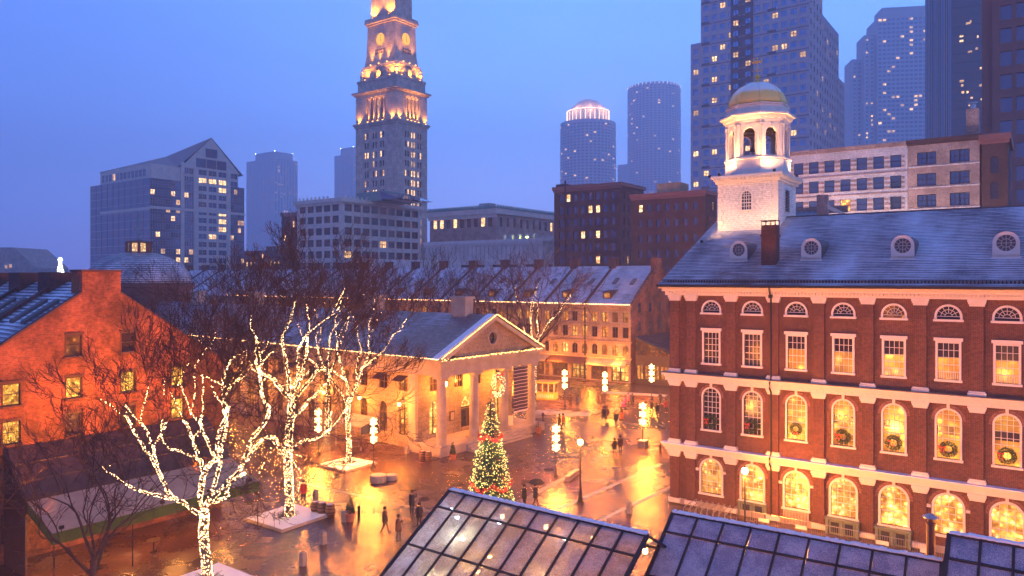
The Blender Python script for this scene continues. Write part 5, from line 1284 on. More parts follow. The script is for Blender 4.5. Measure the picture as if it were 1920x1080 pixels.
def glass_roof(label, A, B, rows, npan, slope, gm, lights=True, fasc=True, seed=0):
    """A,B: ridge ends. rows: slant lengths. Local x along the ridge, -y down the slope"""
    A = Vector(A); B = Vector(B); d = B - A; ln = d.length; rz = math.atan2(d.y, d.x)
    t = thing('glass_roof', label, 'glass roof', (A.x, A.y, 0), rz); z = A.z; co, si = math.cos(slope), math.sin(slope)
    pt = lambda x, s, o=0: (x, -s * co + o * si * -1, z - s * si + o * co)
    w_ = ln / npan; s0 = 0; rr = random.Random(seed)
    for r, sl in enumerate(rows):
        for i in range(npan):
            a, b = i * w_ + .05, (i + 1) * w_ - .05
            o = MB().prism([pt(a, s0 + .06), pt(b, s0 + .06), pt(b, s0 + sl - .05), pt(a, s0 + sl - .05)], Vector(pt(0, 0, .02)) - Vector(pt(0, 0))).build('pane', gm, t)
        mb = MB(); mb.prism([pt(0, s0 - .04, .015), pt(ln, s0 - .04, .015), pt(ln, s0 + .05, .015), pt(0, s0 + .05, .015)], Vector(pt(0, 0, .07)) - Vector(pt(0, 0))); mb.build('purlin', 'black_metal', t)
        s0 += sl
    for i in range(npan + 1):
        x = i * w_; wdt = .045 if 0 < i < npan else .08
        mb = MB(); mb.prism([pt(x - wdt, 0, -.06), pt(x + wdt, 0, -.06), pt(x + wdt, s0, -.06), pt(x - wdt, s0, -.06)], Vector(pt(0, 0, .145)) - Vector(pt(0, 0)))
        mb.build('rafter', 'black_metal', t)
    # ridge with a ragged line of snow
    mb = MB(); mb.box(0, ln, -.08, .16, z - .12, z + .07); mb.build('ridge', 'black_metal', t)
    mb = MB(); n = int(ln / .12)
    for i in range(n):
        h_ = rr.uniform(.03, .09); mb.box(i * ln / n, (i + 1) * ln / n + .001 * (i % 2), -.10 + rr.uniform(-.03, .02), .17, z + .072, z + .075 + h_)
    mb.build('snow', 'snow', t)
    # back slope
    for i in range(npan):
        a, b = i * w_ + .05, (i + 1) * w_ - .05
        MB().prism([(a, .2, z - .03), (b, .2, z - .03), (b, .2 + 2.6 * co, z - 2.6 * si), (a, .2 + 2.6 * co, z - 2.6 * si)], (0, 0, .02)).build('pane', gm, t)
    # gable end frames, posts and eaves
    yl = -s0 * co; zl = z - s0 * si; yb = .2 + 2.6 * co; zb = z - 2.6 * si
    for k in range(4 if ln > 9 else 0):  # lanterns added unseen behind the roof to light the hall and square
        x = ln * (k + .5) / 4; o = MB().box(x - .08, x + .08, yb + .06, yb + .3, zb - .25, zb - .2).build('added_eaves_lantern', 'black_metal', t); MB().box(x - .07, x + .07, yb + .12, yb + .26, zb - .5, zb - .255).build('lamp_glass', 'globe_glow', o)
        lamp(t, (x, yb + .5, zb - .4), 650 if not lights else 220, (1, .32, .04), .15)
    for x in (0, ln):
        mb = MB(); mb.tube([(x, yl, 0), (x, yl, zl)], .07, 6); mb.tube([(x, yb, 0), (x, yb, zb)], .07, 6); mb.tube([(x, 0, z), (x, yb, zb)], .07, 6); mb.build('end_frame', 'black_metal', t)
    MB().box(0, ln, yb - .05, yb + .05, zb - .1, zb + .02).build('eaves_beam', 'black_metal', t)
    if lights:
        g = MB()
        for (x, s, pw, col) in lights:
            yy = -s * co; zz = z - s * si - .45
            l = MB(); l.lathe([(.05, .12), (.09, .04), (.10, 0)], 8, (x, yy, zz)); o = l.build('hanging_light', 'steel', t)
            MB().lathe([(.02, -.12), (.09, -.08), (.11, 0), (.08, .05)], 8, (x, yy, zz)).build('lamp_glass', 'lamp_white' if col[2] > .5 else 'globe_glow', o); lamp(t, (x, yy, zz - .16), pw * (.28 if col[0] < 1 else .38), col, .09)
    # floor-level shelf so the inside is not empty
    mb = MB(); mb.box(.3, ln - .3, yl + .5, yb - .5, .02, .9); mb.build('stall_counter', 'wood_dark', t)
    return t
wl = (.8, .85, 1); ol = (1, .5, .15)
L1 = [(.55, .5, 25, wl), (1.15, .9, 25, wl), (3.6, .6, 25, wl), (7.4, .6, 25, wl), (.6, 2.1, 30, wl), (.6, 3.0, 30, wl), (.7, 3.9, 30, wl), (2.3, 2.0, 160, (1, .95, .6)), (4.3, 2.5, 40, ol), (4.2, 3.4, 60, ol), (7.4, 2.6, 40, ol), (7.8, 3.5, 60, ol), (2.6, 4.2, 60, (1, .9, .5)), (.9, 4.9, 30, wl)]
ra = Vector((-3.2, 37.95, 6.0)); rb = Vector((5.75, 31.3, 6.0))
glass_roof('frosted glass roof of the left foreground pavilion with small lights glowing inside', ra, rb, (1.15, 2.45, 2.45, 2.45), 10, R(31), 'frosted_glass', L1, seed=1)
ra2 = Vector((7.5, 34.3, 6.0)); rb2 = Vector((16.6, 28.4, 6.0))
glass_roof('unlit blue frosted glass roof of the middle foreground pavilion', ra2, rb2, (1.15, 2.45, 2.45, 2.45), 9, R(31), 'frosted_glass_blue', None, seed=2)
# right pavilion: a little higher
ra3 = Vector((16.4, 27.6, 7.35)); glass_roof('blue frosted glass roof of the rightmost foreground pavilion', ra3, ra3 + U * 8, (1.15, 2.45, 2.45), 8, R(31), 'frosted_glass_blue', None, seed=3)
pp = Vector(((1745 - 960) / F * 30.0, 30.0, 0))
pv = thing('vent_pipe', 'dark round flue pipe with a flat snow-dusted cap between the two blue glass roofs', 'vent pipe', pp)
MB().lathe([(.17, 0), (.17, 6.9), (.19, 6.92), (.19, 7.0), (.13, 7.05), (.13, 7.15)], 16).build('pipe', 'dark_brown_brick', pv); MB().lathe([(.13, 7.15), (.30, 7.2), (.31, 7.24), (.1, 7.36)], 16).build('cap', 'steel', pv)

# ------------------------------------------------------------------ background buildings
plain('yellow_stone', (.32, .24, .15), .8, var=.35, scale=.6)
glassdark('pane_black', (.012, .012, .03), .18)
glassdark('pane_fin', (.10, .16, .28), .15)
glassdark('pane_brown', (.10, .11, .17), .12); MAT['pane_brown'].node_tree.nodes['Principled BSDF'].inputs['Metallic'].default_value = .5
plain('metal_blue', (.16, .26, .34), .35, .4, var=.2)
plain('sign_plate', (.6, .6, .55), .5, var=.05); plain('cover_iron', (.035, .02, .018), .5, .3, var=.3)
brickmat('ashlar_white', (.62, .57, .56), (.56, .52, .51), (.42, .38, .38), bw=.9, bh=.3, ms=.012, stain=.15)
def clock_tower():
    Y = 300.0; C = Vector(((744 - 960) / F * Y, Y, 0)); W = -hitu(C, 667, U); D = hitu(C, 801, V)
    t = thing('clock_tower', 'tall granite clock tower lit orange at its colonnade, clock faces and ledges', 'tower', C, TH)
    zz = lambda py: CH + (HY - py) * Y / F
    cxm, cym = -W / 2, D / 2
    b = MB(); ws = Windows(t, 300, 0)
    ztop = 78.6; rows = []
    z = ztop - 5.2
    while z > 20: rows.append((z, z + 2.5)); z -= 3.92
    rows = rows[::-1]
    TF = lambda x, y, z: (-W + x, y, z); TR = lambda x, y, z: (-y, x, z)
    rr = random.Random(5)
    for side, T, wd in (('F', TF, W), ('R', TR, D)):
        c0 = [wd * f for f in ((.27, .47, .65) if side == 'F' else (.33, .53, .74))]
        cols = []
        for c in c0: cols += [(c - 1.25, c - .25), (c + .25, c + 1.25)]
        facade(b, T, wd, 0, ztop, cols, rows, .35)
        for r in rows:
            for i, c in enumerate(cols):
                p = T((c[0] + c[1]) / 2, 0, r[0]); on = (side == 'R' and i in (2, 3)) or rr.random() < .3
                ws.put(side, *p, 1.0, 2.5, .35, 'pane_far_lit' if on else 'pane_hall', 'granite_dark', 'sash')
    ws.done()
    b.quad((-W, 0, 0), (-W, D, 0), (-W, D, ztop), (-W, 0, ztop)); b.quad((-W, D, 0), (0, D, 0), (0, D, ztop), (-W, D, ztop)); b.build('shaft', 'ashlar_tower', t)
    def lev(z0, z1, e, s=1.0, name='stage', mat='ashlar_tower', s1=None, e1=None):
        a, c = W / 2 * s + e, D / 2 * s + e; s1 = s if s1 is None else s1; e1 = e if e1 is None else e1; a1, c1 = W / 2 * s1 + e1, D / 2 * s1 + e1
        m = MB(); m.add([(cxm - a, cym - c, z0), (cxm + a, cym - c, z0), (cxm + a, cym + c, z0), (cxm - a, cym + c, z0), (cxm - a1, cym - c1, z1), (cxm + a1, cym - c1, z1), (cxm + a1, cym + c1, z1), (cxm - a1, cym + c1, z1)],
                        [(0, 3, 2, 1), (4, 5, 6, 7), (0, 1, 5, 4), (1, 2, 6, 5), (2, 3, 7, 6), (3, 0, 4, 7)]); return m.build(name, mat, t)
    t.scale = (1, 1, 1.022)
    lev(78.6, 79.4, .5, name='cornice'); lev(79.4, 80.2, .9, name='cornice')
    # colonnade: recessed core with corner piers and columns
    lev(80.2, 90.6, -1.8, name='colonnade_core', mat='granite_dark')
    for (ax, ay) in ((-1, -1), (1, -1), (1, 1), (-1, 1)):
        px_, py_ = W * .26, D * .27; x = cxm + ax * (W / 2 - px_ / 2 - .05); y = cym + ay * (D / 2 - py_ / 2 - .05); MB().box(x - px_ / 2, x + px_ / 2, y - py_ / 2, y + py_ / 2, 80.2, 90.6).build('corner_pier', 'ashlar_tower', t)
    col = MB().lathe([(.75, 80.2), (.62, 81), (.55, 89.3), (.8, 90.0), (.85, 90.6)], 12).mesh('column', ['ashlar_tower'])
    for k in (-1.5, -.5, .5, 1.5):
        link('column', col, t, (cxm + k * W * .12, .7, 0)); link('column', col, t, (-.7, cym + k * D * .12, 0))
    for k in (-1, 0, 1):
        for z in (81.2, 84.2, 87.2):
            link('window', simple_window(1.5, 2.2, .0, 'pane_far_lit' if (k + int(z)) % 3 == 0 else 'pane_hall', 'granite_dark', 'double'), t, (cxm + k * W * .12, 1.7, z)); link('window', simple_window(1.4, 2.2, .0, 'pane_far_lit' if k == 0 else 'pane_hall', 'granite_dark', 'double'), t, (-1.7, cym + k * D * .12, z), R(90))
    lev(90.6, 91.8, -.1, name='entablature'); lev(91.8, 92.5, .6, name='cornice'); lev(92.5, 93.2, 1.3, name='cornice')
    for k in range(20):
        m = MB(); x = cxm - W / 2 - .6 + k * (W + 1.2) / 20; m.box(x, x + .5, -1.15, -.61, 92.1, 92.49); y = cym - D / 2 - .6 + k * (D + 1.2) / 20; m.box(.61, 1.15, y, y + .5, 92.1, 92.49); m.build('modillion', 'ashlar_tower', t)
    lev(93.2, 97.2, -.6, name='attic'); lev(97.2, 98.2, -.3, name='ledge'); lev(98.2, 103.0, -2.6, name='stage')
    for (ax, ay) in ((-1, -1), (1, -1), (1, 1)):
        x = cxm + ax * (W / 2 - 2.0); y = cym + ay * (D / 2 - 2.0); m = MB(); m.lathe([(1.1, 98.2), (.9, 99.6), (1.15, 100.6), (.6, 101.6), (.75, 102.4), (.3, 103.2)], 8, (x, y, 0)); m.build('statue', 'ashlar_tower', t)
    for k in (-1, 0, 1):
        m = MB(); m.box(cxm + k * 4 - 1.1, cxm + k * 4 + 1.1, 1.5, 2.6, 98.25, 100.8); m.prism([(cxm + k * 4 - 1.4, 1.4, 100.8), (cxm + k * 4 + 1.4, 1.4, 100.8), (cxm + k * 4, 1.4, 102.0)], (0, 1.2, 0)); m.build('aedicule', 'ashlar_tower', t)
        m = MB(); m.box(-2.6, -1.5, cym + k * 3.2 - .9, cym + k * 3.2 + .9, 98.25, 100.8); m.prism([(-1.4, cym + k * 3.2 - 1.2, 100.8), (-1.4, cym + k * 3.2 + 1.2, 100.8), (-1.4, cym + k * 3.2, 102.0)], (-1.2, 0, 0)); m.build('aedicule', 'ashlar_tower', t)
    lev(103.0, 104.2, -2.0, name='ledge')
    s0, s1 = .755, .665
    lev(104.2, 108.5, 0, s0, s1=.70, name='clock_stage'); lev(108.5, 121.0, 0, .70, s1=s1, name='clock_stage')
    lev(121.0, 121.8, .5, s1, name='cornice'); lev(121.8, 122.8, 1.0, s1, name='cornice'); lev(122.8, 123.9, .9, s1, name='balustrade'); lev(122.9, 135.5, -1.0, s1, name='belvedere'); lev(135.5, 136.5, -.2, s1, name='cornice')
    lev(136.5, 158, -1.2, s1, s1=.05, e1=0, name='pyramid_roof')
    a, c = W / 2 * .68, D / 2 * .68
    for side in 'FR':
        o = link('clock_face', None, t, (cxm, cym - c - .22, 114.6) if side == 'F' else (cxm + a + .22, cym, 114.6), 0 if side == 'F' else R(90)); m = MB()
        m.add([(2.5 * math.cos(2 * math.pi * k / 32), 0, 2.5 * math.sin(2 * math.pi * k / 32)) for k in range(32)], [tuple(range(32))]); m.build('dial', 'clock_dial', o)
        m = MB()
        for k in range(12):
            d = Vector((math.cos(math.pi * k / 6), 0, math.sin(math.pi * k / 6))); m.tube([d * 1.9 + Vector((0, -.1, 0)), d * 2.35 + Vector((0, -.1, 0))], .10, 4)
        m.tube([Vector((2.6 * math.cos(2 * math.pi * k / 24), -.1, 2.6 * math.sin(2 * math.pi * k / 24))) for k in range(25)], .16, 5); m.build('numeral_ring', 'granite_dark', o)
        m = MB(); m.tube([(0, -.2, 0), (.15, -.2, 1.9)], .10, 4); m.tube([(0, -.2, 0), (.5, -.2, -1.2)], .13, 4); m.build('hands', 'black_metal', o)
        for k in range(5):
            for j in range(2): link('window', simple_window(.7, .8, 0, 'pane_hall', 'granite_dark', 'bare'), t, (cxm + (k - 2) * 1.15, cym - c - .55, 108.6 + j * 1.2) if side == 'F' else (cxm + a + .8, cym + (k - 2) * .95, 108.6 + j * 1.2), 0 if side == 'F' else R(90))
    oc_ = (1, .36, .03)
    def fl(x, y, z, p, spot=110, tilt=0):
        f = MB().box(x - .2, x + .2, y - .2, y + .2, z, z + .25).build('floodlight', 'flood_glow', t); lamp(t, (x, y, z + .5), p, oc_, .3, 'SPOT', (R(180 - 0), 0, 0), spot)
    for k in (-1.5, -.5, .5, 1.5): fl(cxm + k * W * .12, -.45, 80.3, 1500, 60); fl(.45, cym + k * D * .12, 80.3, 2400, 60)
    for k in (-1, 1): fl(cxm + k * W * .4, -.5, 80.3, 900); fl(.5, cym + k * D * .42, 80.3, 900)
    for k in (-1, 0, 1): fl(cxm + k * W * .3, .75, 98.3, 1700, 120); fl(-.75, cym + k * D * .3, 98.3, 1700, 120)
    fl(-.6, .6, 98.3, 2500, 120)
    for k in (-1, 0, 1): fl(cxm + k * W * .2, 1.6, 104.3, 3600, 55); fl(-1.6, cym + k * D * .2, 104.3, 2600, 55)
    for k in (-1, 1): fl(cxm + k * W * .2, cym - c - .2, 124.0, 4500, 120); fl(cxm + a + .2, cym + k * D * .2, 122.9, 2500, 120)
    for k in (-1, 0, 1): fl(cxm + k * W * .3, -.15, 88.3, 0.01) if False else None
brickmat('ashlar_tower', (.62, .50, .40), (.55, .44, .35), (.24, .21, .19), bw=2.2, bh=.9, ms=.04, stain=.3)
emis('clock_dial', (1, .42, .06), .9, 'NONE')
clock_tower()

# cream office block with seven rows of paired windows
root, W_b, D_b = block('office_building', 'cream seven-row office block with paired windows in front of the clock tower', 'office building', 640, 235, 557, 789, zat(372, 235), 'beige_stone',
      fr=(5, 3.2, floors(11, 0, zat(376, 235), 2.35, .4), 'grid', False, .8), ri=(9, 3.2, floors(11, 0, zat(376, 235), 2.35, .4), 'grid', False, 1.0), cornice=('beige_stone', 1.0, .9), lit=.05, dark='pane_hall', seed=3, zmin=14, rec=.35)
for k in range(6): MB().box(-W_b - .15, .15, -.14, -.003, 3.6 + 7.7 * k - .2, 3.6 + 7.7 * k + .2).build('belt_course', 'beige_stone', root)
p_ = MB(); p_.box(-6, 6, 12, 26, zat(372, 235), zat(353, 235)); p_.build('penthouse', 'copper_green', root)
pr = MB(); pr.prism([(6.1, 11, zat(355, 235)), (15, 11, zat(371, 235)), (6.1, 11, zat(371, 235))], (0, 16, 0)); pr.build('penthouse_skylight', 'pane_blue', root)
for k in range(9): MB().box(-W_b + k * 2 - .2, -W_b + k * 2 + .2, -.7, -.3, zat(372, 235) + .26, zat(372, 235) + 1.1).build('antefix', 'beige_stone', root)
for k in range(17): MB().box(.3, .7, k * 2 + .2, k * 2 + .6, zat(372, 235) + .26, zat(372, 235) + 1.1).build('antefix', 'beige_stone', root)

# narrow dark block left of it
block('office_building', 'narrow dark brown block squeezed left of the cream office block', 'office building', 556, 262, 528, 600, zat(399, 262), 'brick_dark', fr=(3, 1.2, floors(8, 0, zat(404, 262), 2.2), 'sash', False, .5), cornice=('brown_stone', .6, .4), dark='pane_hall', seed=4)
# glass and stone postmodern block
def glass_block():
    Y = 330; C = Vector(((281 - 960) / F * Y, Y, 0)); W = -hitu(C, 170, U); D = hitu(C, 458, V); z1 = zat(333, Y); z2 = zat(312, Y); 
    t = thing('office_tower', 'broad glass and stone office block with a gabled top at the far left', 'office tower', C, TH)
    b = MB(); b.box(-W, 0, 0, D, 0, z1); b.build('curtain_wall', 'pane_curtain', t)
    n = int(z1 / 3.8)
    for k in range(n): MB().box(-W - .05, .05, -.08, -.002, 3.8 * k + 1.2, 3.8 * k + 1.35).build('mullion', 'steel', t)
    for k in range(11): MB().box(-W * k / 10 - .09, -W * k / 10 + .09, -.12, -.002, 0, z1).build('mullion', 'purple_stone', t)
    MB().box(-W * .82, .1, -.2, -.003, z1 - 14.4, z1 - 13).build('stone_band', 'beige_stone', t)
    # stone front
    piers = [D * f for f in (.335, .465, .585 - .03, .80, .90)]
    for f in (.30, .46, .60, .80 + .02, .93): pass
    edges = ((0, .30, 'g'), (.30, .335, 's'), (.335, .435, 'w'), (.435, .475, 's'), (.475, .80, 'c'), (.80, .835, 's'), (.835, .92, 'w'), (.92, 1, 'g'))
    rr = random.Random(9); ws = Windows(t, 300)
    for a, e, kd in edges:
        if kd == 's': MB().box(.003, .5, D * a, D * e, 0, z1 + (9 if .25 < a < .9 else 0)).build('pier', 'beige_stone', t)
        else:
            nc = {'g': 6 if a == 0 else 2, 'w': 2, 'c': 3}[kd]
            for j in range(n + 2):
                z = 3.8 * j; 
                if z > z1 + (6 if kd in 'cw' else -3): continue
                for i in range(nc):
                    y0_ = D * (a + (e - a) * i / nc); y1_ = D * (a + (e - a) * (i + 1) / nc); ww = (y1_ - y0_) * (.86 if kd != 'c' else .8)
                    pm = 'pane_far_lit' if rr.random() < .13 or (j == n - 0 and kd == 'c') else 'pane_blue' if rr.random() < .6 else 'pane_hall'
                    ws.put('R', .06 if kd != 'c' else .12, (y0_ + y1_) / 2, z + 1.1, ww, 2.4, 0, pm, 'steel', 'double')
            if kd == 'c':
                MB().box(.003, .1, D * a, D * e, 0, z1 + 9).build('spandrel', 'beige_stone', t)
    ws.done()
    for zb in (z1 - 13.8,): MB().box(.06, .62, D * .0, D, zb, zb + 1.2).build('stone_band', 'beige_stone', t)
    # upper set-back with gable
    x1, x0 = 0.1, -W * .86; b = MB(); b.box(x0, -.3, D * .02, D * .93, z1, z1 + 6.5); b.build('upper_storey', 'beige_stone', t)
    ws = Windows(t, 40)
    for k in range(12): ws.put('F', x0 + 3 + k * (W * .86 - 6) / 12, D * .02 - .03, z1 + 1.3, 2.4, 3.2, 0, 'pane_far_lit' if k == 3 else 'pane_blue', 'steel', 'double')
    zg = zat(309, 345); zp = zat(272, 350); ya, yb, ym = D * .32, D * .93, D * .62; 
    b = MB(); zb = z1 + 6.5; b.prism([(.45, D * .30, zb), (.45, D * .94, zb), (.45, ym, zp + 4)], (-.5, 0, 0)); b.build('gable', 'beige_stone', t)
    b = MB(); xr = -W * .72; b.add([(.6, D * .26, zb - .5), (x0, D * .0, zb - .3), (xr, ym, zp - 1), (.6, ym, zp + 4.3), (.6, D * .98, zb - .5), (x0, D * .98, zb - .5)], [(0, 1, 2, 3), (3, 2, 5, 4), (1, 5, 2)]); b.build('hip_roof', 'roof_tar2', t)
    for k in (-1, 0, 1):
        link('window', simple_window(5.0, 4.2, 0, 'pane_blue', 'wood_dark', 'double'), t, (.5, ym + k * 5.4, zb + 1.0 + (0)), R(90))
    link('window', simple_window(6.0, 4.2, 0, 'pane_blue', 'wood_dark', 'double'), t, (.5, ym, zb + 6.2), R(90))
plain('roof_tar2', (.20, .16, .17), .6, var=.2, scale=.3)
m, N_, L_, P_ = newmat('pane_curtain'); P_.inputs['Base Color'].default_value = (.16, .17, .22, 1); P_.inputs['Roughness'].default_value = .12; P_.inputs['Metallic'].default_value = .55
bump(N_, L_, noise(N_, L_, coord(N_), .25, 2), .08, .3, P_)
glass_block()
# far hazy residential towers
for args in ((514, 1300, 462, 558, 283, 'hazy concrete apartment tower between the gabled glass block and the cream office', 61, 296),
             (662, 1400, 627, 690, 275, 'hazy apartment tower half hidden behind the left side of the clock tower', 62, 288)):
    cx_, Y_, l_, r_, top, lab, sd, top2 = args; zt = zat(top2, Y_)
    root, W_, D_ = block('apartment_tower', lab, 'apartment tower', cx_, Y_, l_, r_, zt, 'far_concrete', fr=(7, 1.6, floors(int(zt / 3.1), 0, zt, 1.5), 'bare', False, 1), ri=(8, 2.4, floors(int(zt / 3.1), 0, zt, 1.7), 'bare', False, .6), lit=.06, most=0, seed=sd, dark='pane_hall', z0=0)
    MB().box(-W_ * .7, -1, 2, D_ * .8, zt, zat(top, Y_)).build('roof_storey', 'far_concrete', root)
    for (x, y) in ((-W_ * .7, 2), (-1, 2), (-1, D_ * .8)): MB().lathe([(.6, 0), (.6, 1.2)], 6, (x, y, zat(top, Y_))).build('roof_light', 'bulb_white_far', root)
# low far row
root, W_, D_ = block('brick_row', 'low distant brick row with a few lit windows below the hazy tower', 'brick building', 545, 330, 457, 600, zat(468, 330), 'brick_dark', fr=(11, 1.2, floors(8, 0, zat(470, 330), 2), 'bare', False, 1), lit=.3, seed=6)
for k in range(4): MB().box(-3 - 5 * k - 1, -3 - 5 * k + 1, 1, 3, zat(468, 330), zat(460, 330)).build('chimney', 'brick_dark', root)
# red and cream ornate building with green cornice
ze_ = zat(392, 262)
root, W_, D_ = block('hotel', 'red brick and cream building with scalloped green copper cornice right of the clock tower', 'ornate building', 930, 262, 806, 1042, zat(392, 262), 'brick_pink',
      fr=[(9, 1.6, floors(8, 0, 26.5, 2.1), 'sash', False, 1), (9, 1.9, [(zat(424, 262), zat(406, 262))], 'sash', False, 1)], ri=[(9, 1.5, floors(8, 0, 26.5, 2.1), 'sash', False, 1), (9, 1.7, [(zat(424, 262), zat(406, 262))], 'sash', False, 1)], dark='pane_hall', lit=.05, seed=7, cornice=('beige_stone', 1.6, 1.0), zmin=16)
MB().box(-W_ - .12, .12, -.12, -.003, 26.6, 28.2).box(-W_ - .06, .06, -.06, -.004, 18.2, 26.5).build('brick_band', 'brick_red', root)
for k in range(30): MB().lathe([(.55, 0), (.6, .5), (.25, 1.3), (.05, 1.5)], 6, (-W_ + k * W_ / 29, -.8, ze_ + .25)).build('copper_scallop', 'copper_green', root)
for k in range(24): MB().lathe([(.55, 0), (.6, .5), (.25, 1.3), (.05, 1.5)], 6, (.8, k * D_ / 24, ze_ + .25)).build('copper_scallop', 'copper_green', root)
MB().box(-W_ - 1.1, 1.1, -1.1, D_, ze_ + .255, ze_ + .6).build('copper_cornice', 'copper_green', root)
MB().box(-14, -9, 8, 12, ze_, ze_ + 3.4).build('rooftop_unit', 'steel', root)
# low grey stone building with segmental arches
root, W_, D_ = block('stone_building', 'long low grey stone building with wide arched windows and rooftop floodlight', 'stone building', 1017, 195, 797, 1092, zat(448, 195), 'ashlar_pale',
      fr=(7, 3.0, [(14.5, 20.5)], 'grid', False, 1.2), ri=(3, 2.4, [(14.5, 20.5)], 'grid', False, 1), dark='pane_hall', lit=.04, seed=8, cornice=('pale_stone', .7, .45))
MB().box(-W_ - .2, .2, -.2, D_, zat(470, 195), zat(470, 195) + .4).build('belt_course', 'pale_stone', root) if False else None
for k in range(28): MB().box(-W_ + k * W_ / 28, -W_ + k * W_ / 28 + .12, -.1, -.002, 22.0, 25.8).build('parapet_rib', 'granite_dark', root)
b = MB(); b.tube([(-6, 2, zat(448, 195)), (-6, 2, zat(446, 195) + .4)], .08, 5); o = b.build('roof_floodlight', 'black_metal', root); MB().lathe([(.3, 0), (.35, .2), (.1, .35)], 8, (-6, 1.6, zat(446, 195) + .3)).build('lamp_glass', 'sodium_green', o); lamp(root, (-6, .9, zat(446, 195) + .4), 350, (.85, 1, .2), .2)
b = MB(); b.box(-18, -4, 8, 12, zat(448, 195), zat(438, 195)); b.build('rooftop_unit', 'steel', root)
for k in range(5): MB().lathe([(.7, 0), (.7, 1.3), (.3, 1.6)], 8, (-16 + k * 2.6, 5, zat(448, 195) + .3)).build('roof_fan', 'steel', root)
root, W_, D_ = block('low_building', 'low pale rooftop building behind the market row chimneys', 'low building', 790, 190, 697, 850, zat(487, 190), 'pale_stone', fr=(5, 1.5, [(14, 16)], 'sash', False, 1), lit=0, seed=9, dark='pane_hall')
# dark brown brick warehouse pair
rows9 = floors(12, 1.5, zat(352, 170), 1.75, .5)
root, W_, D_ = block('brick_warehouse', 'dark red brick warehouse with fire escape and seven rows of sash windows', 'warehouse', 1164, 170, 1039, 1207, zat(343, 170), 'brick_dark', fr=(8, 1.15, rows9, 'sash', False, 1), ri=(5, .9, rows9, 'sash', False, .6), dark='pane_blue', lit=.07, seed=12, cornice=('brown_stone', .6, .4), zmin=12)
MB().box(-W_ + .2, -W_ + 3, .5, 4, zat(343, 170), zat(335, 170)).build('parapet_tower', 'brick_dark', root); MB().box(-W_ + 4, -W_ + 10, 1, 4, zat(343, 170), zat(338, 170)).build('parapet_tower', 'brown_stone', root)
b = MB(); b.tube([(-W_ + 3.4, -.35, 0), (-W_ + 3.4, -.35, zat(330, 170))], .22, 8); b.build('flue', 'black_metal', root)
for k in range(3, 10):
    z = rows9[k][0] - .5 if k < len(rows9) else 0; b = MB(); b.box(-7.6, -5.2, -1.3, -.02, z, z + .08)
    for j in range(9): b.box(-7.6 + j * .3, -7.57 + j * .3, -1.3, -1.26, z, z + .9)
    b.box(-7.6, -5.2, -1.3, -1.25, z + .85, z + .92); b.tube([(-7.3, -.9, z), (-5.5, -.9, z - 2.8)], .06, 4); b.build('fire_escape', 'black_metal', root)
root, W_, D_ = block('brick_warehouse', 'plain dark brick block with an old water-stained penthouse, left of the white cupola', 'brick building', 1322, 135, 1184, 1344, zat(358, 135), 'dark_brick2', fr=([(9.1, 9.75), (10.8, 11.45), (12.5, 13.4)], 1.0, [(6 + 2.95 * k, 7.2 + 2.95 * k) for k in range(8)], 'sash', False), ri=(3, .8, [(6 + 2.95 * k, 7.6 + 2.95 * k) for k in range(8)], 'sash', False, .4), dark='pane_blue', lit=.05, seed=13, cornice=('brown_stone', .5, .3)) if False else block('brick_warehouse', 'plain dark brick block with an old water-stained penthouse, left of the white cupola', 'brick building', 1322, 135, 1184, 1344, zat(358, 135), 'brick_dark', fr=(7, .85, [(6 + 2.95 * k, 7.4 + 2.95 * k) for k in range(9)], 'sash', False, 1), ri=(2, .8, [(6 + 2.95 * k, 7.6 + 2.95 * k) for k in range(9)], 'sash', False, .4), dark='pane_blue', lit=.05, seed=13, cornice=('brown_stone', .5, .3))
MB().box(-10, -5.2, 1, 5, zat(358, 135), zat(336, 135)).build('penthouse', 'yellow_stone', root)
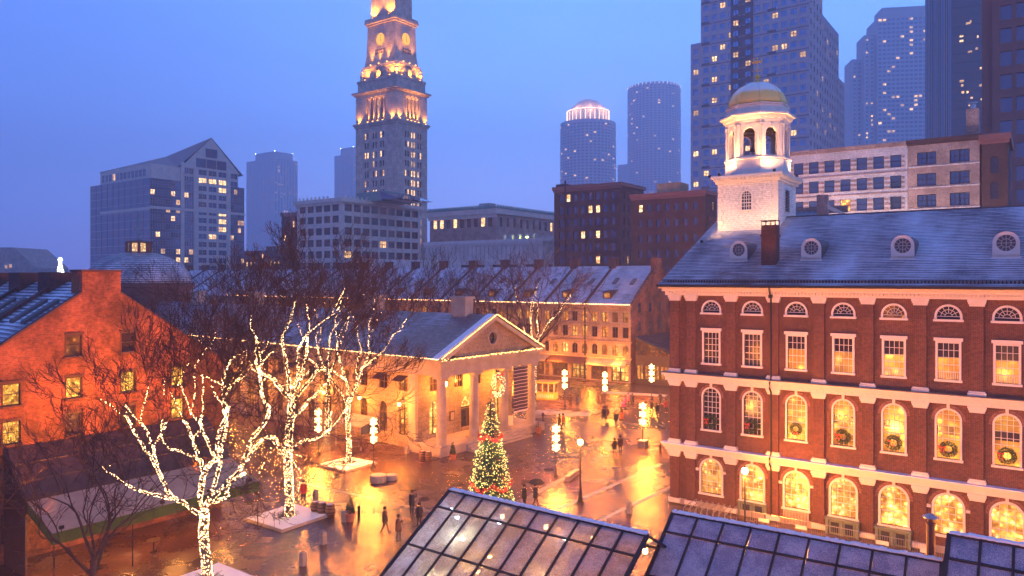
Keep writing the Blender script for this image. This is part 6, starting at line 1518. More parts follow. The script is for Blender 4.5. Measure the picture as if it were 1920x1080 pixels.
# round skyscrapers far off
def round_tower(label, cpx, Y, rpx, top, crown, sd):
    r = rpx * Y / F; C = Vector(((cpx - 960) / F * Y, Y + r, 0)); t = thing('round_tower', label, 'skyscraper', C, 0); zt = zat(top, Y)
    MB().lathe([(r, 0), (r, zt)], 40).build('shaft', 'far_concrete', t)
    rr = random.Random(sd); ws = {k: MB() for k in ('pane_hall', 'pane_far_lit')}
    z = 8
    while z < zt - 4:
        for k in range(44):
            a = 2 * math.pi * k / 44
            if math.sin(a) > .35: continue
            w_ = 2 * math.pi * r / 44 * .30; c, s_ = math.cos(a), math.sin(a); R_ = r + .25
            m = ws['pane_far_lit' if rr.random() < .06 else 'pane_hall']; P = Vector((c * R_, s_ * R_, z)); tv = Vector((-s_, c, 0)) * w_; m.quad(P - tv, P + tv, P + tv + Vector((0, 0, 2.4)), P - tv + Vector((0, 0, 2.4)))
        z += 5.2
    for k, m in ws.items(): m.build('window', k, t, kind='stuff')
    if crown:
        r2 = r * .74; z2 = zat(198, Y); z3 = zat(176, Y); MB().lathe([(r2, zt), (r2, z2)], 32).build('crown_drum', 'far_concrete', t); MB().lathe([(r2 * 1.02, z2), (r2 * .95, z2 + 1.5), (r2 * .45, z3 - 2), (.2, z3 + 3)], 32).build('crown_roof', 'pale_stone', t)
        m = MB()
        for k in range(28):
            a = 2 * math.pi * k / 28; m.box(r2 * 1.03 * math.cos(a) - .5, r2 * 1.03 * math.cos(a) + .5, r2 * 1.03 * math.sin(a) - .5, r2 * 1.03 * math.sin(a) + .5, zt + 2, z2 - 3)
        m.build('crown_light', 'crown_glow', t, kind='stuff')
        m = MB(); m.lathe([(r2 * 1.05, z2 - 1.2), (r2 * 1.05, z2 - .2)], 32); m.build('crown_ring', 'crown_glow', t)
        for a in (4.0, 4.7, 5.4): lamp(t, (r2 * 1.25 * math.cos(a), r2 * 1.25 * math.sin(a), z2 + 3), 9000, (1, .5, .25), 1)
    else:
        m = MB()
        for k in range(40):
            a = 2 * math.pi * k / 40; m.box(r * math.cos(a) - .5, r * math.cos(a) + .5, r * math.sin(a) - .5, r * math.sin(a) + .5, zt - 4, zt)
        m.build('crown_light', 'crown_glow2', t, kind='stuff')
emis('crown_glow', (1, .62, .4), 2.2, 'NONE'); emis('crown_glow2', (.8, .8, 1), 1.2, 'NONE')
round_tower('hazy round tower with a glowing orange conical crown', 1108, 1250, 54, 222, True, 3)
round_tower('tall hazy plain cylinder tower left of the stepped skyscraper', 1236, 1500, 51, 152, False, 4)
root, W_, D_ = block('low_tower', 'faint low block in the haze between the two round towers', 'office tower', 1192, 1700, 1158, 1240, zat(306, 1700), 'far_concrete', lit=0)
# stepped postmodern skyscraper
plain('stone_hi', (.54, .42, .44), .7, var=.12, scale=.15, bmp=0)
def stepped():
    Y = 330; cpx = 1517; C = Vector(((cpx - 960) / F * Y, Y, 0)); t = thing('stepped_skyscraper', 'big purple-grey stepped skyscraper with scattered lit windows behind the white cupola', 'skyscraper', C, TH)
    FH = 5.0
    W = -hitu(C, 1314, U); D = hitu(C, 1588, V)
    def seg(w0, w1, D0, D1, zt, n, sd, ox):
        nf = int(zt / FH)
        block('', '', '', 0, 0, 0, 0, zt, 'stone_hi', fr=(n, 2.6, [(FH * k + 1.3, FH * k + 3.9) for k in range(6, nf)], 'double', False, .6), ri=(max(2, int((D1 - D0) / 5.2)), 2.3, [(FH * k + 1.3, FH * k + 3.9) for k in range(6, nf)], 'double', False, .6), root=t, width=w1 - w0, depth=D1 - D0, corner=C, ox=-w0, oy=D0, lit=.10, most=130, seed=sd, rec=.3, litm='pane_far_lit', dark='pane_sky')
    D1 = hitu(C, 1542, V); D2 = hitu(C, 1575, V)
    seg(W, W + 5.2, -.0, D1 * .7, zat(68, 350), 1, 1, 0)
    seg(0, W, 0, D1, 172, 12, 3, 0)
    seg(.6, W, D1, D2, zat(16, 345), 12, 4, 0)
    seg(1.2, W, D2, D, zat(121, 360), 12, 5, 0)
    # darker central strip with chevrons
    x = -W * .60; MB().box(x - 5.4, x + 5.4, -.12, -.003, 30, 172).build('stone_strip', 'purple_stone_dark', t)
    for k in range(6, 33):
        z = FH * k; link('window', simple_window(2.6, 2.6, .0, 'pane_far_lit' if k in (14, 16, 17, 24, 27) else 'pane_sky', 'black_metal', 'double'), t, (x - 2.9, -.14, z + 1.3)); link('window', simple_window(2.6, 2.6, .0, 'pane_far_lit' if k in (15, 17, 23, 29) else 'pane_sky', 'black_metal', 'double'), t, (x + 2.9, -.14, z + 1.3))
        b = MB()
        for s in (-1, 1): b.tube([(x + s * 1.0 - .7 , -.25, z + 1.1), (x + s * 1.0, -.25, z + .5), (x + s * 1.0 + .7, -.25, z + 1.1)], .12, 4)
        b.build('chevron', 'pale_stone', t)
    for k in range(6, 34):
        MB().box(-W + .2, x - 5.5, -.05, -.004, FH * k - .25, FH * k + .12).build('belt_course', 'pale_stone' if k % 2 else 'purple_stone_dark', t); MB().box(x + 5.5, 0, -.05, -.004, FH * k - .25, FH * k + .12).build('belt_course', 'pale_stone' if k % 2 else 'purple_stone_dark', t)
    for k in range(6, 33, 2):
        for xx in (-W * .28 - 2.4, -W + 2.4): MB().box(xx - 2.0, xx + 2.0, -.06, -.004, FH * k + .2, FH * k + 1.1).build('stone_band', 'purple_stone_dark', t)
litwin('pane_lit_office', (1, .8, .5), 1.6, sampling='NONE', dark=.6)
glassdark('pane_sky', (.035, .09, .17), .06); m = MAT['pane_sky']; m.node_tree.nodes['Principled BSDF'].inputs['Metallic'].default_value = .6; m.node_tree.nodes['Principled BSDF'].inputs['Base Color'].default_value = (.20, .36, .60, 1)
stepped()
# hazy banded tower
Y_ = 850; zt = zat(28, Y_)
bz = R(-9); bu, bv = frame(bz); Cb = Vector(((1748 - 960) / F * Y_, Y_, 0)); Wb = -hitu(Cb, 1645, bu); nb_ = int(zt / 5)
root, W_, D_ = block('banded_tower', 'hazy pale office tower with horizontal window bands between the stepped skyscraper and dark tower', 'skyscraper', 0, Y_, 0, 0, zt, 'far_concrete', fr=(12, Wb / 12 * .72, floors(nb_, 0, zt, 2.6), 'bare', False, .5), lit=.06, most=0, seed=20, corner=Cb, width=Wb, depth=40, rz=bz)
MB().box(-W_ * .9, -1, 3, 30, zt, zat(8, Y_)).build('roof_storey', 'far_concrete', root)
for k_, (f_, y_, t_) in enumerate(((12.5, 8, 60), (23, 20, 100))):
    block('', '', '', 0, 0, 0, 0, zat(t_, Y_ + 8), 'far_concrete', fr=(2, 2.2, floors(int(zat(t_, Y_) / 5), 0, zat(t_, Y_), 2.1), 'bare', False, .5), root=root, width=12, depth=30, corner=Cb, ox=-Wb - f_ + 12.4, oy=y_, lit=.08, most=0, seed=40 + k_)
# dark glass tower
Y_ = 330; dz_ = R(-29); du_, dv_ = frame(dz_); Cd = Vector(((1852 - 960) / F * Y_, Y_, 0)); Wd = -hitu(Cd, 1735, du_)
root, W_, D_ = block('dark_glass_tower', 'almost black glass tower with pale blue vertical fins on its left half', 'skyscraper', 0, Y_, 0, 0, 190, 'pane_black', lit=0, corner=Cd, width=Wd, depth=30, rz=dz_)
for k in range(14):
    x = -W_ + .3 + k * W_ * .42 / 14; b = MB().box(x, x + (.5 if k % 4 < 2 else .15), -.35, -.003, 20, 190); b.build('fin', 'pane_fin' if k % 4 < 2 else 'steel', root)
for k in range(40): MB().box(-W_, 0, -.06, -.003, 22 + k * 4.2, 22.25 + k * 4.2).build('transom', 'black_metal', root)
rr = random.Random(4)
for k in range(26):
    y = -W_ * (.03 + .45 * rr.random()); z = 60 + rr.random() * 80; ww_ = rr.uniform(.5, 1.8); MB().quad((y, -.04, z), (y + ww_, -.04, z), (y + ww_, -.04, z + 1.0), (y, -.04, z + 1.0)).build('lit_window', 'pane_far_lit', root)
# brown granite tower at the right edge
Y_ = 125
root, W_, D_ = block('brown_tower', 'reddish brown granite tower with square dark windows at the right edge', 'skyscraper', 2010, Y_, 1860, 2060, 110, 'brown_stone', depth=26, fr=(4, 1.75, [(4.1 * k + 1.2, 4.1 * k + 3.8) for k in range(5, 25)], 'bare', False, .9), lit=.0, most=240, seed=22, dark='pane_brown', rec=.35)
MB().box(-W_ - 1.6, -W_ - .003, 1.0, D_, 0, 110).build('bevel', 'brown_stone', root)
# white stone apartment building behind the hall
C_ = Vector(((1702 - 960) / F * 92, 92, 0))
root, W_, D_ = block('white_stone_building', 'white stone building with square sash windows in quoined surrounds behind the hall roof', 'stone building', 1702, 92, 1478, 1760, zat(268, 92), 'ashlar_white', fr=(7, 1.25, [(zat(268, 92) - 2.95 - 2.62 * k, zat(268, 92) - 1.35 - 2.62 * k) for k in range(8)][::-1], 'sash', False, .35), dark='pane_blue', lit=.09, litm='pane_lit_bright', seed=31, cornice=('brick_pink', .18, .12), rec=.2)
sp = (W_ - .7) / 7
for j in range(5):
    zb = zat(268, 92) - 2.95 - 2.62 * j
    MB().box(-W_, 0, -.06, -.003, zb - .55, zb - .42).build('belt_course', 'brick_pink', root)
    for i in range(7):
        x = -W_ + .35 + sp * (i + .5); b = MB()
        for q_ in range(3):
            for s in (-1, 1): b.box(x + s * .82 - .17, x + s * .82 + .17, -.05, -.003, zb + q_ * .58, zb + q_ * .58 + .28)
        b.build('quoin', 'brick_pink', root)
for k_ in range(2):  # unseen lamp posts and bare point lights added to brighten the white building
    globe_lamp(C_ + U * (-11 + 12 * k_) - V * 9, 'added street lamp unseen behind the hall roof, before the %s end of the white stone building' % ('left', 'right')[k_], 12.0, 100); lamp(None, C_ + U * (-11 + 12 * k_) - V * 9.6 + Vector((0, 0, 12)), 2400, (1, .68, .55), .3)
C2 = C_ + U * .02
root, W2, D2 = block('pink_stone_building', 'pinkish brick building with wide paired windows and a tall chimney, right of the white one', 'apartment building', 0, 0, 0, 0, zat(262, 90), 'brick_pink', fr=(2, 2.05, [(zat(262, 90) - 2.9 - 2.62 * k, zat(262, 90) - 1.35 - 2.62 * k) for k in range(8)][::-1], 'grid', False, .3), ri=None, corner=C_ + U * 7.6, width=7.58, depth=12, dark='pane_blue', lit=.04, seed=33, cornice=('brick_dark', .25, .2), rec=.2)
for j in range(5): MB().box(-7.5, .05, -.07, -.003, zat(262, 90) - 3.2 - 2.62 * j, zat(262, 90) - 3.05 - 2.62 * j).build('belt_course', 'ashlar_white', root)
MB().box(-1.4, -.1, .3, 2.2, zat(262, 90), zat(262, 90) + 3.4).build('chimney', 'brick_pink', root); b = MB().lathe([(.35, 0), (.35, .7), (.5, .75), (.5, .9)], 8, (-.75, 1.2, zat(262, 90) + 3.4)); b.build('flue', 'steel', root)
brk = Vector(C_ + U * 9.4 + V * 3)
root, W3, D3 = block('dark_arched_building', 'narrow dark building with small arched windows squeezed against the brown tower', 'brick building', 0, 0, 0, 0, zat(278, 95), 'brick_dark', fr=(1, .8, [(zat(278, 95) - 4.4 - 3 * k, zat(278, 95) - 2.4 - 3 * k) for k in range(6)][::-1], 'double', True, .2), corner=C_ + U * 10.4, width=2.6, depth=10, dark='pane_hall', lit=.1, seed=34, cornice=('brown_stone', .5, .3))
# metal roof between hall and white building
g = thing('metal_roof_building', 'low building with ribbed blue metal roof and small chimney just behind the hall ridge', 'low building', O2 := Vector((32.0, 74.0, 0)), TH)
MB().box(-9, 1.0, 0, 8, 0, 22.6).build('wall', 'pale_stone', g); b = MB(); b.prism([(-9.3, -.4, 22.5), (-1.5, -.4, 22.5), (-1.5, 3.0, 23.9), (-9.3, 3.0, 23.9)], (0, 0, .1)); r = b.build('roof', 'metal_blue', g)
for k in range(14): MB().prism([(-9.2 + k * .58, -.4, 22.6), (-9.14 + k * .58, -.4, 22.6), (-9.14 + k * .58, 3.0, 24.0), (-9.2 + k * .58, 3.0, 24.0)], (0, 0, .08)).build('rib', 'steel', r)
MB().box(-9.3, 1.0, 3.0, 3.4, 23.7, 24.4).build('parapet', 'brick_pink', g); MB().box(-1.4, -.4, .4, 1.2, 22.6, 25.4).build('chimney', 'brick_pink', g); MB().prism([(-.2, -.3, 24.3), (2.6, -.3, 22.7), (2.6, -.3, 22.3), (-.2, -.3, 23.9)], (0, .5, 0)).build('coping', 'beige_stone', g)
# far left: sloped-top building and a tree of lights
root = thing('sloped_building', 'reddish block with a sloping roof on the left horizon', 'office building', Vector(((10 - 960) / F * 420, 420, 0)), 0)
b = MB(); b.prism([(-40, 0, 0), (18, 0, 0), (18, 0, zat(502, 420)), (5, 0, zat(464, 420)), (-40, 0, zat(463, 420))], (0, 30, 0)); b.build('wall', 'brick_pink', root)
for (x, z) in ((.5, 22), (3, 22.5), (-6, 24), (-20, 26)): link('window', simple_window(1.6, 2, -.05, 'pane_far_lit', 'steel', 'double'), root, (x, -.05, z))
root = thing('rooftop_tree_of_lights', 'small white-lit christmas tree top peeking above the left brick roof', 'christmas tree', Vector(((113 - 960) / F * 130, 130, 0)))
b = MB(); rr = random.Random(6)
for i in range(260):
    z = rr.uniform(14, 20.0); r_ = .1 + (20.0 - z) * .2; a = rr.uniform(0, 6.28); b.octa((r_ * math.cos(a), r_ * math.sin(a), z), .06)
b.build('bulbs', 'bulb_white_far', root, kind='stuff'); MB().tube([(0, 0, 0), (0, 0, 20)], .1, 6).build('trunk', 'bark', root); b = MB()
for k in range(3): b.tube([(-.4 * math.cos(k), 0, 20.1 - .4 * math.sin(k)), (.4 * math.cos(k), 0, 20.1 + .4 * math.sin(k))], .07, 4)
b.build('star', 'bulb_white_far', root)

# ------------------------------------------------------------------ plaza furniture
def at(px, py): return G(px, py)
# barrels
bar = thing('barrel', 'wooden barrel nearest the lit trunk, left of a group of three', 'barrel', at(592, 963), 0, 'wooden barrels on the square')
MB().lathe([(.27, 0), (.33, .22), (.35, .45), (.33, .68), (.27, .9), (.25, .9), (.25, .86)], 16).build('staves', 'barrel_wood', bar, smooth=True)
for z, r_ in ((.12, .31), (.32, .349), (.58, .349), (.78, .31)): MB().lathe([(r_ - .02, z - .03), (r_ + .008, z - .03), (r_ + .008, z + .03), (r_ - .02, z + .03)], 16).build('hoop', 'black_metal', bar)
MB().lathe([(.25, .86), (.01, .87)], 16).build('lid', 'snow', bar)
again(bar, at(604, 966), 1, 'wooden barrel in the middle of the group of three by the lit trunk', 1.05); again(bar, at(619, 968), 2, 'wooden barrel on the right of the group of three by the lit trunk', 1.0)
again(bar, at(792, 862), 1, 'wooden barrel at the left foot of the portico corner', .95); again(bar, at(803, 863), .5, 'wooden barrel closest to the portico corner column', .95)
# potted conifers
pc = thing('potted_conifer', 'small dark conifer in a round pot beside the three barrels', 'potted tree', at(656, 977), 0, 'small conifers in clay pots')
MB().lathe([(.26, 0), (.36, .5), (.40, .5), (.40, .58), (.34, .58), (.33, .52)], 16).build('pot', 'terracotta', pc); rr = random.Random(2); g = MB()
for i in range(500):
    z = .55 + 1.25 * (1 - math.sqrt(rr.random())); a = rr.uniform(0, 6.28); r_ = .30 * (1 - (z - .55) / 1.35) * rr.uniform(.4, 1.1); P = Vector((r_ * math.cos(a), r_ * math.sin(a), z)); d = Vector((math.cos(a), math.sin(a), .9)).normalized() * .12; g.add([P, P + d + Vector((.03, 0, 0)), P + d * .8 + Vector((-.03, .03, 0))], [(0, 1, 2)])
g.build('foliage', 'needles', pc); MB().tube([(0, 0, .5), (0, 0, 1.6)], .03, 5).build('stem', 'bark', pc)
again(pc, at(849, 862), 1, 'small conifer in a clay pot in front of the portico steps', .9); again(pc, at(1010, 812), 2, 'small conifer in a clay pot at the right corner of the portico', 1.0)
# stone bollards
bo = thing('stone_bollard', 'short square stone bollard in the open lower left of the square', 'bollard', at(606, 1020), TH, 'short square stone bollards')
MB().box(-.16, .16, -.16, .16, 0, .74).box(-.12, .12, -.12, .12, .74, .80).build('post', 'granite_dark', bo); MB().box(-.17, .17, -.17, .17, .58, .62).build('band', 'granite', bo)
again(bo, at(568, 1060), TH, 'short square stone bollard lowest in the photo, below the barrels'); again(bo, at(646, 978), TH, 'short square stone bollard touching the potted conifer'); again(bo, at(592, 938), TH, 'short square stone bollard behind the barrels') ; again(bo, at(1180, 962), TH, 'short square stone bollard right of the lone globe lamp'); again(bo, at(763, 850), TH, 'short square stone bollard left of the portico barrels')
b2 = thing('black_bollard', 'slim black bollard right of the potted conifer', 'bollard', at(673, 972)); MB().lathe([(.09, 0), (.09, .7), (.11, .72), (.11, .8), (.06, .9)], 10).build('post', 'black_metal', b2)
# granite drums
dr = thing('granite_drum', 'large round granite drum seat under the snowflake lamp', 'stone seat', at(709, 903), 0, 'round granite drum seats'); MB().lathe([(.66, 0), (.70, .06), (.70, .5), (.62, .58), (.01, .60)], 24).build('drum', 'granite', dr)
for k in range(12):
    a = math.pi * k / 6; MB().box(-.012, .012, .695, .712, .05, .5).build('joint', 'granite_dark', dr, (0, 0, 0), a)
again(dr, at(733, 899), .4, 'smaller round granite drum seat right of the larger one', .72)
# hydrants
hy = thing('fire_hydrant', 'fire hydrant near the corner of the brick hall', 'fire hydrant', at(1238, 847), 0, 'fire hydrants'); MB().lathe([(.16, 0), (.16, .06), (.11, .1), (.11, .55), (.15, .58), (.13, .7), (.05, .8)], 12).build('body', 'dark_brown_brick', hy); MB().tube([(-.2, 0, .45), (.2, 0, .45)], .06, 8).build('outlet', 'black_metal', hy)
again(hy, at(1018, 786), .5, 'fire hydrant on the pale strip beyond the portico corner')
# manholes
for i, (x, y, lab) in enumerate(((795, 936, 'dark round manhole cover left of the decorated conifer foot'), (860, 908, 'dark round manhole cover in front of the portico steps'), (988, 903, 'dark round manhole cover right of the decorated conifer'), (1029, 881, 'small manhole cover beside the centre snowflake lamp'), (1062, 857, 'small manhole cover farther behind the centre snowflake lamp'),
        (629, 894, 'manhole cover near the raised snow bed'), (1115, 777, 'manhole cover far in the square'), (1205, 857, 'manhole cover in front of the planter lamp'))):
    t = thing('manhole_cover', lab, 'manhole cover', at(x, y)); MB().lathe([(.45, 0.0), (.45, .018), (.40, .019)], 20).build('lid', 'cover_iron', t); m = MB()
    for k in range(-3, 4): m.box(-.3, .3, k * .1 - .015, k * .1 + .015, .019, .026)
    m.build('tread', 'black_metal', t)
    if i == 0: plain
# low granite wall
lw = thing('granite_kerb_wall', 'low granite block wall right of the centre snowflake lamp', 'low wall', at(1063, 903), 0); 
a_, b_ = at(1063, 903), at(1083, 888); d_ = (b_ - a_); lw.rotation_euler.z = math.atan2(d_.y, d_.x)
for k in range(3): MB().box(d_.length * k / 3 + .01, d_.length * (k + 1) / 3 - .01, -.2, .2, 0, .42).build('block', 'granite', lw)
# crowd barriers along the hall
def barrier(p, rz, label, sign=True, L_=2.3):
    t = thing('crowd_barrier', label, 'barrier', p, rz, 'steel crowd barriers'); m = MB(); m.tube([(0, 0, .2), (0, 0, 1.1), (L_, 0, 1.1), (L_, 0, .2), (0, 0, .2)], .022, 6); m.build('frame', 'steel', t); m = MB()
    for k in range(1, 18): m.tube([(L_ * k / 18, 0, .2), (L_ * k / 18, 0, 1.1)], .009, 4)
    m.build('bars', 'steel', t)
    for x in (.3, L_ - .3): MB().tube([(x, -.3, .02), (x, 0, .2), (x, .3, .02)], .02, 5).build('foot', 'steel', t)
    if sign: MB().box(L_ / 2 - .35, L_ / 2 + .35, -.05, -.03, .55, .8).build('plate', 'sign_plate', t)
    return t
HO = Vector((11.98, 55.86, 0))
for k, lab in enumerate(('crowd barrier before the green doors nearest the globe lamp', 'crowd barrier with a pale plate in front of the third arched bay', 'crowd barrier between the third and fourth arched bays', 'crowd barrier in front of the fourth arched bay', 'crowd barrier in front of the fifth arched bay', 'crowd barrier nearest the flue pipe')):
    barrier(HO + U * (6.6 + 2.4 * k) - V * (2.3), TH, lab, k != 2)
barrier(at(965, 972), R(-28), 'crowd barrier behind the glass roof beside the decorated conifer', False, 2.2)
# stair rails at the left end of the hall
for k in range(8):
    p = HO + U * (2.6 + k * .42) - V * (1.3); t = thing('handrail', '%s steel handrail from the left in the row against the hall corner' % ORD[k], 'handrail', p, TH, 'row of steel handrails by the hall'); MB().tube([(0, 0, 0), (0, 0, .95), (0, -2.2, .95), (0, -2.4, .85), (0, -2.4, 0)], .028, 6).build('rail', 'steel', t); MB().tube([(0, -1.1, 0), (0, -1.1, .95)], .02, 5).build('post', 'steel', t)
# ticket kiosk
kk = thing('kiosk', 'small yellow and white kiosk with windows under the market row awnings', 'kiosk', at(1026, 748), R(-20)); MB().box(-1.3, 1.3, -.9, .9, 0, 1.0).build('counter', 'yellow_paint', kk)
for x in (-1.25, -.42, .42, 1.25): MB().box(x - .05, x + .05, -.92, -.82, 1.0, 2.3).build('post', 'trim_white', kk)
MB().box(-1.2, 1.2, -.1, .8, 1.0, 2.3).build('back_panel', 'pane_lit_low', kk); MB().box(-1.5, 1.5, -1.1, 1.1, 2.3, 2.5).build('roof', 'yellow_paint', kk)
for k in range(8): MB().box(-1.15 + k * .3, -.95 + k * .3, -.93, -.902, .25, .75).build('panel', 'trim_white', kk)
# blue market umbrella/awning by the side wall
aw = thing('blue_awning', 'pale fabric stall awning with a blue side by the market hall wall', 'awning', at(655, 850) + Vector((.6, 4, 0)), R(-39)); MB().prism([(-1.8, 0, 2.9), (2.2, 0, 2.9), (2.2, -2.2, 2.3), (-1.8, -2.2, 2.3)], (0, 0, .05)).build('canopy', 'canvas_pale', aw); MB().prism([(2.22, 0, 2.9), (2.22, -2.2, 2.3), (2.22, -2.2, 1.6), (2.22, 0, 1.6)], (.04, 0, 0)).build('side', 'cloth_navy', aw)
for x in (-1.75, 2.15): MB().tube([(x, -2.15, 0), (x, -2.15, 2.3)], .03, 6).build('post', 'steel', aw)
# sandwich board, sign on wall, cafe barrel
sb = thing('sandwich_board', 'pale sandwich board sign standing under the portico beside the banner', 'sign', O := Vector((-6.75, 70, .85)) + qu * -1.6 + qv * 12.4, 0); 
for s in (-1, 1): MB().prism([(-.3, s * .25, 0), (.3, s * .25, 0), (.3, s * .02, 1.0), (-.3, s * .02, 1.0)], (0, s * .03, 0)).build('board', 'trim_white', sb)
sg = thing('wall_notice', 'small dark notice board on the portico back wall by the door', 'sign', QO + qu * -3.42 + qv * 5.1 + Vector((0, 0, 2.2)), R(-39)); MB().box(0, .06, -.35, .35, 0, .95).build('frame', 'wood_dark', sg); MB().box(.061, .07, -.27, .27, .08, .87).build('sheet', 'canvas_pale', sg)

# ------------------------------------------------------------------ people
PM = {}
def body_mesh(pose):
    if pose in PM: return PM[pose]
    J = {'pel': (0, 0, .95, .15), 'wai': (0, 0, 1.12, .14), 'che': (0, .01, 1.33, .165), 'nk0': (0, 0, 1.48, .075), 'nk': (0, -.01, 1.55, .055), 'hd': (0, -.02, 1.66, .095), 'tp': (0, -.01, 1.76, .07)}
    st = .22 if pose == 'walk' else .02
    for s, n in ((-1, 'L'), (1, 'R')):
        f = st * s * -1
        J['hp' + n] = (.09 * s, 0, .88, .10); J['kn' + n] = (.10 * s, f * .5 - .03, .49, .065); J['an' + n] = (.10 * s, f + .02 + (.06 if f > 0 else 0), .09, .045); J['to' + n] = (.11 * s, f - .16, .04, .04)
        J['sh' + n] = (.17 * s, 0, 1.42, .07)
        if pose == 'photo': J['el' + n] = (.27 * s, -.20, 1.28, .048); J['wr' + n] = (.12 * s, -.38, 1.52, .034); J['ha' + n] = (.06 * s, -.42, 1.60, .036)
        elif pose == 'walk': J['el' + n] = (.24 * s, -f * .5, 1.15, .05); J['wr' + n] = (.23 * s, -f * 1.0 - .08, .92, .034); J['ha' + n] = (.23 * s, -f * 1.1 - .1, .84, .038)
        else: J['el' + n] = (.25 * s, .02, 1.15, .05); J['wr' + n] = (.22 * s, -.10, .93, .034); J['ha' + n] = (.2 * s, -.14, .86, .038)
    E = [('pel', 'wai'), ('wai', 'che'), ('che', 'nk0'), ('nk0', 'nk'), ('nk', 'hd'), ('hd', 'tp')]
    for n in 'LR': E += [('pel', 'hp' + n), ('hp' + n, 'kn' + n), ('kn' + n, 'an' + n), ('an' + n, 'to' + n), ('che', 'sh' + n), ('sh' + n, 'el' + n), ('el' + n, 'wr' + n), ('wr' + n, 'ha' + n)]
    ks = list(J); me = bpy.data.meshes.new('person_' + pose); me.from_pydata([J[k][:3] for k in ks], [(ks.index(a), ks.index(b)) for a, b in E], []); o = bpy.data.objects.new('tmp', me); COL.objects.link(o)
    md = o.modifiers.new('s', 'SKIN'); sv_ = me.skin_vertices[0].data
    for i, k in enumerate(ks): sv_[i].radius = (J[k][3], J[k][3] * (.8 if k in ('che', 'wai') else 1)); sv_[i].use_root = (k == 'pel')
    o.modifiers.new('d', 'SUBSURF').levels = 1
    dg = bpy.context.evaluated_depsgraph_get(); ev = o.evaluated_get(dg); m2 = bpy.data.meshes.new_from_object(ev); bpy.data.objects.remove(o)
    hands = [Vector(J['ha' + n][:3]) for n in 'LR']
    idx = []
    for p in m2.polygons:
        c = p.center
        if c.z < .10: i = 3
        elif min((c - h_).length for h_ in hands) < .085: i = 0
        elif c.z < .93 and abs(c.x) < .19: i = 2
        elif c.z > 1.52: i = 0
        else: i = 1
        idx.append(i)
    PM[pose] = (m2, idx, J); return PM[pose]
def person(px, py, label, pose, coat, trouser, face, h=1.0, hood=False, extra=None, hat=None, group=None):
    m2, idx, J = body_mesh(pose); me = m2.copy(); me.name = 'person'; me.materials.clear()
    for k in ('skin', coat, trouser, 'cloth_black'): me.materials.append(MAT[k])
    me.polygons.foreach_set('material_index', idx); me.polygons.foreach_set('use_smooth', [True] * len(idx))
    t = link('person', me, None, at(px, py), R(face)); t.scale = (h, h, h); tag(t, label, 'person', group)
    c = MB(); pr = [(.155, 1.47), (.20, 1.42), (.205, 1.25), (.19, 1.08), (.215, .90), (.23, .76)] ; c.lathe(pr, 14); c.v = [(x * 1.05, y * .82, z) for x, y, z in c.v]; c.build('coat', coat, t, smooth=True)
    hr = MB()
    hr.lathe([(.105, 1.60), (.118, 1.68), (.11, 1.75), (.07, 1.80), (.01, 1.815)], 10, (0, .018, 0)); hr.build('hood' if hood else 'hat' if hat else 'hair', coat if hood else hat or 'hair_dark', t, smooth=True)
    if extra == 'camera': MB().box(-.07, .07, -.50, -.42, 1.55, 1.66).build('camera', 'black_metal', t) if False else None
    return t
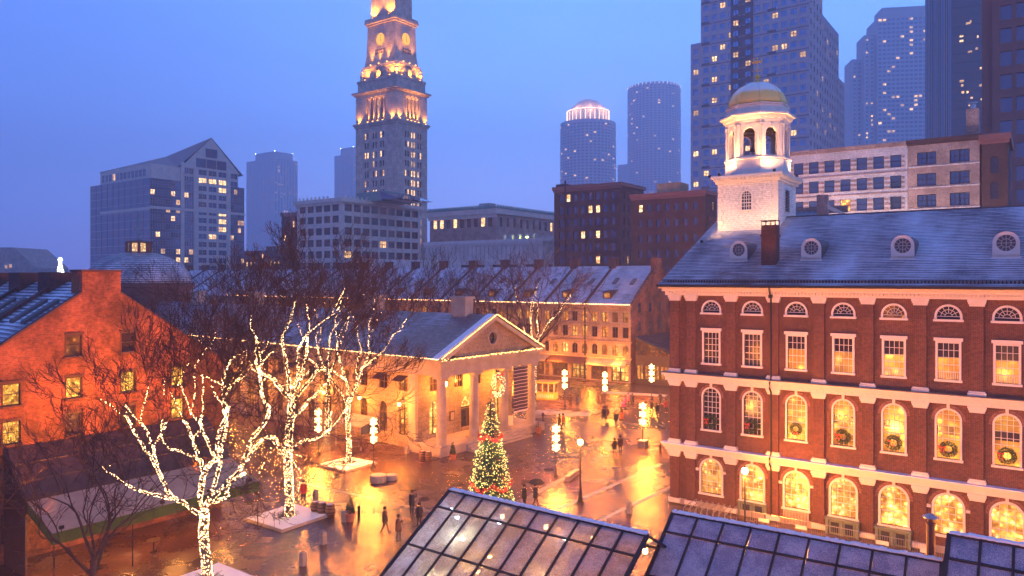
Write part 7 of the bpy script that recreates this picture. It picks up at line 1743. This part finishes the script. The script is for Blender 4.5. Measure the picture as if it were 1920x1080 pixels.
for a in (
    (569, 944, 'person in a red coat standing beside the tallest lit trunk', 'stand', 'cloth_red', 'cloth_black', 30, 1.0),
    (772, 967, 'person in black with an orange hood raising a camera in the open square', 'photo', 'cloth_black', 'cloth_black', 160, 1.02),
    (747, 1016, 'person with raised arms taking a picture near the left glass roof edge', 'photo', 'cloth_brown', 'cloth_navy', 40, .98),
    (722, 1000, 'person in dark clothes walking left of the picture taker', 'walk', 'cloth_brown', 'cloth_brown', 100, 1.0),
    (786, 990, 'person in a black coat seen just above the edge of the left glass roof', 'stand', 'cloth_black', 'cloth_black', 200, .98),
    (788, 840, 'person in dark clothes leaning at the portico corner by the barrels', 'stand', 'cloth_brown', 'cloth_black', 20, 1.0),
    (983, 953, 'person in black by the crowd barrier right of the decorated conifer', 'stand', 'cloth_black', 'cloth_black', 120, 1.0),
    (1004, 952, 'person in a dark coat carrying a dark umbrella by the crowd barrier', 'walk', 'cloth_black', 'cloth_brown', 90, 1.0),
    (1152, 856, 'person on the left of the couple strolling in mid square', 'walk', 'cloth_black', 'cloth_brown', 180, 1.0),
    (1163, 853, 'person on the right of the couple strolling in mid square', 'walk', 'cloth_brown', 'cloth_black', 175, 1.05),
    (1132, 792, 'person on the left of the tall pair farther back in the square', 'walk', 'cloth_black', 'cloth_black', 180, 1.05),
    (1138, 790, 'person on the right of the tall pair farther back in the square', 'stand', 'cloth_brown', 'cloth_black', 180, 1.0),
    (1155, 800, 'person in a black coat walking beside someone in red', 'walk', 'cloth_black', 'cloth_navy', 170, 1.0),
    (1166, 797, 'person in a red jacket in the far middle of the square', 'walk', 'cloth_orange', 'cloth_brown', 190, .95),
    (1069, 766, 'person left of two standing behind the portico right corner', 'stand', 'cloth_brown', 'cloth_black', 20, 1.0),
    (1083, 768, 'person in grey right of two standing behind the portico right corner', 'walk', 'cloth_grey', 'cloth_grey', 200, 1.05),
    (1178, 762, 'person in a pink jacket among the far group', 'stand', 'cloth_pink', 'cloth_black', 100, 1.0),
    (1171, 765, 'person bent over a stroller in a pink coat in the far group', 'walk', 'cloth_pink', 'cloth_brown', 80, .9),
    (1186, 764, 'person in a black jacket at the right of the far group', 'stand', 'cloth_black', 'cloth_black', 160, 1.02),
    (1101, 755, 'person in orange on the far side of the square near the shops', 'walk', 'cloth_orange', 'cloth_brown', 30, 1.0),
    (1233, 783, 'person in a dark coat walking along the hall corner', 'walk', 'cloth_black', 'cloth_brown', 150, 1.05),
    (1222, 775, 'person in brown left of the walker at the hall corner', 'walk', 'cloth_brown', 'cloth_black', 170, 1.0),
    (1248, 775, 'person in a red coat half hidden by the hall corner', 'stand', 'cloth_red', 'cloth_black', 10, 1.0),
    (1124, 764, 'person beside the middle snowflake lamp of the far square', 'walk', 'cloth_brown', 'cloth_brown', 60, 1.0),
    (1049, 806, 'person in a pale brown coat walking behind the centre snowflake lamp', 'walk', 'cloth_brown', 'cloth_brown', 80, 1.0),
    (1056, 804, 'companion in orange walking behind the centre snowflake lamp', 'walk', 'cloth_orange', 'cloth_brown', 85, .97),
    (962, 768, 'person in a pale coat under the portico near the banner', 'stand', 'cloth_grey', 'cloth_brown', 30, 1.0),
    (1238, 760, 'person in dark clothes far off by the brick gable', 'walk', 'cloth_black', 'cloth_black', 120, 1.0)):
    person(*a)
p = at(1004, 952); um = thing('umbrella', 'dark open umbrella held by the person at the barrier', 'umbrella', p, .4); m = MB(); m.lathe([(.62, 1.82), (.5, 1.98), (.28, 2.1), (.02, 2.15)], 8, (.1, 0, 0)); m.build('canopy', 'cloth_black', um); MB().tube([(.1, 0, 1.0), (.1, 0, 2.2)], .012, 5).build('shaft', 'black_metal', um)
p = at(772, 967); cm = thing('camera', 'black camera held up by the person in black', 'camera', p, R(160)); MB().box(-.08, .08, -.52, -.45, 1.60, 1.72).build('body', 'black_metal', cm); MB().tube([(0, -.52, 1.66), (0, -.62, 1.66)], .04, 8).build('lens', 'black_metal', cm)
st = thing('stroller', 'pink-hooded stroller pushed in the far group', 'stroller', at(1168, 768), R(80)); MB().box(-.2, .2, -.35, .25, .4, .6).build('seat', 'cloth_pink', st); m = MB().lathe([(.3, .6), (.28, .8), (.15, .98), (.01, 1.02)], 10); m.build('hood', 'cloth_pink', st); m = MB(); m.tube([(-.2, .2, .5), (-.2, .55, 1.0), (.2, .55, 1.0), (.2, .2, .5)], .02, 5); m.build('handle', 'black_metal', st)
for (x, y) in ((-.24, -.3), (.24, -.3), (-.24, .25), (.24, .25)): MB().tube([(x - .02, y, .13), (x + .02, y, .13)], .13, 12).build('wheel', 'black_metal', st)

# ------------------------------------------------------------------ haze
m = bpy.data.materials.new('haze'); m.use_nodes = True; N_ = m.node_tree.nodes; L_ = m.node_tree.links; N_.clear()
o_ = N_.new('ShaderNodeOutputMaterial'); v_ = N_.new('ShaderNodeVolumePrincipled'); L_.new(v_.outputs[0], o_.inputs['Volume'])
v_.inputs['Color'].default_value = (.78, .84, 1, 1); v_.inputs['Density'].default_value = .0007; MAT['haze'] = m
MB().box(-1600, 1600, -400, 2100, -1.0, 420).build('haze', 'haze', kind='stuff')
